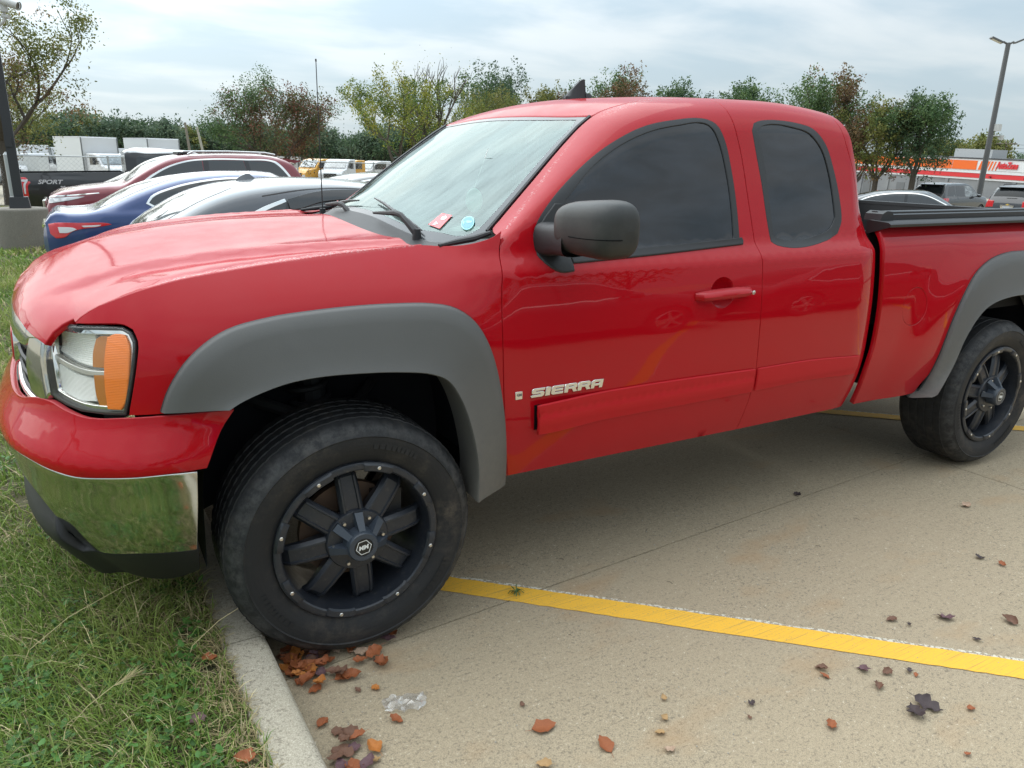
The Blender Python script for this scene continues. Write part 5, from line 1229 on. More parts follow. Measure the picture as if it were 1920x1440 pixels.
# clear plastic wrapper
PL = mat('clear_film', (.9, .9, .9), rough=.08); k = NT(PL); a_ = k.n('ShaderNodeBsdfTransparent', {'Color': (.93, .93, .93, 1)}); g_ = k.n('ShaderNodeBsdfGlossy', {'Roughness': .22}); d_ = k.n('ShaderNodeBsdfDiffuse', {'Color': (.8, .8, .8, 1)}); m1 = k.n('ShaderNodeMixShader', {0: .13, 1: a_.outputs[0], 2: d_.outputs[0]}); f_ = k.n('ShaderNodeFresnel', {'IOR': 1.7}); m2_ = k.n('ShaderNodeMixShader', {0: k.math('MINIMUM', f_.outputs[0], .22), 1: m1.outputs[0], 2: g_.outputs[0]}); k.l(m2_.outputs[0], k.o.inputs['Surface'])
mb = MB(); rows = []
for i in range(15):
    row = []
    for j in range(9):
        u, v = i/14-.5, j/8-.5; h = abs(noise.noise(Vector((u*2.6, v*2.2, 5))))*.040+abs(noise.noise(Vector((u*6, v*4, 2))))*.008; row.append((u*.135*(1-.3*abs(v))+.01*noise.noise(Vector((v*7, u*3, 1))), v*.075*(1-.6*max(0, -u))+.012*noise.noise(Vector((u*6, 2, 1))), h+.002))
    rows.append(row)
mb.loft(rows); w_ = mb.build('plastic_wrapper', PL, smooth=True, angle=25, label='crumpled clear plastic wrapper lying on the concrete near the curb', cat='wrapper'); w_.location = (.018, -.345, .002); w_.rotation_euler.z = rad(-18)
# ================================================================ other cars
def car_paint(name, c, metal=.0, up_=.24):
    m = mat(name, c, rough=.35, coat=1.0, coat_r=.025, metal=metal); k = NT(m)
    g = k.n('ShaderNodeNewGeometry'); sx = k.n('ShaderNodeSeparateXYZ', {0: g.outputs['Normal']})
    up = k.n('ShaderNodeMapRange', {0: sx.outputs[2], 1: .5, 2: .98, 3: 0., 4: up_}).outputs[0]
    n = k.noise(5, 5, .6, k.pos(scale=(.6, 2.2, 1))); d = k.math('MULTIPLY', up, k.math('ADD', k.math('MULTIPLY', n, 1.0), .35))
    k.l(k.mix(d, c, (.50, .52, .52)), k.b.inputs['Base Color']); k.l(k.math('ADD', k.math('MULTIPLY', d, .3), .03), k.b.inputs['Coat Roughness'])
    return m
GLASSC = mat('car_glass', (.006, .008, .009), rough=.02, spec=.8, IOR=1.6)
def mottled_glass():  # base colour mottled from dark to pale grey in streaks
    m = mat('sloping_car_glass', (.05, .055, .055), rough=.04, spec=.9, IOR=1.8); k = NT(m)
    n = k.noise(4, 5, .6, k.pos(scale=(1, 5, 1)), .5); n2 = k.noise(.9, 2, .5)
    c = k.ramp(k.math('ADD', k.math('MULTIPLY', n, .5), k.math('MULTIPLY', n2, .5)), (.42, (.05, .055, .056)), (.58, (.30, .33, .33)))
    k.l(c, k.b.inputs['Base Color']); return m
GLASSD = mottled_glass()
TAILR = mat('tail_lamp_red', (.55, .012, .02), rough=.12, coat=1); TAILW = mat('tail_lamp_clear', (.62, .62, .64), rough=.12, coat=1)
TYREF = mat('far_tyre', (.02, .02, .02), rough=.7); ALLOY = mat('alloy_wheel', (.45, .45, .46), rough=.3, metal=.8); TRIMB = mat('gloss_black_trim', (.01, .01, .011), rough=.2, coat=.5)
GLASST = mat('tailgate_glass', (.012, .014, .015), rough=.05, spec=.25)
class Car:
    """a car body lofted from its side profile; local x from the left-hand end, y from the near side, z from the ground"""
    def __init__(s, name, L, Wd, prof, crown, ye, belt, rr, tum=.24, taper=(.5, .5), rnd=(.26, .26), nose=(.05, .05), z0=.24, **tags):
        s.L, s.Wd, s.R, s.c, s.ye, s.belt, s.r = L, Wd, curve(*prof), curve(*crown), curve(*ye), curve(*belt), curve(*rr)
        s.tum, s.taper, s.rnd, s.nose, s.z0 = tum, taper, rnd, nose, z0
        s.root = empty(name, **tags)
    def f(s, x, z):
        b = s.belt(x); y = .0
        zm = b*.72
        y += .10*((zm-z)/zm)**2 if z < zm else .035*((z-zm)/(b-zm))**2 if z < b else .035+.02+(z-b)*s.tum
        if z >= b: y = .055+(z-b)*s.tum
        elif z > b-.04: y += .02*(z-b+.04)/.04
        for d, tp, rn in ((x, s.taper[0], s.rnd[0]), (s.L-x, s.taper[1], s.rnd[1])):
            if d < tp: y += rn*((tp-d)/tp)**2.6
        return y
    def sh(s, x, z):
        """lean of the nose and tail faces"""
        return 0
    def G(s, x, t):
        R = s.R(x); z1 = max(s.z0+.05, R-s.r(x)); y1 = s.f(x, z1); d = (y1-s.f(x, z1-.02))/.02; ye = max(y1+.03, s.ye(x)); c = s.c(x); m = 2*c/(s.Wd/2-ye)
        if t <= z1: return (x, s.f(x, t), t)
        Lb = max(.03, math.hypot(ye-y1, R-z1)); k = Lb*.42; n0 = math.hypot(1, d); n1 = math.hypot(1, m); q = (t-z1)/Lb
        if q > 1: return (x, ye+(q-1)*Lb, R+m*(q-1)*Lb)
        P1 = (y1+k*d/n0, z1+k/n0); P2 = (ye-k/n1, R-k*m/n1); a = (1-q)**3; b = 3*q*(1-q)**2; e = 3*q*q*(1-q); g = q**3
        return (x, a*y1+b*P1[0]+e*P2[0]+g*ye, a*z1+b*P1[1]+e*P2[1]+g*R)
    def T(s, x, y):
        R = s.R(x); z1 = R-s.r(x); ye = max(s.f(x, z1)+.03, s.ye(x)); q = (y-s.Wd/2)/(s.Wd/2-ye); return (x, y, R+s.c(x)*(1-q*q))
    def body(s, m, arches=(), ar=.36):
        rows = []; n = 72
        for i in range(n+1):
            x = s.L*i/n; R = s.R(x); z1 = max(s.z0+.05, R-s.r(x)); r = []
            zlo = s.z0+.03*max(0, 1-min(x, s.L-x)/.3)
            for ax in arches:
                if abs(x-ax) < ar: zlo = max(zlo, .33+math.sqrt(ar*ar-(x-ax)**2))
            for k in range(15): r.append(s.G(x, zlo+(z1-zlo)*k/14))
            ye = max(s.f(x, z1)+.03, s.ye(x)); Lb = max(.03, math.hypot(ye-s.f(x, z1), R-z1))
            for k in range(1, 6): r.append(s.G(x, z1+Lb*k/5))
            for k in range(1, 7): r.append(s.T(x, ye+(s.Wd/2-ye)*k/6))
            r += [(p[0], s.Wd-p[1], p[2]) for p in r[-2::-1]]; rows.append(r)
        mb = MB(); mb.loft(rows, flip=True)
        for rw, sg in ((rows[0], -1), (rows[-1], 1)):
            h = len(rw)//2; inner = [(p[0]+sg*s.nose[0 if sg < 0 else 1]*math.sin(math.pi*min(1, max(0, (p[2]-s.z0)/(rw[h][2]-s.z0+.001)*.9+.05))), s.Wd/2+(p[1]-s.Wd/2)*.82, s.z0+(p[2]-s.z0)*.94+.015) for p in rw]
            mb.loft([rw, inner]); mb.add(inner, [(k, k+1, len(rw)-2-k, len(rw)-1-k) for k in range(h-1)]+[(h-1, h, h+1)])
        s.shell = mb.build('body', m, s.root, angle=40); return s.shell
    def side(s, name, poly, m, off=.004, holes=(), par=None, both=True, **k):
        o = panel(name, s.G, poly, m, par or s.root, holes=holes, off=off, step=k.pop('step', .09), thick=k.pop('thick', .006), gap=k.pop('gap', 0), **k)
        if both: mirror_tree(o, par or s.root, s.Wd/2)
        return o
    def trim(s, poly, m, w=.02, off=.007, par=None, name='window_trim'):
        q = cmr(poly, .07); q = q if area(q) > 0 else q[::-1]
        return s.side(name, q, m, off=off, holes=[shrink(q, w)], par=par, smooth=False, thick=.008)
    def top(s, name, half, m, off=.004, **k):
        o = half+[(a, s.Wd-b) for a, b in half[::-1]]
        return panel(name, s.T, o, m, k.pop('par', s.root), off=off, step=.10, thick=.006, gap=0, **k)
    def wheels(s, xs, r=.33, inset=.02):
        for x in xs:
            for y, rz in ((inset, 0), (s.Wd-inset, math.pi)):
                w = empty('wheel', (x, y, r), rz); w.parent = s.root
                mb = MB(); mb.lathe([(r*.66, .005), (r*.70, 0), (r*.93, .0), (r, .03), (r, .2), (r*.66, .2)], 36); mb.build('tyre', TYREF, w)
                mb = MB(); mb.lathe([(r*.66, .006), (r*.62, .0), (r*.60, .03), (r*.6, .12)], 36)
                for k in range(5):
                    a = 2*math.pi*k/5+x; R3 = Matrix.Rotation(-a, 3, 'Y'); mb.add([R3 @ Vector(p) for p in ((.03, .012, -.03), (r*.62, .006, -.022), (r*.62, .006, .022), (.03, .012, .03), (.03, .04, -.03), (r*.62, .04, -.022), (r*.62, .04, .022), (.03, .04, .03))], [(0, 1, 2, 3), (0, 4, 5, 1), (3, 2, 6, 7)])
                mb.lathe([(.0001, .005), (.05, .005), (.06, .02)], 16); mb.build('rim', ALLOY, w)
        mb = MB(); mb.box((s.L/2, s.Wd/2, .42), (s.L-.5, s.Wd-.30, .26)); 
        mb.build('underbody', DARK, s.root)
    def box(s, name, c, d, m, par=None, R=None, bev=.0):
        mb = MB(); mb.box(c, d, R); o = mb.build(name, m, par or s.root, smooth=False)
        if bev: b = o.modifiers.new('bevel', 'BEVEL'); b.width = bev; b.segments = 2
        return o
def mirror_pod(c, x, y, z, m, sg=1):
    for yy, q in ((y, -1), (c.Wd-y, 1)):
        mb = MB(); rows = []
        for i in range(9):
            t = -math.pi/2+math.pi*i/8; rows.append([(x+.06*math.cos(t)**.6*math.cos(a), yy+q*.12+.11*math.sin(t), z+.075*math.cos(t)**.6*math.sin(a)) for a in [2*math.pi*k/12 for k in range(12)]] if abs(math.cos(t)) > .01 else [(x, yy+q*.12+.11*math.sin(t), z)]*12)
        mb.loft(rows, close_u=True); mb.box((x, yy, z-.03), (.05, .12, .04)); mb.build('side_mirror', m, c.root)
# --- the grey sedan next to the pickup, tail towards the lawn
GREY = car_paint('dark_grey_paint', (.075, .083, .095), .35)
def sedan(prof, dlo_, name, m, chrome, **tags):
    c = Car(name, 4.84, 1.82, prof, [(0, .015), (.6, .02), (.75, .05), (1.7, .03), (2.7, .03), (3.4, .08), (3.7, .04), (4.84, .02)], [(0, .30), (.6, .20), (.8, .22), (1.7, .33), (2.8, .33), (3.6, .16), (4.2, .16), (4.84, .30)],
            [(0, .80), (.6, .92), (1.4, .945), (2.6, .93), (3.7, .92), (4.3, .82), (4.84, .66)], [(0, .06), (.6, .05), (.8, .10), (1.5, .14), (2.8, .14), (3.5, .08), (4.84, .06)], tum=.34, **tags)
    c.body(m, (.98, 3.86)); c.wheels((.98, 3.86)); return c
c = sedan([(0, .50), (.12, .60), (.45, .74), (.66, .86), (.76, .975), (.97, 1.11), (1.24, 1.255), (1.52, 1.345), (1.76, 1.385), (2.19, 1.41), (2.5, 1.40), (2.87, 1.345), (3.4, 1.09), (3.62, .985), (4.2, .90), (4.65, .76), (4.84, .60)], None, 'parked_car', GREY, 0, label='dark grey sedan parked with its tail to the lawn beside the red pickup', cat='car')
c.root.location = (-1.0, 4.30, TZ(1, 5)-.005); gs = c
c.top('rear_window', [(.72, .26), (.95, .27), (1.2, .29), (1.40, .34), (1.50, .42), (1.52, .6), (1.53, .91)][:-1]+[(1.53, .9)], GLASSD)
c.top('windshield', [(2.92, .5), (2.92, .37), (3.2, .26), (3.52, .20), (3.56, .5)], GLASSD)
sw = [(1.38, 1.02), (1.52, 1.10), (1.72, 1.20), (1.98, 1.275), (2.30, 1.315), (2.62, 1.315), (2.90, 1.27), (3.2, 1.14), (3.42, 1.01), (2.6, .965), (1.6, .955), (1.40, .975)]
w = c.side('side_glass', sw, GLASSC); c.trim([(1.34, 1.02), (1.50, 1.115), (1.72, 1.225), (1.90, 1.275), (1.90, 1.262), (1.72, 1.20), (1.55, 1.105), (1.42, 1.02), (1.45, .985), (1.38, .97)], CHROME, .5, .009, name='chrome_strip') if False else None
c.side('chrome_strip', [(1.35, 1.00), (1.50, 1.105), (1.70, 1.21), (1.88, 1.27), (1.89, 1.25), (1.72, 1.185), (1.54, 1.082), (1.41, 1.0), (1.42, .98), (1.36, .975)], CHROME, off=.008, step=.05)
VIS = mat('smoked_visor', (.010, .011, .012), rough=.10, coat=1.0)
c.side('window_visor', [(1.90, 1.262), (2.2, 1.322), (2.5, 1.335), (2.8, 1.315), (3.1, 1.22), (3.3, 1.12), (3.28, 1.07), (3.05, 1.15), (2.78, 1.235), (2.5, 1.26), (2.2, 1.245), (1.95, 1.185), (1.91, 1.19)], VIS, off=.028, thick=.02, step=.05)
c.side('pillar_trim', [(1.83, .97), (1.90, .97), (1.97, 1.26), (1.89, 1.24)], TRIMB, off=.007, step=.05); c.side('pillar_trim', [(2.52, .97), (2.60, .97), (2.60, 1.31), (2.53, 1.31)], TRIMB, off=.007, step=.05)
c.side('roof_seam', [(1.70, 1.30), (2.1, 1.36), (2.6, 1.372), (2.9, 1.32), (2.9, 1.314), (2.6, 1.364), (2.1, 1.352), (1.70, 1.292)], TRIMB, off=.003, step=.05, thick=.002)
# white letter sticker in the quarter window
st = panel('window_sticker', c.G, [(1.60, 1.00), (1.66, 1.00), (1.70, 1.07), (1.76, 1.06), (1.77, 1.09), (1.72, 1.10), (1.76, 1.16), (1.72, 1.17), (1.68, 1.11), (1.62, 1.12), (1.60, 1.09), (1.66, 1.08), (1.63, 1.03), (1.60, 1.03)], WHITEP, c.root, off=.009, step=.05, thick=.001, gap=0, smooth=False)
mb = MB(); q = c.T(1.72, .91); mb.loft([[(q[0]+x, q[1]-w_, q[2]-.01), (q[0]+x, q[1]-w_*.3, q[2]+h), (q[0]+x, q[1]+w_*.3, q[2]+h), (q[0]+x, q[1]+w_, q[2]-.01)] for x, h, w_ in ((-.09, .0, .012), (-.05, .03, .03), (.0, .05, .035), (.03, .05, .03), (.09, .0, .01))]); mb.build('roof_antenna', GREY, c.root)
for y in (.25, 1.57): c.box('tail_lamp', (.04, y, .80), (.12, .34, .14), TAILR, bev=.03).location.z = -.26
mirror_pod(c, 3.25, .03, 1.02, GREY)
# --- the blue sedan
BLUE = car_paint('deep_blue_paint', (.012, .040, .155), .25)
c = sedan([(0, .80), (.06, .885), (.30, .915), (.50, .925), (.73, 1.005), (1.15, 1.195), (1.58, 1.335), (2.0, 1.40), (2.46, 1.42), (2.9, 1.39), (3.4, 1.14), (3.72, .99), (4.3, .88), (4.84, .58)], None, 'parked_car', BLUE, 1, label='blue sedan with red tail light reversed in between the grey sedan and the red wagon', cat='car')
c.root.location = (-1.03, 9.0, TZ(1, 9.5)); bl = c
c.top('rear_window', [(.58, .26), (.95, .26), (1.3, .30), (1.55, .37), (1.60, .6)], GLASSD)
c.top('windshield', [(2.95, .5), (2.95, .37), (3.3, .25), (3.62, .19), (3.66, .5)], GLASSD)
sw = [(1.22, 1.03), (1.27, 1.10), (1.52, 1.21), (1.90, 1.30), (2.30, 1.345), (2.7, 1.335), (3.0, 1.27), (3.4, 1.09), (3.6, .985), (2.6, .955), (1.62, .945), (1.46, .935)]
c.side('side_glass', sw, GLASSC); c.trim([(1.18, 1.03), (1.25, 1.12), (1.52, 1.235), (1.90, 1.325), (2.30, 1.37), (2.7, 1.36), (3.0, 1.295), (3.42, 1.10), (3.66, .97), (2.6, .935), (1.62, .920), (1.42, .905)], CHROME, .024)
c.side('pillar_trim', [(1.72, .95), (1.80, .95), (1.93, 1.30), (1.87, 1.29)], TRIMB, off=.006, step=.05); c.side('pillar_trim', [(2.52, .96), (2.60, .96), (2.60, 1.34), (2.53, 1.34)], TRIMB, off=.006, step=.05)
tl_ = c.side('tail_light', [(.035, .775), (.12, .795), (.40, .80), (.70, .79), (.74, .775), (.55, .745), (.38, .725), (.28, .69), (.20, .625), (.10, .605), (.045, .66)], TAILR, off=.008, step=.04)
c.side('tail_light_clear', [(.14, .745), (.30, .74), (.34, .722), (.24, .68), (.15, .675)], TAILW, off=.012, step=.04, par=tl_, both=False); c.side('tail_light_clear', [(.40, .765), (.62, .772), (.60, .76), (.42, .748)], TAILW, off=.012, step=.04, par=tl_, both=False)
c.box('bumper_chrome', (-.02, .91, .74), (.05, 1.0, .04), CHROME); mirror_pod(c, 3.3, .03, 1.0, BLUE)
# --- the maroon wagon, nose towards the lawn
MAR = car_paint('maroon_paint', (.19, .012, .022), .2)
c = Car('parked_car', 4.85, 1.95, [(0, .78), (.05, .93), (.12, .985), (.5, 1.09), (1.0, 1.155), (1.27, 1.185), (1.55, 1.36), (1.85, 1.54), (2.04, 1.63), (2.3, 1.70), (2.72, 1.735), (3.4, 1.75), (3.94, 1.73), (4.30, 1.66), (4.42, 1.60), (4.62, 1.32), (4.75, 1.10), (4.85, .9)], [(0, .02), (1.2, .03), (1.6, .10), (2.1, .04), (4.2, .03), (4.85, .02)], [(0, .34), (.5, .22), (1.2, .20), (2.1, .33), (4.2, .33), (4.85, .35)],
        [(0, .86), (.6, 1.02), (1.4, 1.12), (3.0, 1.15), (4.85, 1.18)], [(0, .08), (1.2, .07), (1.6, .08), (2.2, .12), (4.3, .12), (4.85, .10)], tum=.30, label='maroon sport utility wagon with chrome window trim parked nose to the lawn', cat='car')
c.root.location = (-1.12, 13.75, TZ(1, 14.5)); c.body(MAR, (.92, 3.85), .40); c.wheels((.92, 3.85), .36)
c.top('windshield', [(1.30, .75), (1.34, .25), (1.55, .25), (1.85, .30), (2.06, .37), (2.10, .75)], GLASSD)
c.side('side_glass', [(1.62, 1.19), (1.80, 1.33), (2.10, 1.49), (2.40, 1.585), (2.68, 1.62), (2.70, 1.19)], GLASSC); c.side('side_glass', [(2.80, 1.19), (2.80, 1.625), (3.45, 1.63), (3.56, 1.20)], GLASSC); c.side('side_glass', [(3.64, 1.20), (3.54, 1.63), (4.02, 1.60), (4.12, 1.55), (4.36, 1.25), (4.30, 1.21)], GLASSC)
c.side('pillar_trim', [(2.70, 1.18), (2.80, 1.18), (2.80, 1.635), (2.70, 1.63)], TRIMB, step=.05); c.side('pillar_trim', [(3.56, 1.19), (3.64, 1.19), (3.54, 1.635), (3.46, 1.635)], TRIMB, step=.05)
c.side('chrome_strip', [(1.56, 1.20), (1.76, 1.345), (2.08, 1.515), (2.40, 1.61), (2.70, 1.648), (3.5, 1.66), (4.06, 1.63), (4.16, 1.57), (4.42, 1.24), (4.39, 1.22), (4.13, 1.54), (4.03, 1.605), (3.5, 1.635), (2.70, 1.624), (2.40, 1.587), (2.10, 1.495), (1.79, 1.325), (1.60, 1.18)], CHROME, off=.008, step=.04)
for y in (.30, 1.65):
    mb = MB(); mb.tube([(2.45, y, 1.735), (2.55, y, 1.785), (3.2, y, 1.80), (3.9, y, 1.79), (4.1, y, 1.755)], .018, 6); mb.build('roof_rail', mat('roof_rail_silver', (.5, .5, .5), rough=.3, metal=.7) if y < 1 else bpy.data.materials['roof_rail_silver'], c.root)
mb = MB(); mb.box((2.42, .975, 1.755), (.22, .8, .035)); mb.build('roof_pod', BLACK, c.root)
mb = MB(); mb.prism([(4.15, 1.70), (4.60, 1.655), (4.62, 1.635), (4.48, 1.60), (4.2, 1.66)], .30, 1.65); mb.build('rear_spoiler', MAR, c.root)
hl_ = c.side('headlight', [(.05, .84), (.50, .93), (.62, .965), (.30, .95), (.06, .93)], TAILW, off=.008, step=.04); c.side('chrome_strip', [(.06, .965), (.3, .985), (.85, 1.03), (.86, 1.02), (.3, .965), (.06, .95)], CHROME, off=.007, step=.04)
c.box('grille', (-.03, .975, .76), (.06, 1.05, .26), CHROMED, bev=.02); c.box('front_bumper', (.02, .975, .50), (.16, 1.6, .26), GREYP, bev=.04)
mirror_pod(c, 1.85, -.02, 1.24, MAR); ms_ = c
# --- a lower maroon car beyond it
c = sedan([(0, .62), (.1, .74), (.6, .90), (1.05, .99), (1.3, 1.10), (1.72, 1.315), (2.0, 1.40), (2.4, 1.44), (3.0, 1.42), (3.5, 1.30), (4.0, 1.12), (4.2, 1.08), (4.7, 1.02), (4.84, .9)], None, 'parked_car', MAR, 0, label='low maroon car mostly hidden between the maroon wagon and the black pickup', cat='car')
c.root.location = (-1.25, 17.0, TZ(1, 17.5)); c.top('windshield', [(1.16, .7), (1.20, .24), (1.5, .28), (1.85, .36), (1.9, .7)], GLASSD)
c.side('side_glass', [(1.55, 1.01), (2.0, 1.24), (2.4, 1.33), (3.0, 1.33), (3.6, 1.18), (3.9, 1.0), (2.6, .97)], GLASSC); mirror_pod(c, 1.75, .0, 1.10, MAR)
# --- black pickup, tail to the lawn
BLK = car_paint('black_paint', (.006, .006, .007), up_=.12); BLK.node_tree.nodes['Principled BSDF'].inputs['Coat Weight'].default_value = .8
c = Car('parked_pickup', 5.9, 2.0, [(0, 1.30), (2.31, 1.345), (2.36, 1.80), (2.46, 1.86), (2.9, 1.90), (3.4, 1.90), (4.16, 1.82), (4.55, 1.58), (4.95, 1.30), (5.1, 1.24), (5.6, 1.18), (5.9, 1.0)], [(0, .0), (2.3, .0), (2.5, .03), (4.1, .03), (4.6, .08), (5.0, .03), (5.9, .02)], [(0, .06), (2.3, .06), (2.4, .25), (4.1, .30), (5.0, .2), (5.9, .3)], [(0, 1.22), (2.3, 1.22), (5.9, 1.18)], [(0, .03), (2.3, .03), (2.4, .08), (4.2, .07), (5.0, .06), (5.9, .08)], tum=.13, taper=(.10, .5), rnd=(.05, .3), z0=.5, nose=(.01, .05), label='black pickup truck with SPORT lettering behind the light pole', cat='pickup truck')
c.root.location = (-1.80, 19.8, TZ(1, 20.5))
# bed and cab as separate shells
def shell(c, x0, x1, name, m, top=True, arches=(), ar=.47):
    rows = []; n = max(8, int((x1-x0)/.07))
    for i in range(n+1):
        x = x0+(x1-x0)*i/n; R = c.R(x) if x > 2.36 or not name == 'bed' else 1.30+.05*x/2.3; z1 = R-(.03 if name == 'bed' else c.r(x)); zlo = c.z0; r = []
        for ax in arches:
            if abs(x-ax) < ar: zlo = max(zlo, .40+math.sqrt(ar*ar-(x-ax)**2))
        for k in range(13): z = zlo+(z1-zlo)*k/12; r.append((x, c.f(x, z), z))
        if name == 'bed': r += [(x, c.f(x, z1)+.012, R), (x, .12, R), (x, .12, .85), (x, c.Wd/2, .85)]
        else:
            ye = max(c.f(x, z1)+.03, c.ye(x)); Lb = math.hypot(ye-c.f(x, z1), R-z1)
            for k in range(1, 6): r.append(c.G(x, z1+Lb*k/5))
            for k in range(1, 5): r.append(c.T(x, ye+(c.Wd/2-ye)*k/4))
        r += [(p[0], c.Wd-p[1], p[2]) for p in r[-2::-1]]; rows.append(r)
    mb = MB(); mb.loft(rows, flip=True); 
    for rw in (rows[0], rows[-1]):
        h = len(rw)//2; mb.add(rw, [(k, k+1, len(rw)-2-k, len(rw)-1-k) for k in range(h-1)])
    return mb.build(name, m, c.root, angle=30)
shell(c, .0, 2.30, 'bed', BLK, arches=(1.05,)); shell(c, 2.365, 5.9, 'cab', BLK, arches=(4.85,)); c.wheels((1.05, 4.85), .40)
c.side('side_glass', [(2.62, 1.30), (2.62, 1.70), (2.70, 1.74), (3.45, 1.75), (3.48, 1.30)], GLASSC); c.side('side_glass', [(3.56, 1.30), (3.56, 1.74), (4.0, 1.70), (4.3, 1.52), (4.5, 1.33)], GLASSC)
c.side('tail_light', [(.012, 1.20), (.26, 1.20), (.27, 1.10), (.20, 1.02), (.18, .76), (.012, .74)], TAILR, off=.012, step=.05); c.side('tail_light_clear', [(.06, 1.15), (.20, 1.15), (.20, 1.12), (.15, 1.04), (.13, .82), (.10, .82), (.115, 1.06), (.15, 1.10), (.06, 1.11)], TAILW, off=.016, step=.05)
c.side('arch_lip', [(1.05+.56*math.cos(a), .40+.56*math.sin(a)) for a in [math.pi*k/18 for k in range(19)]]+[(1.05+.50*math.cos(a), .40+.50*math.sin(a)) for a in [math.pi*k/18 for k in range(18, -1, -1)]], TRIMB, off=.03, thick=.03, step=.06)
me = text_mesh('SPORT', .135, .002, .004, shear=.3, sx=1.25); mesh_obj('decal_letters', me, mat('decal_silver', (.55, .55, .56), rough=.4), c.root, Matrix.Translation((.40, c.f(.6, 1.05)-.012, 1.03)) @ Matrix.Rotation(rad(90), 4, 'X'))
me = text_mesh('4x4', .05, .002, .002, shear=.3, sx=1.3); mesh_obj('decal_letters', me, bpy.data.materials['decal_silver'], c.root, Matrix.Translation((.86, c.f(.6, 1.0)-.012, .965)) @ Matrix.Rotation(rad(90), 4, 'X'))
c.box('rear_bumper', (-.05, 1.0, .60), (.16, 1.9, .18), BLACK, bev=.03); mirror_pod(c, 4.35, -.05, 1.40, BLK); bp = c
# --- a black car whose roof shows beyond the grey sedan
BLK2 = car_paint('black_car_paint', (.010, .010, .012), up_=.14)
def plain_sedan(name, m, loc, rz, **tags):
    c = sedan([(0, .80), (.06, .885), (.30, .915), (.50, .925), (.73, 1.005), (1.15, 1.195), (1.58, 1.335), (2.0, 1.40), (2.46, 1.42), (2.9, 1.39), (3.4, 1.14), (3.72, .99), (4.3, .88), (4.84, .58)], None, name, m, 1, **tags)
    c.root.location = loc; c.root.rotation_euler.z = rz
    c.top('rear_window', [(.58, .26), (.95, .26), (1.3, .30), (1.55, .37), (1.60, .6)], GLASSC); c.top('windshield', [(2.95, .5), (2.95, .37), (3.3, .25), (3.62, .19), (3.66, .5)], GLASSC)
    c.side('side_glass', [(1.12, 1.02), (1.30, 1.12), (1.60, 1.24), (1.95, 1.315), (2.30, 1.345), (2.7, 1.335), (3.0, 1.27), (3.4, 1.09), (3.6, .985), (2.6, .955), (1.62, .95), (1.25, .965)], GLASSC)
    c.trim([(1.04, 1.01), (1.26, 1.14), (1.56, 1.265), (1.92, 1.34), (2.30, 1.375), (2.7, 1.365), (3.0, 1.30), (3.42, 1.11), (3.66, .975), (2.6, .93), (1.62, .920), (1.20, .94)], CHROME, .026)
    c.side('pillar_trim', [(2.38, .96), (2.46, .96), (2.46, 1.34), (2.38, 1.34)], TRIMB, off=.006, step=.06)
    mirror_pod(c, 3.3, .03, 1.0, m); return c
c = plain_sedan('parked_car', BLK2, (2.0, 10.7, TZ(4, 11)), 0, label='black car of which only the roof shows beyond the grey sedan', cat='car')
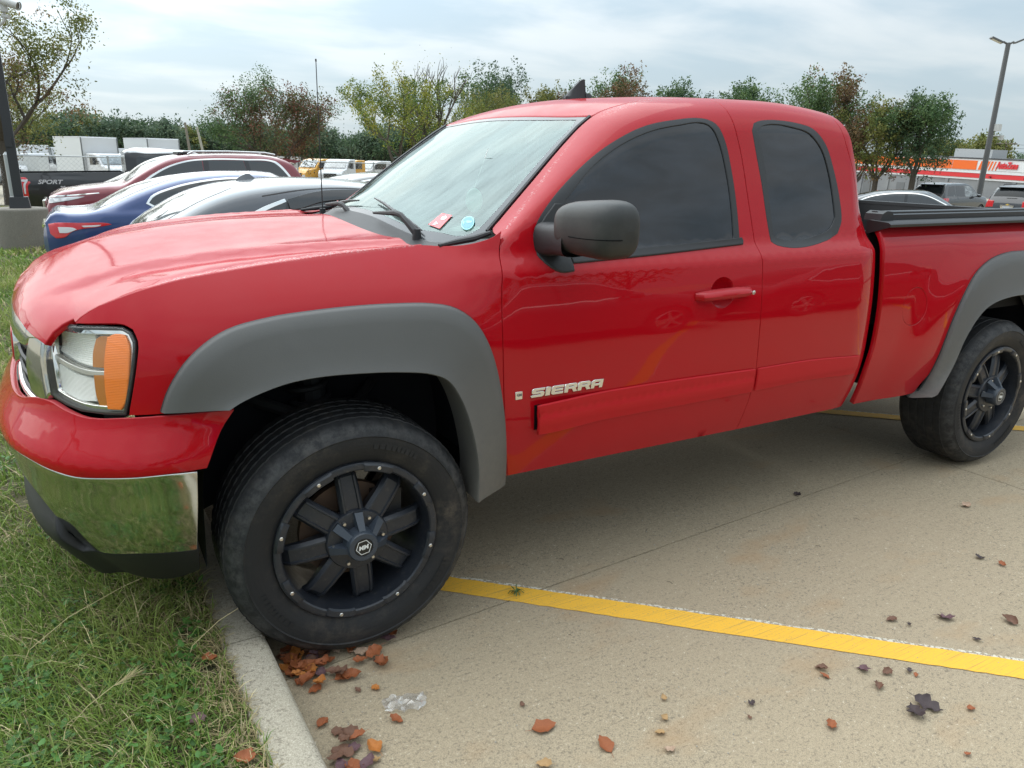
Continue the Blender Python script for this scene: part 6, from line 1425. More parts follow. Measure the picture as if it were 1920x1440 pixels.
# --- cars on the right beyond the pickup bed
c = plain_sedan('parked_car', BLK2, (0, 0, 0), 0, label='black sedan with chrome window line seen side on behind the pickup bed', cat='car')
c.root.location = (18.0, 13.0, -.44); c.root.rotation_euler.z = rad(-53)
def suv(loc, rz, lamp, label, roofrail):
    m = BLK2; c = Car('parked_car', 4.75, 1.90, [(0, 1.00), (.05, 1.12), (.10, 1.22), (.40, 1.62), (.50, 1.69), (.9, 1.74), (1.8, 1.76), (2.6, 1.73), (2.9, 1.64), (3.2, 1.45), (3.55, 1.22), (3.7, 1.16), (4.4, 1.06), (4.65, .95), (4.75, .8)], [(0, .01), (.3, .03), (2.6, .03), (3.2, .08), (3.6, .04), (4.75, .02)], [(0, .28), (.4, .32), (2.6, .33), (3.6, .22), (4.75, .34)],
            [(0, 1.04), (2.0, 1.08), (3.6, 1.06), (4.75, .85)], [(0, .08), (.5, .10), (2.6, .12), (3.6, .07), (4.75, .08)], tum=.30, taper=(.25, .5), rnd=(.12, .28), label=label, cat='car')
    c.root.location = loc; c.root.rotation_euler.z = rz; c.body(m, (.95, 3.80), .40); c.wheels((.95, 3.80), .36)
    c.top('rear_window', [(.13, .6), (.13, .27), (.30, .31), (.42, .36), (.43, .6)], GLASST)
    c.side('side_glass', [(.42, 1.16), (.62, 1.60), (1.18, 1.64), (1.20, 1.13)], GLASSC); c.side('side_glass', [(1.28, 1.13), (1.28, 1.64), (2.05, 1.65), (2.08, 1.12)], GLASSC); c.side('side_glass', [(2.16, 1.12), (2.14, 1.65), (2.60, 1.62), (2.85, 1.52), (3.25, 1.22), (3.3, 1.12)], GLASSD)
    mb = MB(); mb.prism([(.25, 1.70), (.55, 1.735), (.55, 1.70), (.28, 1.66)], .36, 1.54); mb.build('rear_spoiler', TRIMB, c.root)
    if lamp == 'wide': c.side('tail_light', [(.012, 1.02), (.12, 1.04), (.42, 1.05), (.50, 1.02), (.40, .90), (.25, .86), (.012, .86)], TAILR, off=.012, step=.06)
    else: c.side('tail_light', [(.012, 1.10), (.10, 1.16), (.24, 1.14), (.26, 1.02), (.20, .80), (.012, .78)], TAILR, off=.012, step=.06)
    for y in (.24, 1.66): c.box('tail_light', (-.012, y, .95), (.05, .26, .16 if lamp == 'wide' else .30), TAILR, bev=.02)
    mb = MB(); mb.prism([(.66, .92), (1.24, .92), (1.16, .68), (.74, .68)], -.075, -.055, lambda a, b, h: (h, a, b)); 
    mb.build('plate_panel', CHROME if lamp != 'wide' else TRIMB, c.root); c.box('license_plate', (-.082, .95, .78), (.008, .32, .16), mat('plate_grey', (.40, .42, .46), rough=.5) if 'plate_grey' not in bpy.data.materials else bpy.data.materials['plate_grey'])
    c.box('rear_wiper', (.09, .85, 1.22), (.02, .42, .02), BLACK)
    c.box('bumper', (-.04, .95, .52), (.14, 1.76, .24), BLACK, bev=.04); mirror_pod(c, 3.1, -.02, 1.16, m)
    if roofrail:
        for y in (.34, 1.56):
            mb = MB(); mb.tube([(.9, y, 1.765), (1.0, y, 1.81), (2.3, y, 1.81), (2.45, y, 1.765)], .018, 6); mb.build('roof_rail', BLACK, c.root)
    return c
c1 = suv((36.9, 20.5, -.86), rad(4), 'wide', 'black sport utility vehicle with wide red tail light left of the right hand light pole', False)
c2 = suv((36.4, 16.2, -.84), rad(10), 'tall', 'black sport utility vehicle with chrome plate surround at the right edge', True)
me = text_mesh('+', .10, .004, .01, sx=2.2); mesh_obj('tailgate_emblem', me, mat('gold_emblem', (.7, .5, .12), rough=.3, metal=.8), c2.root, Matrix.Translation((-.085, .99, .885)) @ Matrix.Rotation(rad(-90), 4, 'Z') @ Matrix.Rotation(rad(90), 4, 'X'))
# --- cars on the near side of the lane, seen only as reflections in the doors and glass
for i, (x, y, m, lab) in enumerate([(1.1, -6.0, GREY, 'dark grey sedan parked across the lane behind the camera'), (-1.0, -10.6, BLUE, 'blue sedan parked across the lane behind the camera')]):
    plain_sedan('parked_car', m, (x, y, 0), 0, label=lab, cat='car')
plain_sedan('parked_car', MAR, (6.6, -6.3, 0), rad(3), label='maroon sedan parked across the lane behind the camera', cat='car')
# door shuts and handles on the neighbours
for c_, mm, xs_, z0_, z1_, hz_ in ((gs, GREY, (1.87, 2.56, 3.45), .40, .955, .86), (bl, BLUE, (1.76, 2.56, 3.50), .40, .935, .85), (ms_, MAR, (1.62, 2.75, 3.62), .42, 1.17, 1.04)):
    for x_ in xs_: c_.side('door_gap', [(x_-.004, z0_), (x_+.004, z0_), (x_+.004, z1_), (x_-.004, z1_)], TRIMB, off=.002, thick=.002, step=.1, both=False)
    for x_ in xs_[1:]: c_.side('door_handle', [(x_-.24, hz_), (x_-.07, hz_+.004), (x_-.07, hz_+.030), (x_-.24, hz_+.026)], mm, off=.028, thick=.02, step=.06, both=False)
# ================================================================ trees
BARK = mat('bark', (.085, .070, .055), rough=.9); kb = NT(BARK); kb.bump(kb.noise(14, 4, .7, kb.pos(scale=(3, 3, .6))), .8, .05)
LEAFM = mat('tree_leaves', (.1, .14, .04), rough=.6, spec=.25); k = NT(LEAFM); at = k.n('ShaderNodeAttribute', attribute_name='Col'); k.l(at.outputs['Color'], k.b.inputs['Base Color'])
tl = k.n('ShaderNodeBsdfTranslucent'); k.l(at.outputs['Color'], tl.inputs[0]); ms = k.n('ShaderNodeMixShader', {0: .35}); k.l(k.b.outputs[0], ms.inputs[1]); k.l(tl.outputs[0], ms.inputs[2]); k.l(ms.outputs[0], k.o.inputs['Surface'])
PAL = {'green': [(.045, .085, .034), (.070, .115, .045), (.10, .15, .055)], 'dark': [(.034, .062, .032), (.050, .085, .040), (.072, .11, .050)], 'far': [(.065, .10, .065), (.085, .125, .078), (.115, .15, .09)],
       'yg': [(.115, .150, .028), (.185, .205, .035), (.245, .235, .05), (.07, .11, .03)], 'red': [(.17, .075, .048), (.13, .075, .040), (.11, .115, .045), (.075, .10, .045)], 'brown': [(.17, .10, .055), (.13, .085, .045), (.20, .13, .06), (.09, .10, .035)], 'olive': [(.12, .13, .035), (.16, .155, .045), (.09, .11, .03)]}
for k_ in PAL: PAL[k_] = [tuple(v*(1.0 if k_ in ('red', 'brown') else 1.22) for v in c) for c in PAL[k_]]
def tree(name, x, y, z, h, w, seed, pal, leaves=9000, ls=.09, trunk_h=.28, bare=0.0, lean=(0, 0), shape=1.0, up=.5, clump=.5, fill=.9, low=.85, shoot=.8, **tags):
    """trunk and forking limbs; the leaves hang in clumps round the twig ends"""
    r = random.Random(seed); g = np.random.default_rng(seed); root = empty(name, (x, y, z), **tags)
    mb = MB(); tips = []; th = h*trunk_h
    def grow(p, d, l, rad_, dep):
        n = 3; pts = [p]; q = p.copy(); dd = d.copy()
        for i in range(n):
            dd = (dd+Vector((r.gauss(0, .14), r.gauss(0, .14), r.gauss(.06, .08)))).normalized(); q = q+dd*l/n; pts.append(q.copy())
        mb.tube(pts, [rad_*(1-.45*i/n) for i in range(n+1)], 5 if dep < 2 else 3, cap=False)
        if dep >= 2:
            for a in pts[1:]: tips.append((a.copy(), dep))
        if dep < 4:
            for i in range(3 if dep < 2 else 2):
                a = r.uniform(0, 6.28); sp = r.uniform(.45, .95); e = Vector((math.cos(a), math.sin(a), 0)); nd = (dd*(1-.25*sp)+e*sp+Vector((0, 0, up*.35))).normalized(); grow(pts[-1 if r.random() < .7 else -2], nd, l*r.uniform(.62, .82), rad_*.56, dep+1)
    tr = h*.018+.03; base = Vector((0, 0, -.1)); top = Vector((lean[0], lean[1], th)); mb.tube([base, Vector((lean[0]*.3, lean[1]*.3, th*.5)), top], [tr*1.5, tr*1.05, tr], 8, cap=False)
    for i in range(5):
        a = 2*math.pi*i/5+r.uniform(-.4, .4); sp = r.uniform(.25, .95); grow(top-Vector((0, 0, r.uniform(0, th*.2))), Vector((math.cos(a)*sp, math.sin(a)*sp, up+.45)).normalized(), (h-th)*.36, tr*.6, 1)
    # scale the skeleton into the crown's box
    P = np.array([t[0] for t in tips]); cx, cy = lean; zt = P[:, 2].max(); rr = np.percentile(np.hypot(P[:, 0]-cx, P[:, 1]-cy), 93)
    fz = (h*.95-ls-.05-th)/(zt-th); fr = (w/2)/max(.1, rr)
    def fit(p): return (cx+(p[0]-cx)*fr, cy+(p[1]-cy)*fr, th+(p[2]-th)*fz) if p[2] > th else p
    mb.v = [fit(p) for p in mb.v]; P = np.array([fit(p) for p in P])
    if bare: P2 = P[(P[:, 2] < th+(h-th)*(1-bare)) | (g.random(len(P)) < .06)]; P = P2 if len(P2) > 10 else P
    mb.build('trunk', BARK, root)
    if not bare:
        m_ = int(len(P)*fill); u = g.normal(0, 1, (m_, 3)); u /= np.linalg.norm(u, axis=1)[:, None]; u *= g.uniform(.45, .95, (m_, 1)); lo = th*low
        P = np.concatenate([P, np.stack([cx+u[:, 0]*w*.44, cy+u[:, 1]*w*.44, lo+(h-lo)*(.47+.47*u[:, 2])], 1)])
    n = int(leaves*1.5); ls = ls*.88; cl = g.integers(0, len(P), n); sg = w*.085*clump
    ctr = np.array([cx, cy, th+(h-th)*.25]); dv = (P-ctr); dv /= np.linalg.norm(dv, axis=1)[:, None]+1e-6; dv[:, 2] += shoot; dv += g.normal(0, .25, dv.shape); dv /= np.linalg.norm(dv, axis=1)[:, None]
    tt = g.random(n)**.8; Ls = h*.085*g.uniform(.4, 1.5, len(P))
    C0 = P[cl]+dv[cl]*(tt*Ls[cl])[:, None]+g.normal(0, 1, (n, 3))*(sg*(1-.72*tt))[:, None]*np.array([1, 1, .8]); C0[:, 2] = np.maximum(C0[:, 2], th*.45)
    cols = np.array(PAL[pal[0]] if isinstance(pal, tuple) else PAL[pal]); ct = g.integers(0, len(cols), len(P))
    c = cols[ct[cl]]
    if isinstance(pal, tuple):
        c2 = np.array(PAL[pal[1]]); mixf = np.array([noise.noise(Vector((a[0]*.6/w*4, a[1]*.6/w*4, a[2]*.5/h*6+seed))) for a in P]); use = mixf[cl] > pal[2]; cc = c2[g.integers(0, len(c2), len(P))[cl]]; c = np.where(use[:, None], cc, c)
    c = c*g.uniform(.7, 1.35, (n, 1)); s = ls*g.uniform(.55, 1.4, (n, 1))
    a = g.normal(0, 1, (n, 3)); a /= np.linalg.norm(a, axis=1)[:, None]; b = g.normal(0, 1, (n, 3)); b -= a*(a*b).sum(1)[:, None]; b /= np.linalg.norm(b, axis=1)[:, None]
    V = np.stack([C0-a*s*.6, C0+b*s*.32, C0+a*s*.6, C0-b*s*.32], 1).reshape(-1, 3); F = np.arange(n*4).reshape(-1, 4)
    np_mesh('crown', V, F, np.repeat(c, 4, 0), LEAFM, parent=root)
    return root
lawn_g = 'trees round the edge of the car park'
tree('tree', -2.6, 29.8, -.40, 7.0, 7.2, 11, ('olive', 'brown', .0), 15000, .085, .34, up=.25, clump=.55, fill=.15, label='sparse brown leaved tree with drooping twigs at the left edge', cat='tree')
tree('tree', -4.3, 44.8, -.79, 6.3, 7.5, 12, ('olive', 'brown', .1), 12000, .12, .25, clump=.8, label='olive green tree behind the left hand light pole', cat='tree')
tree('tree', 8.5, 38.8, -.60, 6.2, 5.6, 13, ('red', 'green', .12), 17000, .095, .20, clump=.75, low=.75, label='small tree with dark red and green leaves above the maroon wagon', cat='tree')
tree('tree', 12.6, 31.1, -.52, 5.9, 6.0, 14, 'yg', 12500, .085, .22, bare=.16, clump=.5, up=.35, label='yellow green tree with bare dead branches standing out of its top', cat='tree')
tree('dead_branches', 14.2, 31.6, -.52, 6.9, 3.4, 44, 'yg', 160, .07, .40, up=.9, clump=.5, label='bare leafless tree rising out of the yellow green tree', cat='tree')
tree('tree', 20.2, 36.5, -.75, 6.2, 4.6, 15, ('yg', 'olive', .0), 9000, .09, .22, clump=.6, label='yellow green tree close to the windshield in front of the dark maple', cat='tree')
tree('tree', 23.7, 43.8, -.82, 8.6, 5.2, 16, ('dark', 'green', .1), 11000, .13, .25, clump=.7, label='tall dark green maple behind the yellow green trees', cat='tree')
for i, (x, y, z, h, w, pal, lab) in enumerate([(26.0, 40.3, -.78, 7.2, 3.6, ('olive', 'brown', .05), 'olive brown tree just left of the roof antenna'), (28.2, 36.2, -.74, 8.1, 5.0, ('brown', 'green', .02), 'brown and green maple right of the roof antenna'), (30.9, 33.9, -.73, 7.4, 4.0, ('green', 'dark', .1), 'green maple above the front door of the red pickup'), (34.2, 31.0, -.71, 7.3, 4.4, 'green', 'green maple above the rear door of the red pickup'),
        (35.2, 26.8, -.66, 7.6, 5.4, ('green', 'brown', .30), 'broad green maple with a few rust leaves above the rear of the cab')]):
    tree('tree', x, y, z, h*.955, w, 30+i, pal, 11000, .12, .25, clump=.6, up=.6, label=lab, cat='tree', group=lawn_g)
tree('tree', 38.6, 27.0, -.71, 5.6, 2.6, 36, ('olive', 'brown', .0), 1500, .11, .3, bare=.3, clump=.6, up=.7, label='thin half bare tree behind the cab corner', cat='tree')
tree('tree', 35.4, 23.4, -.60, 5.5, 3.5, 37, ('brown', 'olive', .05), 9000, .11, .30, clump=.7, label='brown leaved tree in front of the orange and white store', cat='tree')
tree('tree', 36.2, 21.9, -.59, 5.9, 3.7, 38, ('green', 'dark', .05), 11000, .11, .30, clump=.65, label='dark green tree in front of the orange and white store', cat='tree')
for i, (x, y, h, w) in enumerate([(100.4, 60.7, 7.9, 7), (106, 57.5, 8.6, 6.5), (112, 62, 8.2, 7), (118, 66, 7.6, 7)]):
    tree('tree', x, y, -1.8, h, w, 50+i, 'olive', 2600, .35, .15, clump=.8, up=.8, label=['olive tree left of the far utility pole above the store roof', 'light olive tree above the middle of the store roof', 'pale olive tree right behind the rooftop unit', 'distant tree at the right edge above the store'][i], cat='tree')
tree('tree', 150, 74, -2.3, 7.5, 9, 57, 'far', 1800, .5, .15, clump=.9, label='far rounded tree at the right edge of the photo', cat='tree')
# the belt of woodland beyond the truck yard
tops = [(-11, 7.6), (-7, 6.6), (-4.4, 8.0), (-1.4, 8.3), (1.2, 9.2), (4.0, 8.6), (7.0, 8.8), (10.0, 7.7), (12.8, 8.0), (15.6, 8.8), (18.6, 8.0), (21.5, 8.8), (25, 8.4), (29, 8.6), (33, 7.6), (37, 8.8), (41, 9.4), (46, 8.8), (51, 9.2), (57, 8.8), (63, 9), (69, 8.6)]
rt = random.Random(5)
for i, (x, h) in enumerate(tops):
    for row in range(2):
        tree('woodland_tree', x+rt.uniform(-1, 1)+row*1.7, 104+row*7+rt.uniform(-1.5, 1.5)-max(0, x-15)*.25, -1.66, h*.90*(1+row*.04)+rt.uniform(-.4, .6)-.3, rt.uniform(5.2, 7.4), 70+i*2+row, ('far', 'dark', .1) if i % 4 else ('olive', 'far', -.1), 3400, .30, .08, clump=.95, up=.5,
             label='%s tree in the wooded belt beyond the truck yard, %s row' % ('far green' if i % 4 else 'far olive green', ('nearer', 'rear')[row]), cat='tree', group='woodland trees beyond the truck yard')
# trees behind the camera: reflected in the doors
for i, (x, y, h) in enumerate([(-9, -30, 8), (-2, -33, 9), (5, -31, 8), (12, -34, 9.5), (19, -31, 8), (27, -33, 9)]):
    tree('tree', x, y, 0, h, 7.5, 140+i, ('dark', 'olive', .1), 2600, .28, .15, clump=.9, label='green tree in the row behind the camera', cat='tree', group='trees behind the camera')
# ================================================================ fences
GALV = mat('galvanised_steel', (.42, .44, .45), rough=.45, metal=.6)
def chain_fence(name, p0, p1, h, z_at, spacing, wire, post_every, post_r, **tags):
    root = empty(name, **tags); d = Vector((p1[0]-p0[0], p1[1]-p0[1])); L_ = d.length; d.normalize(); n = max(2, int(L_/post_every)+1)
    P = lambda s, zz: (p0[0]+d.x*s, p0[1]+d.y*s, z_at(p0[0]+d.x*s, p0[1]+d.y*s)+zz)
    for i in range(n):
        s = L_*i/(n-1); mb = MB(); mb.tube([P(s, -.1), P(s, h+.04)], post_r, 8); mb.tube([P(s, h+.04), P(s, h+.07)], [post_r*1.1, post_r*.4], 8); mb.build('post', GALV, root)
    mb = MB(); mb.tube([P(L_*i/20, h) for i in range(21)], post_r*.6, 6); mb.build('top_rail', GALV, root)
    # woven diagonals
    V = []; F = []; k = int((L_+h)/spacing)
    for sg in (1, -1):
        for i in range(k):
            s0 = i*spacing-(h if sg > 0 else 0); a = (s0, 0); b = (s0+sg*h, h) if sg > 0 else (s0-h, h)
            if sg < 0: a = (s0, 0); b = (s0-h, h)
            sa, za = a; sb, zb = b
            def clip(sa, za, sb, zb):
                if sa < 0: za = za+(zb-za)*(-sa)/(sb-sa); sa = 0
                if sb < 0: zb = zb+(za-zb)*(-sb)/(sa-sb); sb = 0
                if sa > L_: za = za+(zb-za)*(L_-sa)/(sb-sa); sa = L_
                if sb > L_: zb = zb+(za-zb)*(L_-sb)/(sa-sb); sb = L_
                return sa, za, sb, zb
            if max(sa, sb) <= 0 or min(sa, sb) >= L_: continue
            sa, za, sb, zb = clip(sa, za, sb, zb); A = Vector(P(sa, za)); B = Vector(P(sb, zb)); nn = Vector((-d.y, d.x, 0))*wire*.5; up = Vector((0, 0, wire*.6))
            o = len(V); V += [A+nn, A-nn*.5+up, A-nn*.5-up, B+nn, B-nn*.5+up, B-nn*.5-up]; F += [(o, o+1, o+4, o+3), (o+1, o+2, o+5, o+4), (o+2, o, o+3, o+5)]
    np_mesh('wire_mesh', np.array([tuple(v) for v in V]), np.array(F), None, GALV, parent=root)['kind'] = 'stuff'
    return root
chain_fence('chain_link_fence', (-3.05, 29.6), (44, 37.5), 1.78, TZ, .16, .006, 3.6, .035, label='chain link fence with steel rail in front of the truck yard', cat='fence')
chain_fence('chain_link_fence', (-3.6, -9), (-3.25, 17), 1.78, lambda x, y: TZ(0, y)+.12, .085, .006, 3.0, .035, label='chain link fence along the lawn at the left', cat='fence')
for i, (x, y, r_, hh, lab) in enumerate([(-2.42, 27.8, .075, 1.85, 'thick galvanised gate post beside the left hand light pole'), (-2.75, 23.5, .06, 1.55, 'galvanised post leaning at the left edge of the photo')]):
    mb = MB(); mb.tube([(x, y, -.5), (x, y, hh-.45)], r_, 12); mb.tube([(x, y, hh-.45), (x, y, hh-.36)], [r_*1.12, r_*.3], 12); mb.build('gate_post', GALV, label=lab, cat='post')
# ================================================================ light poles
POLEM = mat('dark_bronze_pole', (.035, .037, .040), rough=.5, spec=.4)
lp_ = empty('light_pole', (-1.47, 13.05, TZ(0, 13)+.10), label='dark square light pole with a security camera on a concrete footing at the left', cat='light pole')
CF = concrete('footing_concrete', (.25, .23, .2), (.15, .135, .115), (.27, .25, .21), (.13, .125, .11))
mb = MB(); mb.lathe([(.0001, .0), (.36, .0), (.385, .015), (.39, .04), (.39, .95)], 48)
mb.v = [(p[0], p[2], -p[1]) for p in mb.v]; o = mb.build('concrete_footing', CF, lp_, angle=60); o.location.z = .70
mb = MB(); mb.box((0, 0, 3.9), (.135, .135, 6.3)); o = mb.build('mast', POLEM, lp_, smooth=False)
mb = MB(); mb.box((0, 0, .79), (.30, .30, .18), taper=.86); mb.build('base_cover', POLEM, lp_, smooth=False)
mb = MB(); mb.box((-.02, -.075, 1.75), (.10, .02, .16)); mb.build('hand_hole_cover', POLEM, lp_, smooth=False)
CAMW = mat('camera_housing_grey', (.50, .50, .48), rough=.4)
mb = MB(); a = Vector((.05, -.10, 3.88)); b = Vector((.40, -.32, 3.76)); mb.tube([a, b], .062, 14); mb.tube([b, b+(b-a).normalized()*.03], .066, 14, cap=False); o = mb.build('camera_body', CAMW, lp_)
mb = MB(); mb.tube([b-(b-a).normalized()*.005, b+(b-a).normalized()*.004], .048, 14); mb.build('camera_lens', GLASSC, lp_)
mb = MB(); mb.tube([(.0, -.05, 3.45), (.10, -.12, 3.46), (.20, -.16, 3.55), (.22, -.18, 3.78)], .022, 8); mb.box((.22, -.19, 3.72), (.10, .08, .10)); mb.build('camera_bracket', CAMW, lp_)
mb = MB(); mb.tube([(.18, -.14, 3.62), (.27, -.20, 3.60)], .035, 10); mb.build('camera_joint', CAMW, lp_)
rp = empty('light_pole', (41.25, 21.3, -.75), label='tall grey light pole with two flat floodlights at the right', cat='light pole')
PG = mat('grey_pole', (.10, .10, .10), rough=.5)
mb = MB(); mb.tube([(0, 0, 0), (0, 0, 8.5)], [.15, .11], 12); mb.build('mast', PG, rp); mb = MB(); mb.box((0, 0, .03), (.6, .6, .08)); mb.build('base_plate', mat('pale_footing', (.45, .44, .42), rough=.8), rp)
for sg in (-1, 1):
    f = empty('floodlight'); f.parent = rp; R3 = Matrix.Rotation(rad(sg*-24), 3, 'Y')
    mb = MB(); mb.box((sg*.58*.8, -sg*.35, 8.62), (.62, .40, .07), Matrix.Rotation(rad(-40), 3, 'Z') @ R3); mb.build('lamp_housing', PG, f, smooth=False)
    mb = MB(); mb.box((sg*.58*.8, -sg*.35, 8.575), (.48, .28, .02), Matrix.Rotation(rad(-40), 3, 'Z') @ R3); mb.build('lamp_lens', mat('lamp_lens_cream', (.55, .52, .42), rough=.3) if sg < 0 else bpy.data.materials['lamp_lens_cream'], f, smooth=False)
    mb = MB(); mb.tube([(0, 0, 8.42), (sg*.2, -sg*.15, 8.55)], .05, 6); mb.build('lamp_arm', PG, f)
mb = MB(); mb.box((.12, -.22, 4.45), (.30, .25, .34)); mb.build('camera_box', CAMW, rp, smooth=False)
mb = MB(); mb.tube([(.0, -.1, 4.05), (.38, -.36, 4.05)], .03, 6); mb.tube([(.38, -.36, 4.08), (.38, -.36, 3.85)], [.12, .10], 10); mb.build('dome_camera', CAMW, rp)
# ================================================================ utility poles
WOODP = mat('weathered_pole_wood', (.20, .175, .14), rough=.85)
for i, (x, y, z0, zt, lx, w_, m, lab) in enumerate([(8.9, 72.3, -1.2, 5.2, -.35, .11, WOODP, 'left one of two bare wooden poles before the woodland'), (9.5, 67.2, -1.2, 4.7, -.7, .10, mat('pale_pole', (.36, .34, .28), rough=.8), 'paler leaning wooden pole, right one of the two')]):
    mb = MB(); mb.tube([(x, y, z0), (x+lx, y, zt-1.1+.0)], [w_*1.2, w_*.85], 8); mb.build('utility_pole', m, label=lab, cat='utility pole')
up = empty('utility_pole', (105, 54.8, -1.72), label='distant utility pole with crossarm above the store', cat='utility pole')
mb = MB(); mb.tube([(0, 0, 0), (0, 0, 6.9)], [.18, .12], 8); mb.build('mast', WOODP, up); mb = MB(); mb.box((0, 0, 6.6), (2.0*.6, 2.2, .12)); mb.build('crossarm', WOODP, up)
for i, dz in enumerate((.0, -.45, -.9)):
    mb = MB(); pts = [(105+(40*t), 54.8-34*t, 4.85+dz-1.5*math.sin(math.pi*t)*.6) for t in [k/12 for k in range(13)]]; mb.tube(pts, .022, 3); mb.build('power_line', mat('cable_black', (.03, .03, .03)) if i == 0 else bpy.data.materials['cable_black'], up if False else None, label='%s sagging power line right of the distant pole' % ('upper', 'middle', 'lower')[i], cat='cable')
# ================================================================ box trucks in the yard
TW = mat('truck_white', (.62, .63, .64), rough=.35, coat=.4); TWs = mat('ribbed_white', (.58, .60, .60), rough=.5); kt = NT(TWs); wv = kt.n('ShaderNodeTexWave', {'Vector': kt.pos(), 'Scale': 1.4}, bands_direction='X'); kt.bump(wv.outputs['Fac'], .5, .03)
TY = mat('truck_yellow', (.62, .30, .01), rough=.4, coat=.5)
def box_truck(loc, rz, bw, bh, bl, box=True, cabm=TW, hood=True, boxm=TWs, label='', scale=1, group='box trucks in the yard beyond the fence'):
    e = empty('box_truck', loc, rz, label=label, cat='box truck' if box else 'truck', group=group); e.scale = (scale,)*3
    # local: front faces -y
    def bx(n, c, d, m, par=e, bev=.0, R=None):
        mb = MB(); mb.box(c, d, R); o = mb.build(n, m, par, smooth=False)
        if bev: b = o.modifiers.new('bevel', 'BEVEL'); b.width = bev; b.segments = 2
        return o
    if box:
        o = bx('cargo_box', (0, bl/2+1.7, .95+bh/2), (bw, bl, bh), boxm); fc = bx('front_cap', (0, 1.66, .95+bh/2), (bw+.02, .10, bh+.02), TW, bev=.03)
        bx('top_rail', (0, bl/2+1.7, .95+bh+.02), (bw+.03, bl, .06), TW)
        for s in (-1, 1): bx('corner_trim', (s*(bw/2-.02), 1.60, .95+bh/2), (.07, .05, bh), GREYP)
    else: bx('chassis_rail', (0, 3.2, .80), (1.0, 5.0, .25), BLACK)
    c = MB(); cab = [(-1.62, .62), (-1.66, 1.22), (-1.45, 1.48), (-.55, 1.62), (.02, 2.28), (.45, 2.36), (1.55, 2.36), (1.58, .62)]
    c.prism(cab, -1.02, 1.02, lambda a, b, h: (h, a, b)); cb = c.build('cab', cabm, e, smooth=False); b = cb.modifiers.new('bevel', 'BEVEL'); b.width = .07; b.segments = 3
    g = MB(); g.add([(-.88, -.50, 1.68), (.88, -.50, 1.68), (.82, .0, 2.24), (-.82, .0, 2.24)], [(0, 1, 2, 3)]); 
    for v in range(len(g.v)): g.v[v] = (g.v[v][0], g.v[v][1]-.05, g.v[v][2]+.02)
    g.build('windshield', GLASSD, cb, smooth=False)
    for s in (-1, 1):
        g = MB(); q = [(-.25, 1.68), (.10, 2.20), (1.0, 2.22), (1.0, 1.62)]; g.prism(q, s*1.02, s*1.035, lambda a, b, h: (h, a, b)); g.build('side_window', GLASSC, cb, smooth=False)
        bx('headlight', (s*.78, -1.66, 1.02), (.30, .06, .20), TAILW, cb); bx('side_mirror', (s*1.32, -.30, 1.85), (.16, .12, .42), BLACK, cb); bx('mirror_arm', (s*1.15, -.30, 1.85), (.30, .04, .05), BLACK, cb)
    bx('grille', (0, -1.67, 1.05), (1.05, .05, .42), TRIMB, cb); bx('bumper', (0, -1.72, .62), (2.1, .16, .30), GREYP, cb, bev=.03)
    for yy in (-.75, bl*.62+1.7):
        for s in (-1, 1):
            w = empty('wheel', (s*1.0, yy, .46)); w.parent = e; mb = MB(); mb.tube([(-.13, 0, 0), (.13, 0, 0)], .46, 18); mb.build('tyre', TYREF, w, angle=40); mb = MB(); mb.tube([(-.14, 0, 0), (.14, 0, 0)], .26, 14); mb.build('rim', ALLOY, w, angle=40)
    return e
box_truck((1.84, 56.3, -.95), rad(22), 2.4, 2.42, 4.2, label='large white box truck, nearest and biggest one in the yard')
box_truck((6.0, 58.2, -.90), rad(22), 2.4, 2.42, 3.4, label='white box truck whose box rises above the black pickup cab')
box_truck((-3.1, 76, -1.25), rad(5), 2.3, 2.2, 4.5, label='small white box truck seen between the light pole and the big box truck')
box_truck((-4.9, 66.5, -1.1), rad(20), 2.3, 1.9, 4.5, label='white box truck at the left edge behind the gate post')
box_truck((-2.9, 70.5, -1.1), rad(170), 2.2, 1.2, 3.2, label='white truck seen from behind with a low square body')
box_truck((-5.9, 80, -1.3), rad(8), 2.3, 2.4, 4.5, label='far white box truck showing left of the light pole')
box_truck((-.6, 80, -1.3), rad(10), 2.4, 2.1, 4.5, label='far white box truck half hidden by the biggest box truck')
box_truck((3.2, 85, -1.35), rad(-10), 2.4, 2.2, 4.5, label='far white box truck in the gap between the two large boxes')
box_truck((16.6, 61.6, -1.05), rad(-62), 2.3, 2.0, 4, box=False, cabm=TY, label='yellow cab truck with bare chassis', group='trucks right of the small red tree')
box_truck((18.35, 60.4, -1.05), rad(-38), 2.3, 1.3, 4, box=False, label='white cab truck beside the yellow one', group='trucks right of the small red tree')
box_truck((19.7, 62.5, -1.1), rad(-50), 2.3, 1.3, 4, box=False, cabm=TY, label='yellow truck half hidden behind the white cab', group='trucks right of the small red tree')
box_truck((22.6, 64.5, -1.15), rad(-75), 2.2, 1.2, 3.4, label='low white van body behind the fence post', group='trucks right of the small red tree')
box_truck((26.8, 68, -1.2), rad(-80), 2.4, 2.0, 5, label='white box truck just left of the windshield of the red pickup', group='trucks right of the small red tree')
for i, (x, y, w_, lab) in enumerate([(15.6, 66.5, 2.6, 'white ribbed storage container behind the rear of the maroon wagon'), (12.4, 68.5, 2.6, 'white storage container mostly hidden by the small red tree')]):
    e = empty('storage_container', (x, y, -1.1), rad(-15), label=lab, cat='container', group='white containers in the yard')
    mb = MB(); mb.box((0, 0, 1.25), (w_, 5.5, 2.4)); mb.build('container_body', TWs, e, smooth=False); mb = MB(); mb.box((0, 0, 2.47), (w_+.06, 5.56, .08)); mb.build('container_roof', TW, e, smooth=False)
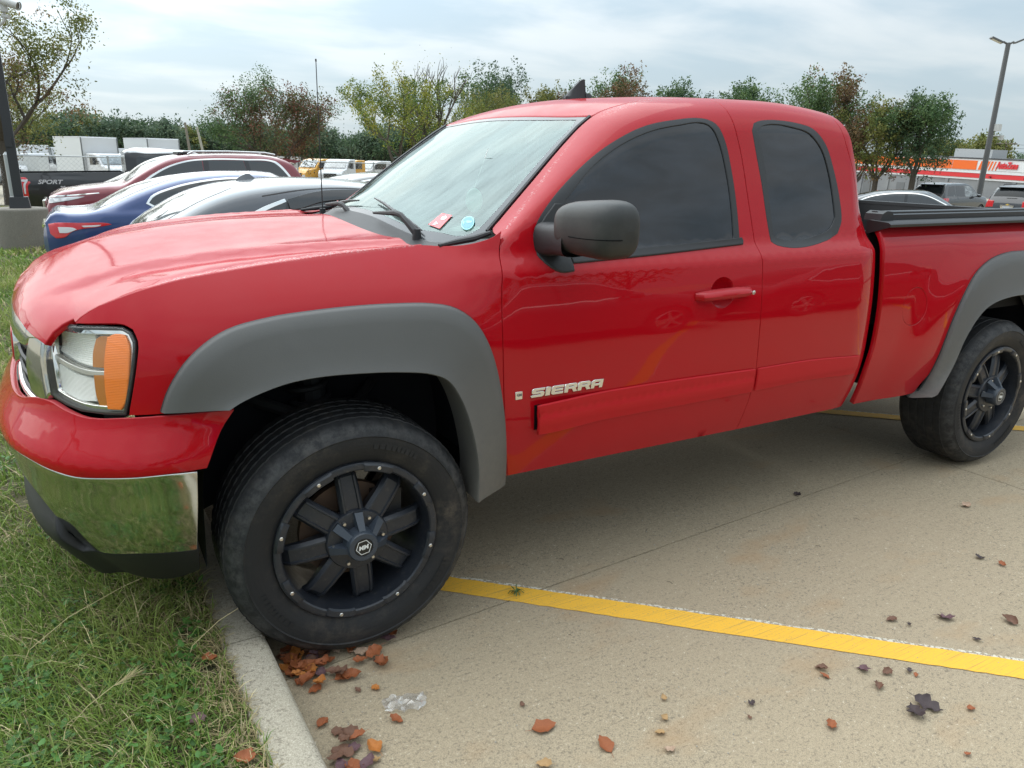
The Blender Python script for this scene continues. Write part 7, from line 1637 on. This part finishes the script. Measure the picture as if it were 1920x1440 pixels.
# ================================================================ the store on the right
st_ = empty('store', (84.5, 49.5, -1.45), label='grey store with orange, white and red bands and AutoZone lettering', cat='store')
fd_ = Vector((.14, -19.8, -.62)).normalized(); n_ = Vector((-1, 0, 0)); n_ = (n_-fd_*n_.dot(fd_)).normalized(); u_ = fd_.cross(n_); u_ = u_ if u_.z > 0 else -u_
MW = Matrix(((fd_.x, -n_.x, u_.x, 0), (fd_.y, -n_.y, u_.y, 0), (fd_.z, -n_.z, u_.z, 0), (0, 0, 0, 1)))      # local x along the facade to the right, y into the building, z up
hold = st_; hold.matrix_world = Matrix.Translation((84.6, 52.2, -1.3)) @ MW
WALLG = mat('store_wall_grey', (.21, .215, .225), rough=.8); kw_ = NT(WALLG); kw_.l(kw_.ramp(kw_.noise(.6, 3), (.3, (.19, .195, .205)), (.7, (.24, .245, .25))), kw_.b.inputs['Base Color'])
STW = mat('store_white', (.66, .67, .68), rough=.5); STO = mat('store_orange', (.75, .13, .012), rough=.45); STR = mat('store_red', (.60, .03, .035), rough=.45)
def sb(n, x0, x1, y0, y1, z0, z1, m):
    mb = MB(); mb.box(((x0+x1)/2, (y0+y1)/2, (z0+z1)/2), (x1-x0, y1-y0, z1-z0)); return mb.build(n, m, st_, smooth=False)
X0, X1 = -16, 17.5
sb('wall', X0, X1, 0, 14, -1, 2.02, WALLG)
for i in range(10): sb('pilaster', X0+.6+i*3.6, X0+.95+i*3.6, -.12, 0, -1, 2.0, WALLG)
sb('white_band', X0, X1, -.10, 13.9, 2.03, 2.22, STW); sb('red_band', X0, X1, -.16, 13.8, 2.23, 2.70, STR); sb('white_band', X0, X1, -.20, 13.7, 2.71, 3.02, STW)
sb('parapet', X0, X1+.6, -.24, 13.6, 3.03, 4.16, STW); sb('roof_edge', X0, X1+.7, -.32, 14.1, 4.17, 4.30, mat('roof_edge_dark', (.05, .05, .055)))
xo = 5.9
for a in range(8): sb('orange_panel', X0+.1+a*(xo-X0-.1)/8, X0+.04+(a+1)*(xo-X0-.1)/8, -.28, -.24, 3.06, 4.0, STO)
for i, w_ in enumerate((.30, .26, .21, .17, .13, .09)):
    mb = MB(); x = xo+.12+i*.36; mb.prism([(x, 3.08), (x+w_, 3.08), (x+w_+.22, 3.98), (x+.22, 3.98)], -.28, -.24); mb.build('orange_stripe', STO, st_, smooth=False)
me = text_mesh('AutoZone', .92, .04, .04, shear=.28, sx=.55); mesh_obj('sign_letters', me, STR, st_, Matrix.Translation((xo+2.0, -.30, 3.14)) @ Matrix.Rotation(rad(90), 4, 'X'))
sb('rooftop_unit', 1.2, 5.4, 3, 6, 4.3, 5.2, mat('rooftop_unit_grey', (.42, .43, .43), rough=.6))
sb('entrance_column', X1-2.2, X1-1.4, -.9, -.2, -1, 2.0, mat('entrance_dark', (.03, .03, .035))); 
for x in (-10.5, -7.6, -3.2): sb('service_door', x, x+1.0, -.05, 0, -.9, 1.2, mat('door_grey', (.14, .145, .15)) if x == -10.5 else bpy.data.materials['door_grey'])
for x in (7.5, 11.0, 14.3):
    mb = MB(); mb.box((x, -.3, 2.4), (.12, .25, .12)); mb.build('wall_lamp', BLACK, st_)
# traffic barrels and cones in front of it
OR = mat('barrel_orange', (.72, .10, .03), rough=.5)
for i, (x, y, lab) in enumerate([(48.4, 32.2, 'orange traffic barrel left of the brown tree trunk'), (58, 35.2, 'orange barrel far off between the trunks'), (60, 34.2, 'far orange barrel right of the tree trunk')]):
    e = empty('traffic_barrel', (x, y, -.95), label=lab, cat='barrel'); mb = MB(); mb.tube([(0, 0, 0), (0, 0, .2), (0, 0, .95), (0, 0, 1.0)], [.36, .30, .24, .2], 12); mb.build('drum', OR, e)
    mb = MB(); mb.tube([(0, 0, .42), (0, 0, .55)], [.283, .275], 12); mb.build('reflective_band', WHITEP, e)
mb = MB(); mb.tube([(46.5, 31.6, -.8), (46.5, 31.6, 2.1)], .06, 6); mb.build('sign_post', PG, label='thin post standing before the grey store wall', cat='post')
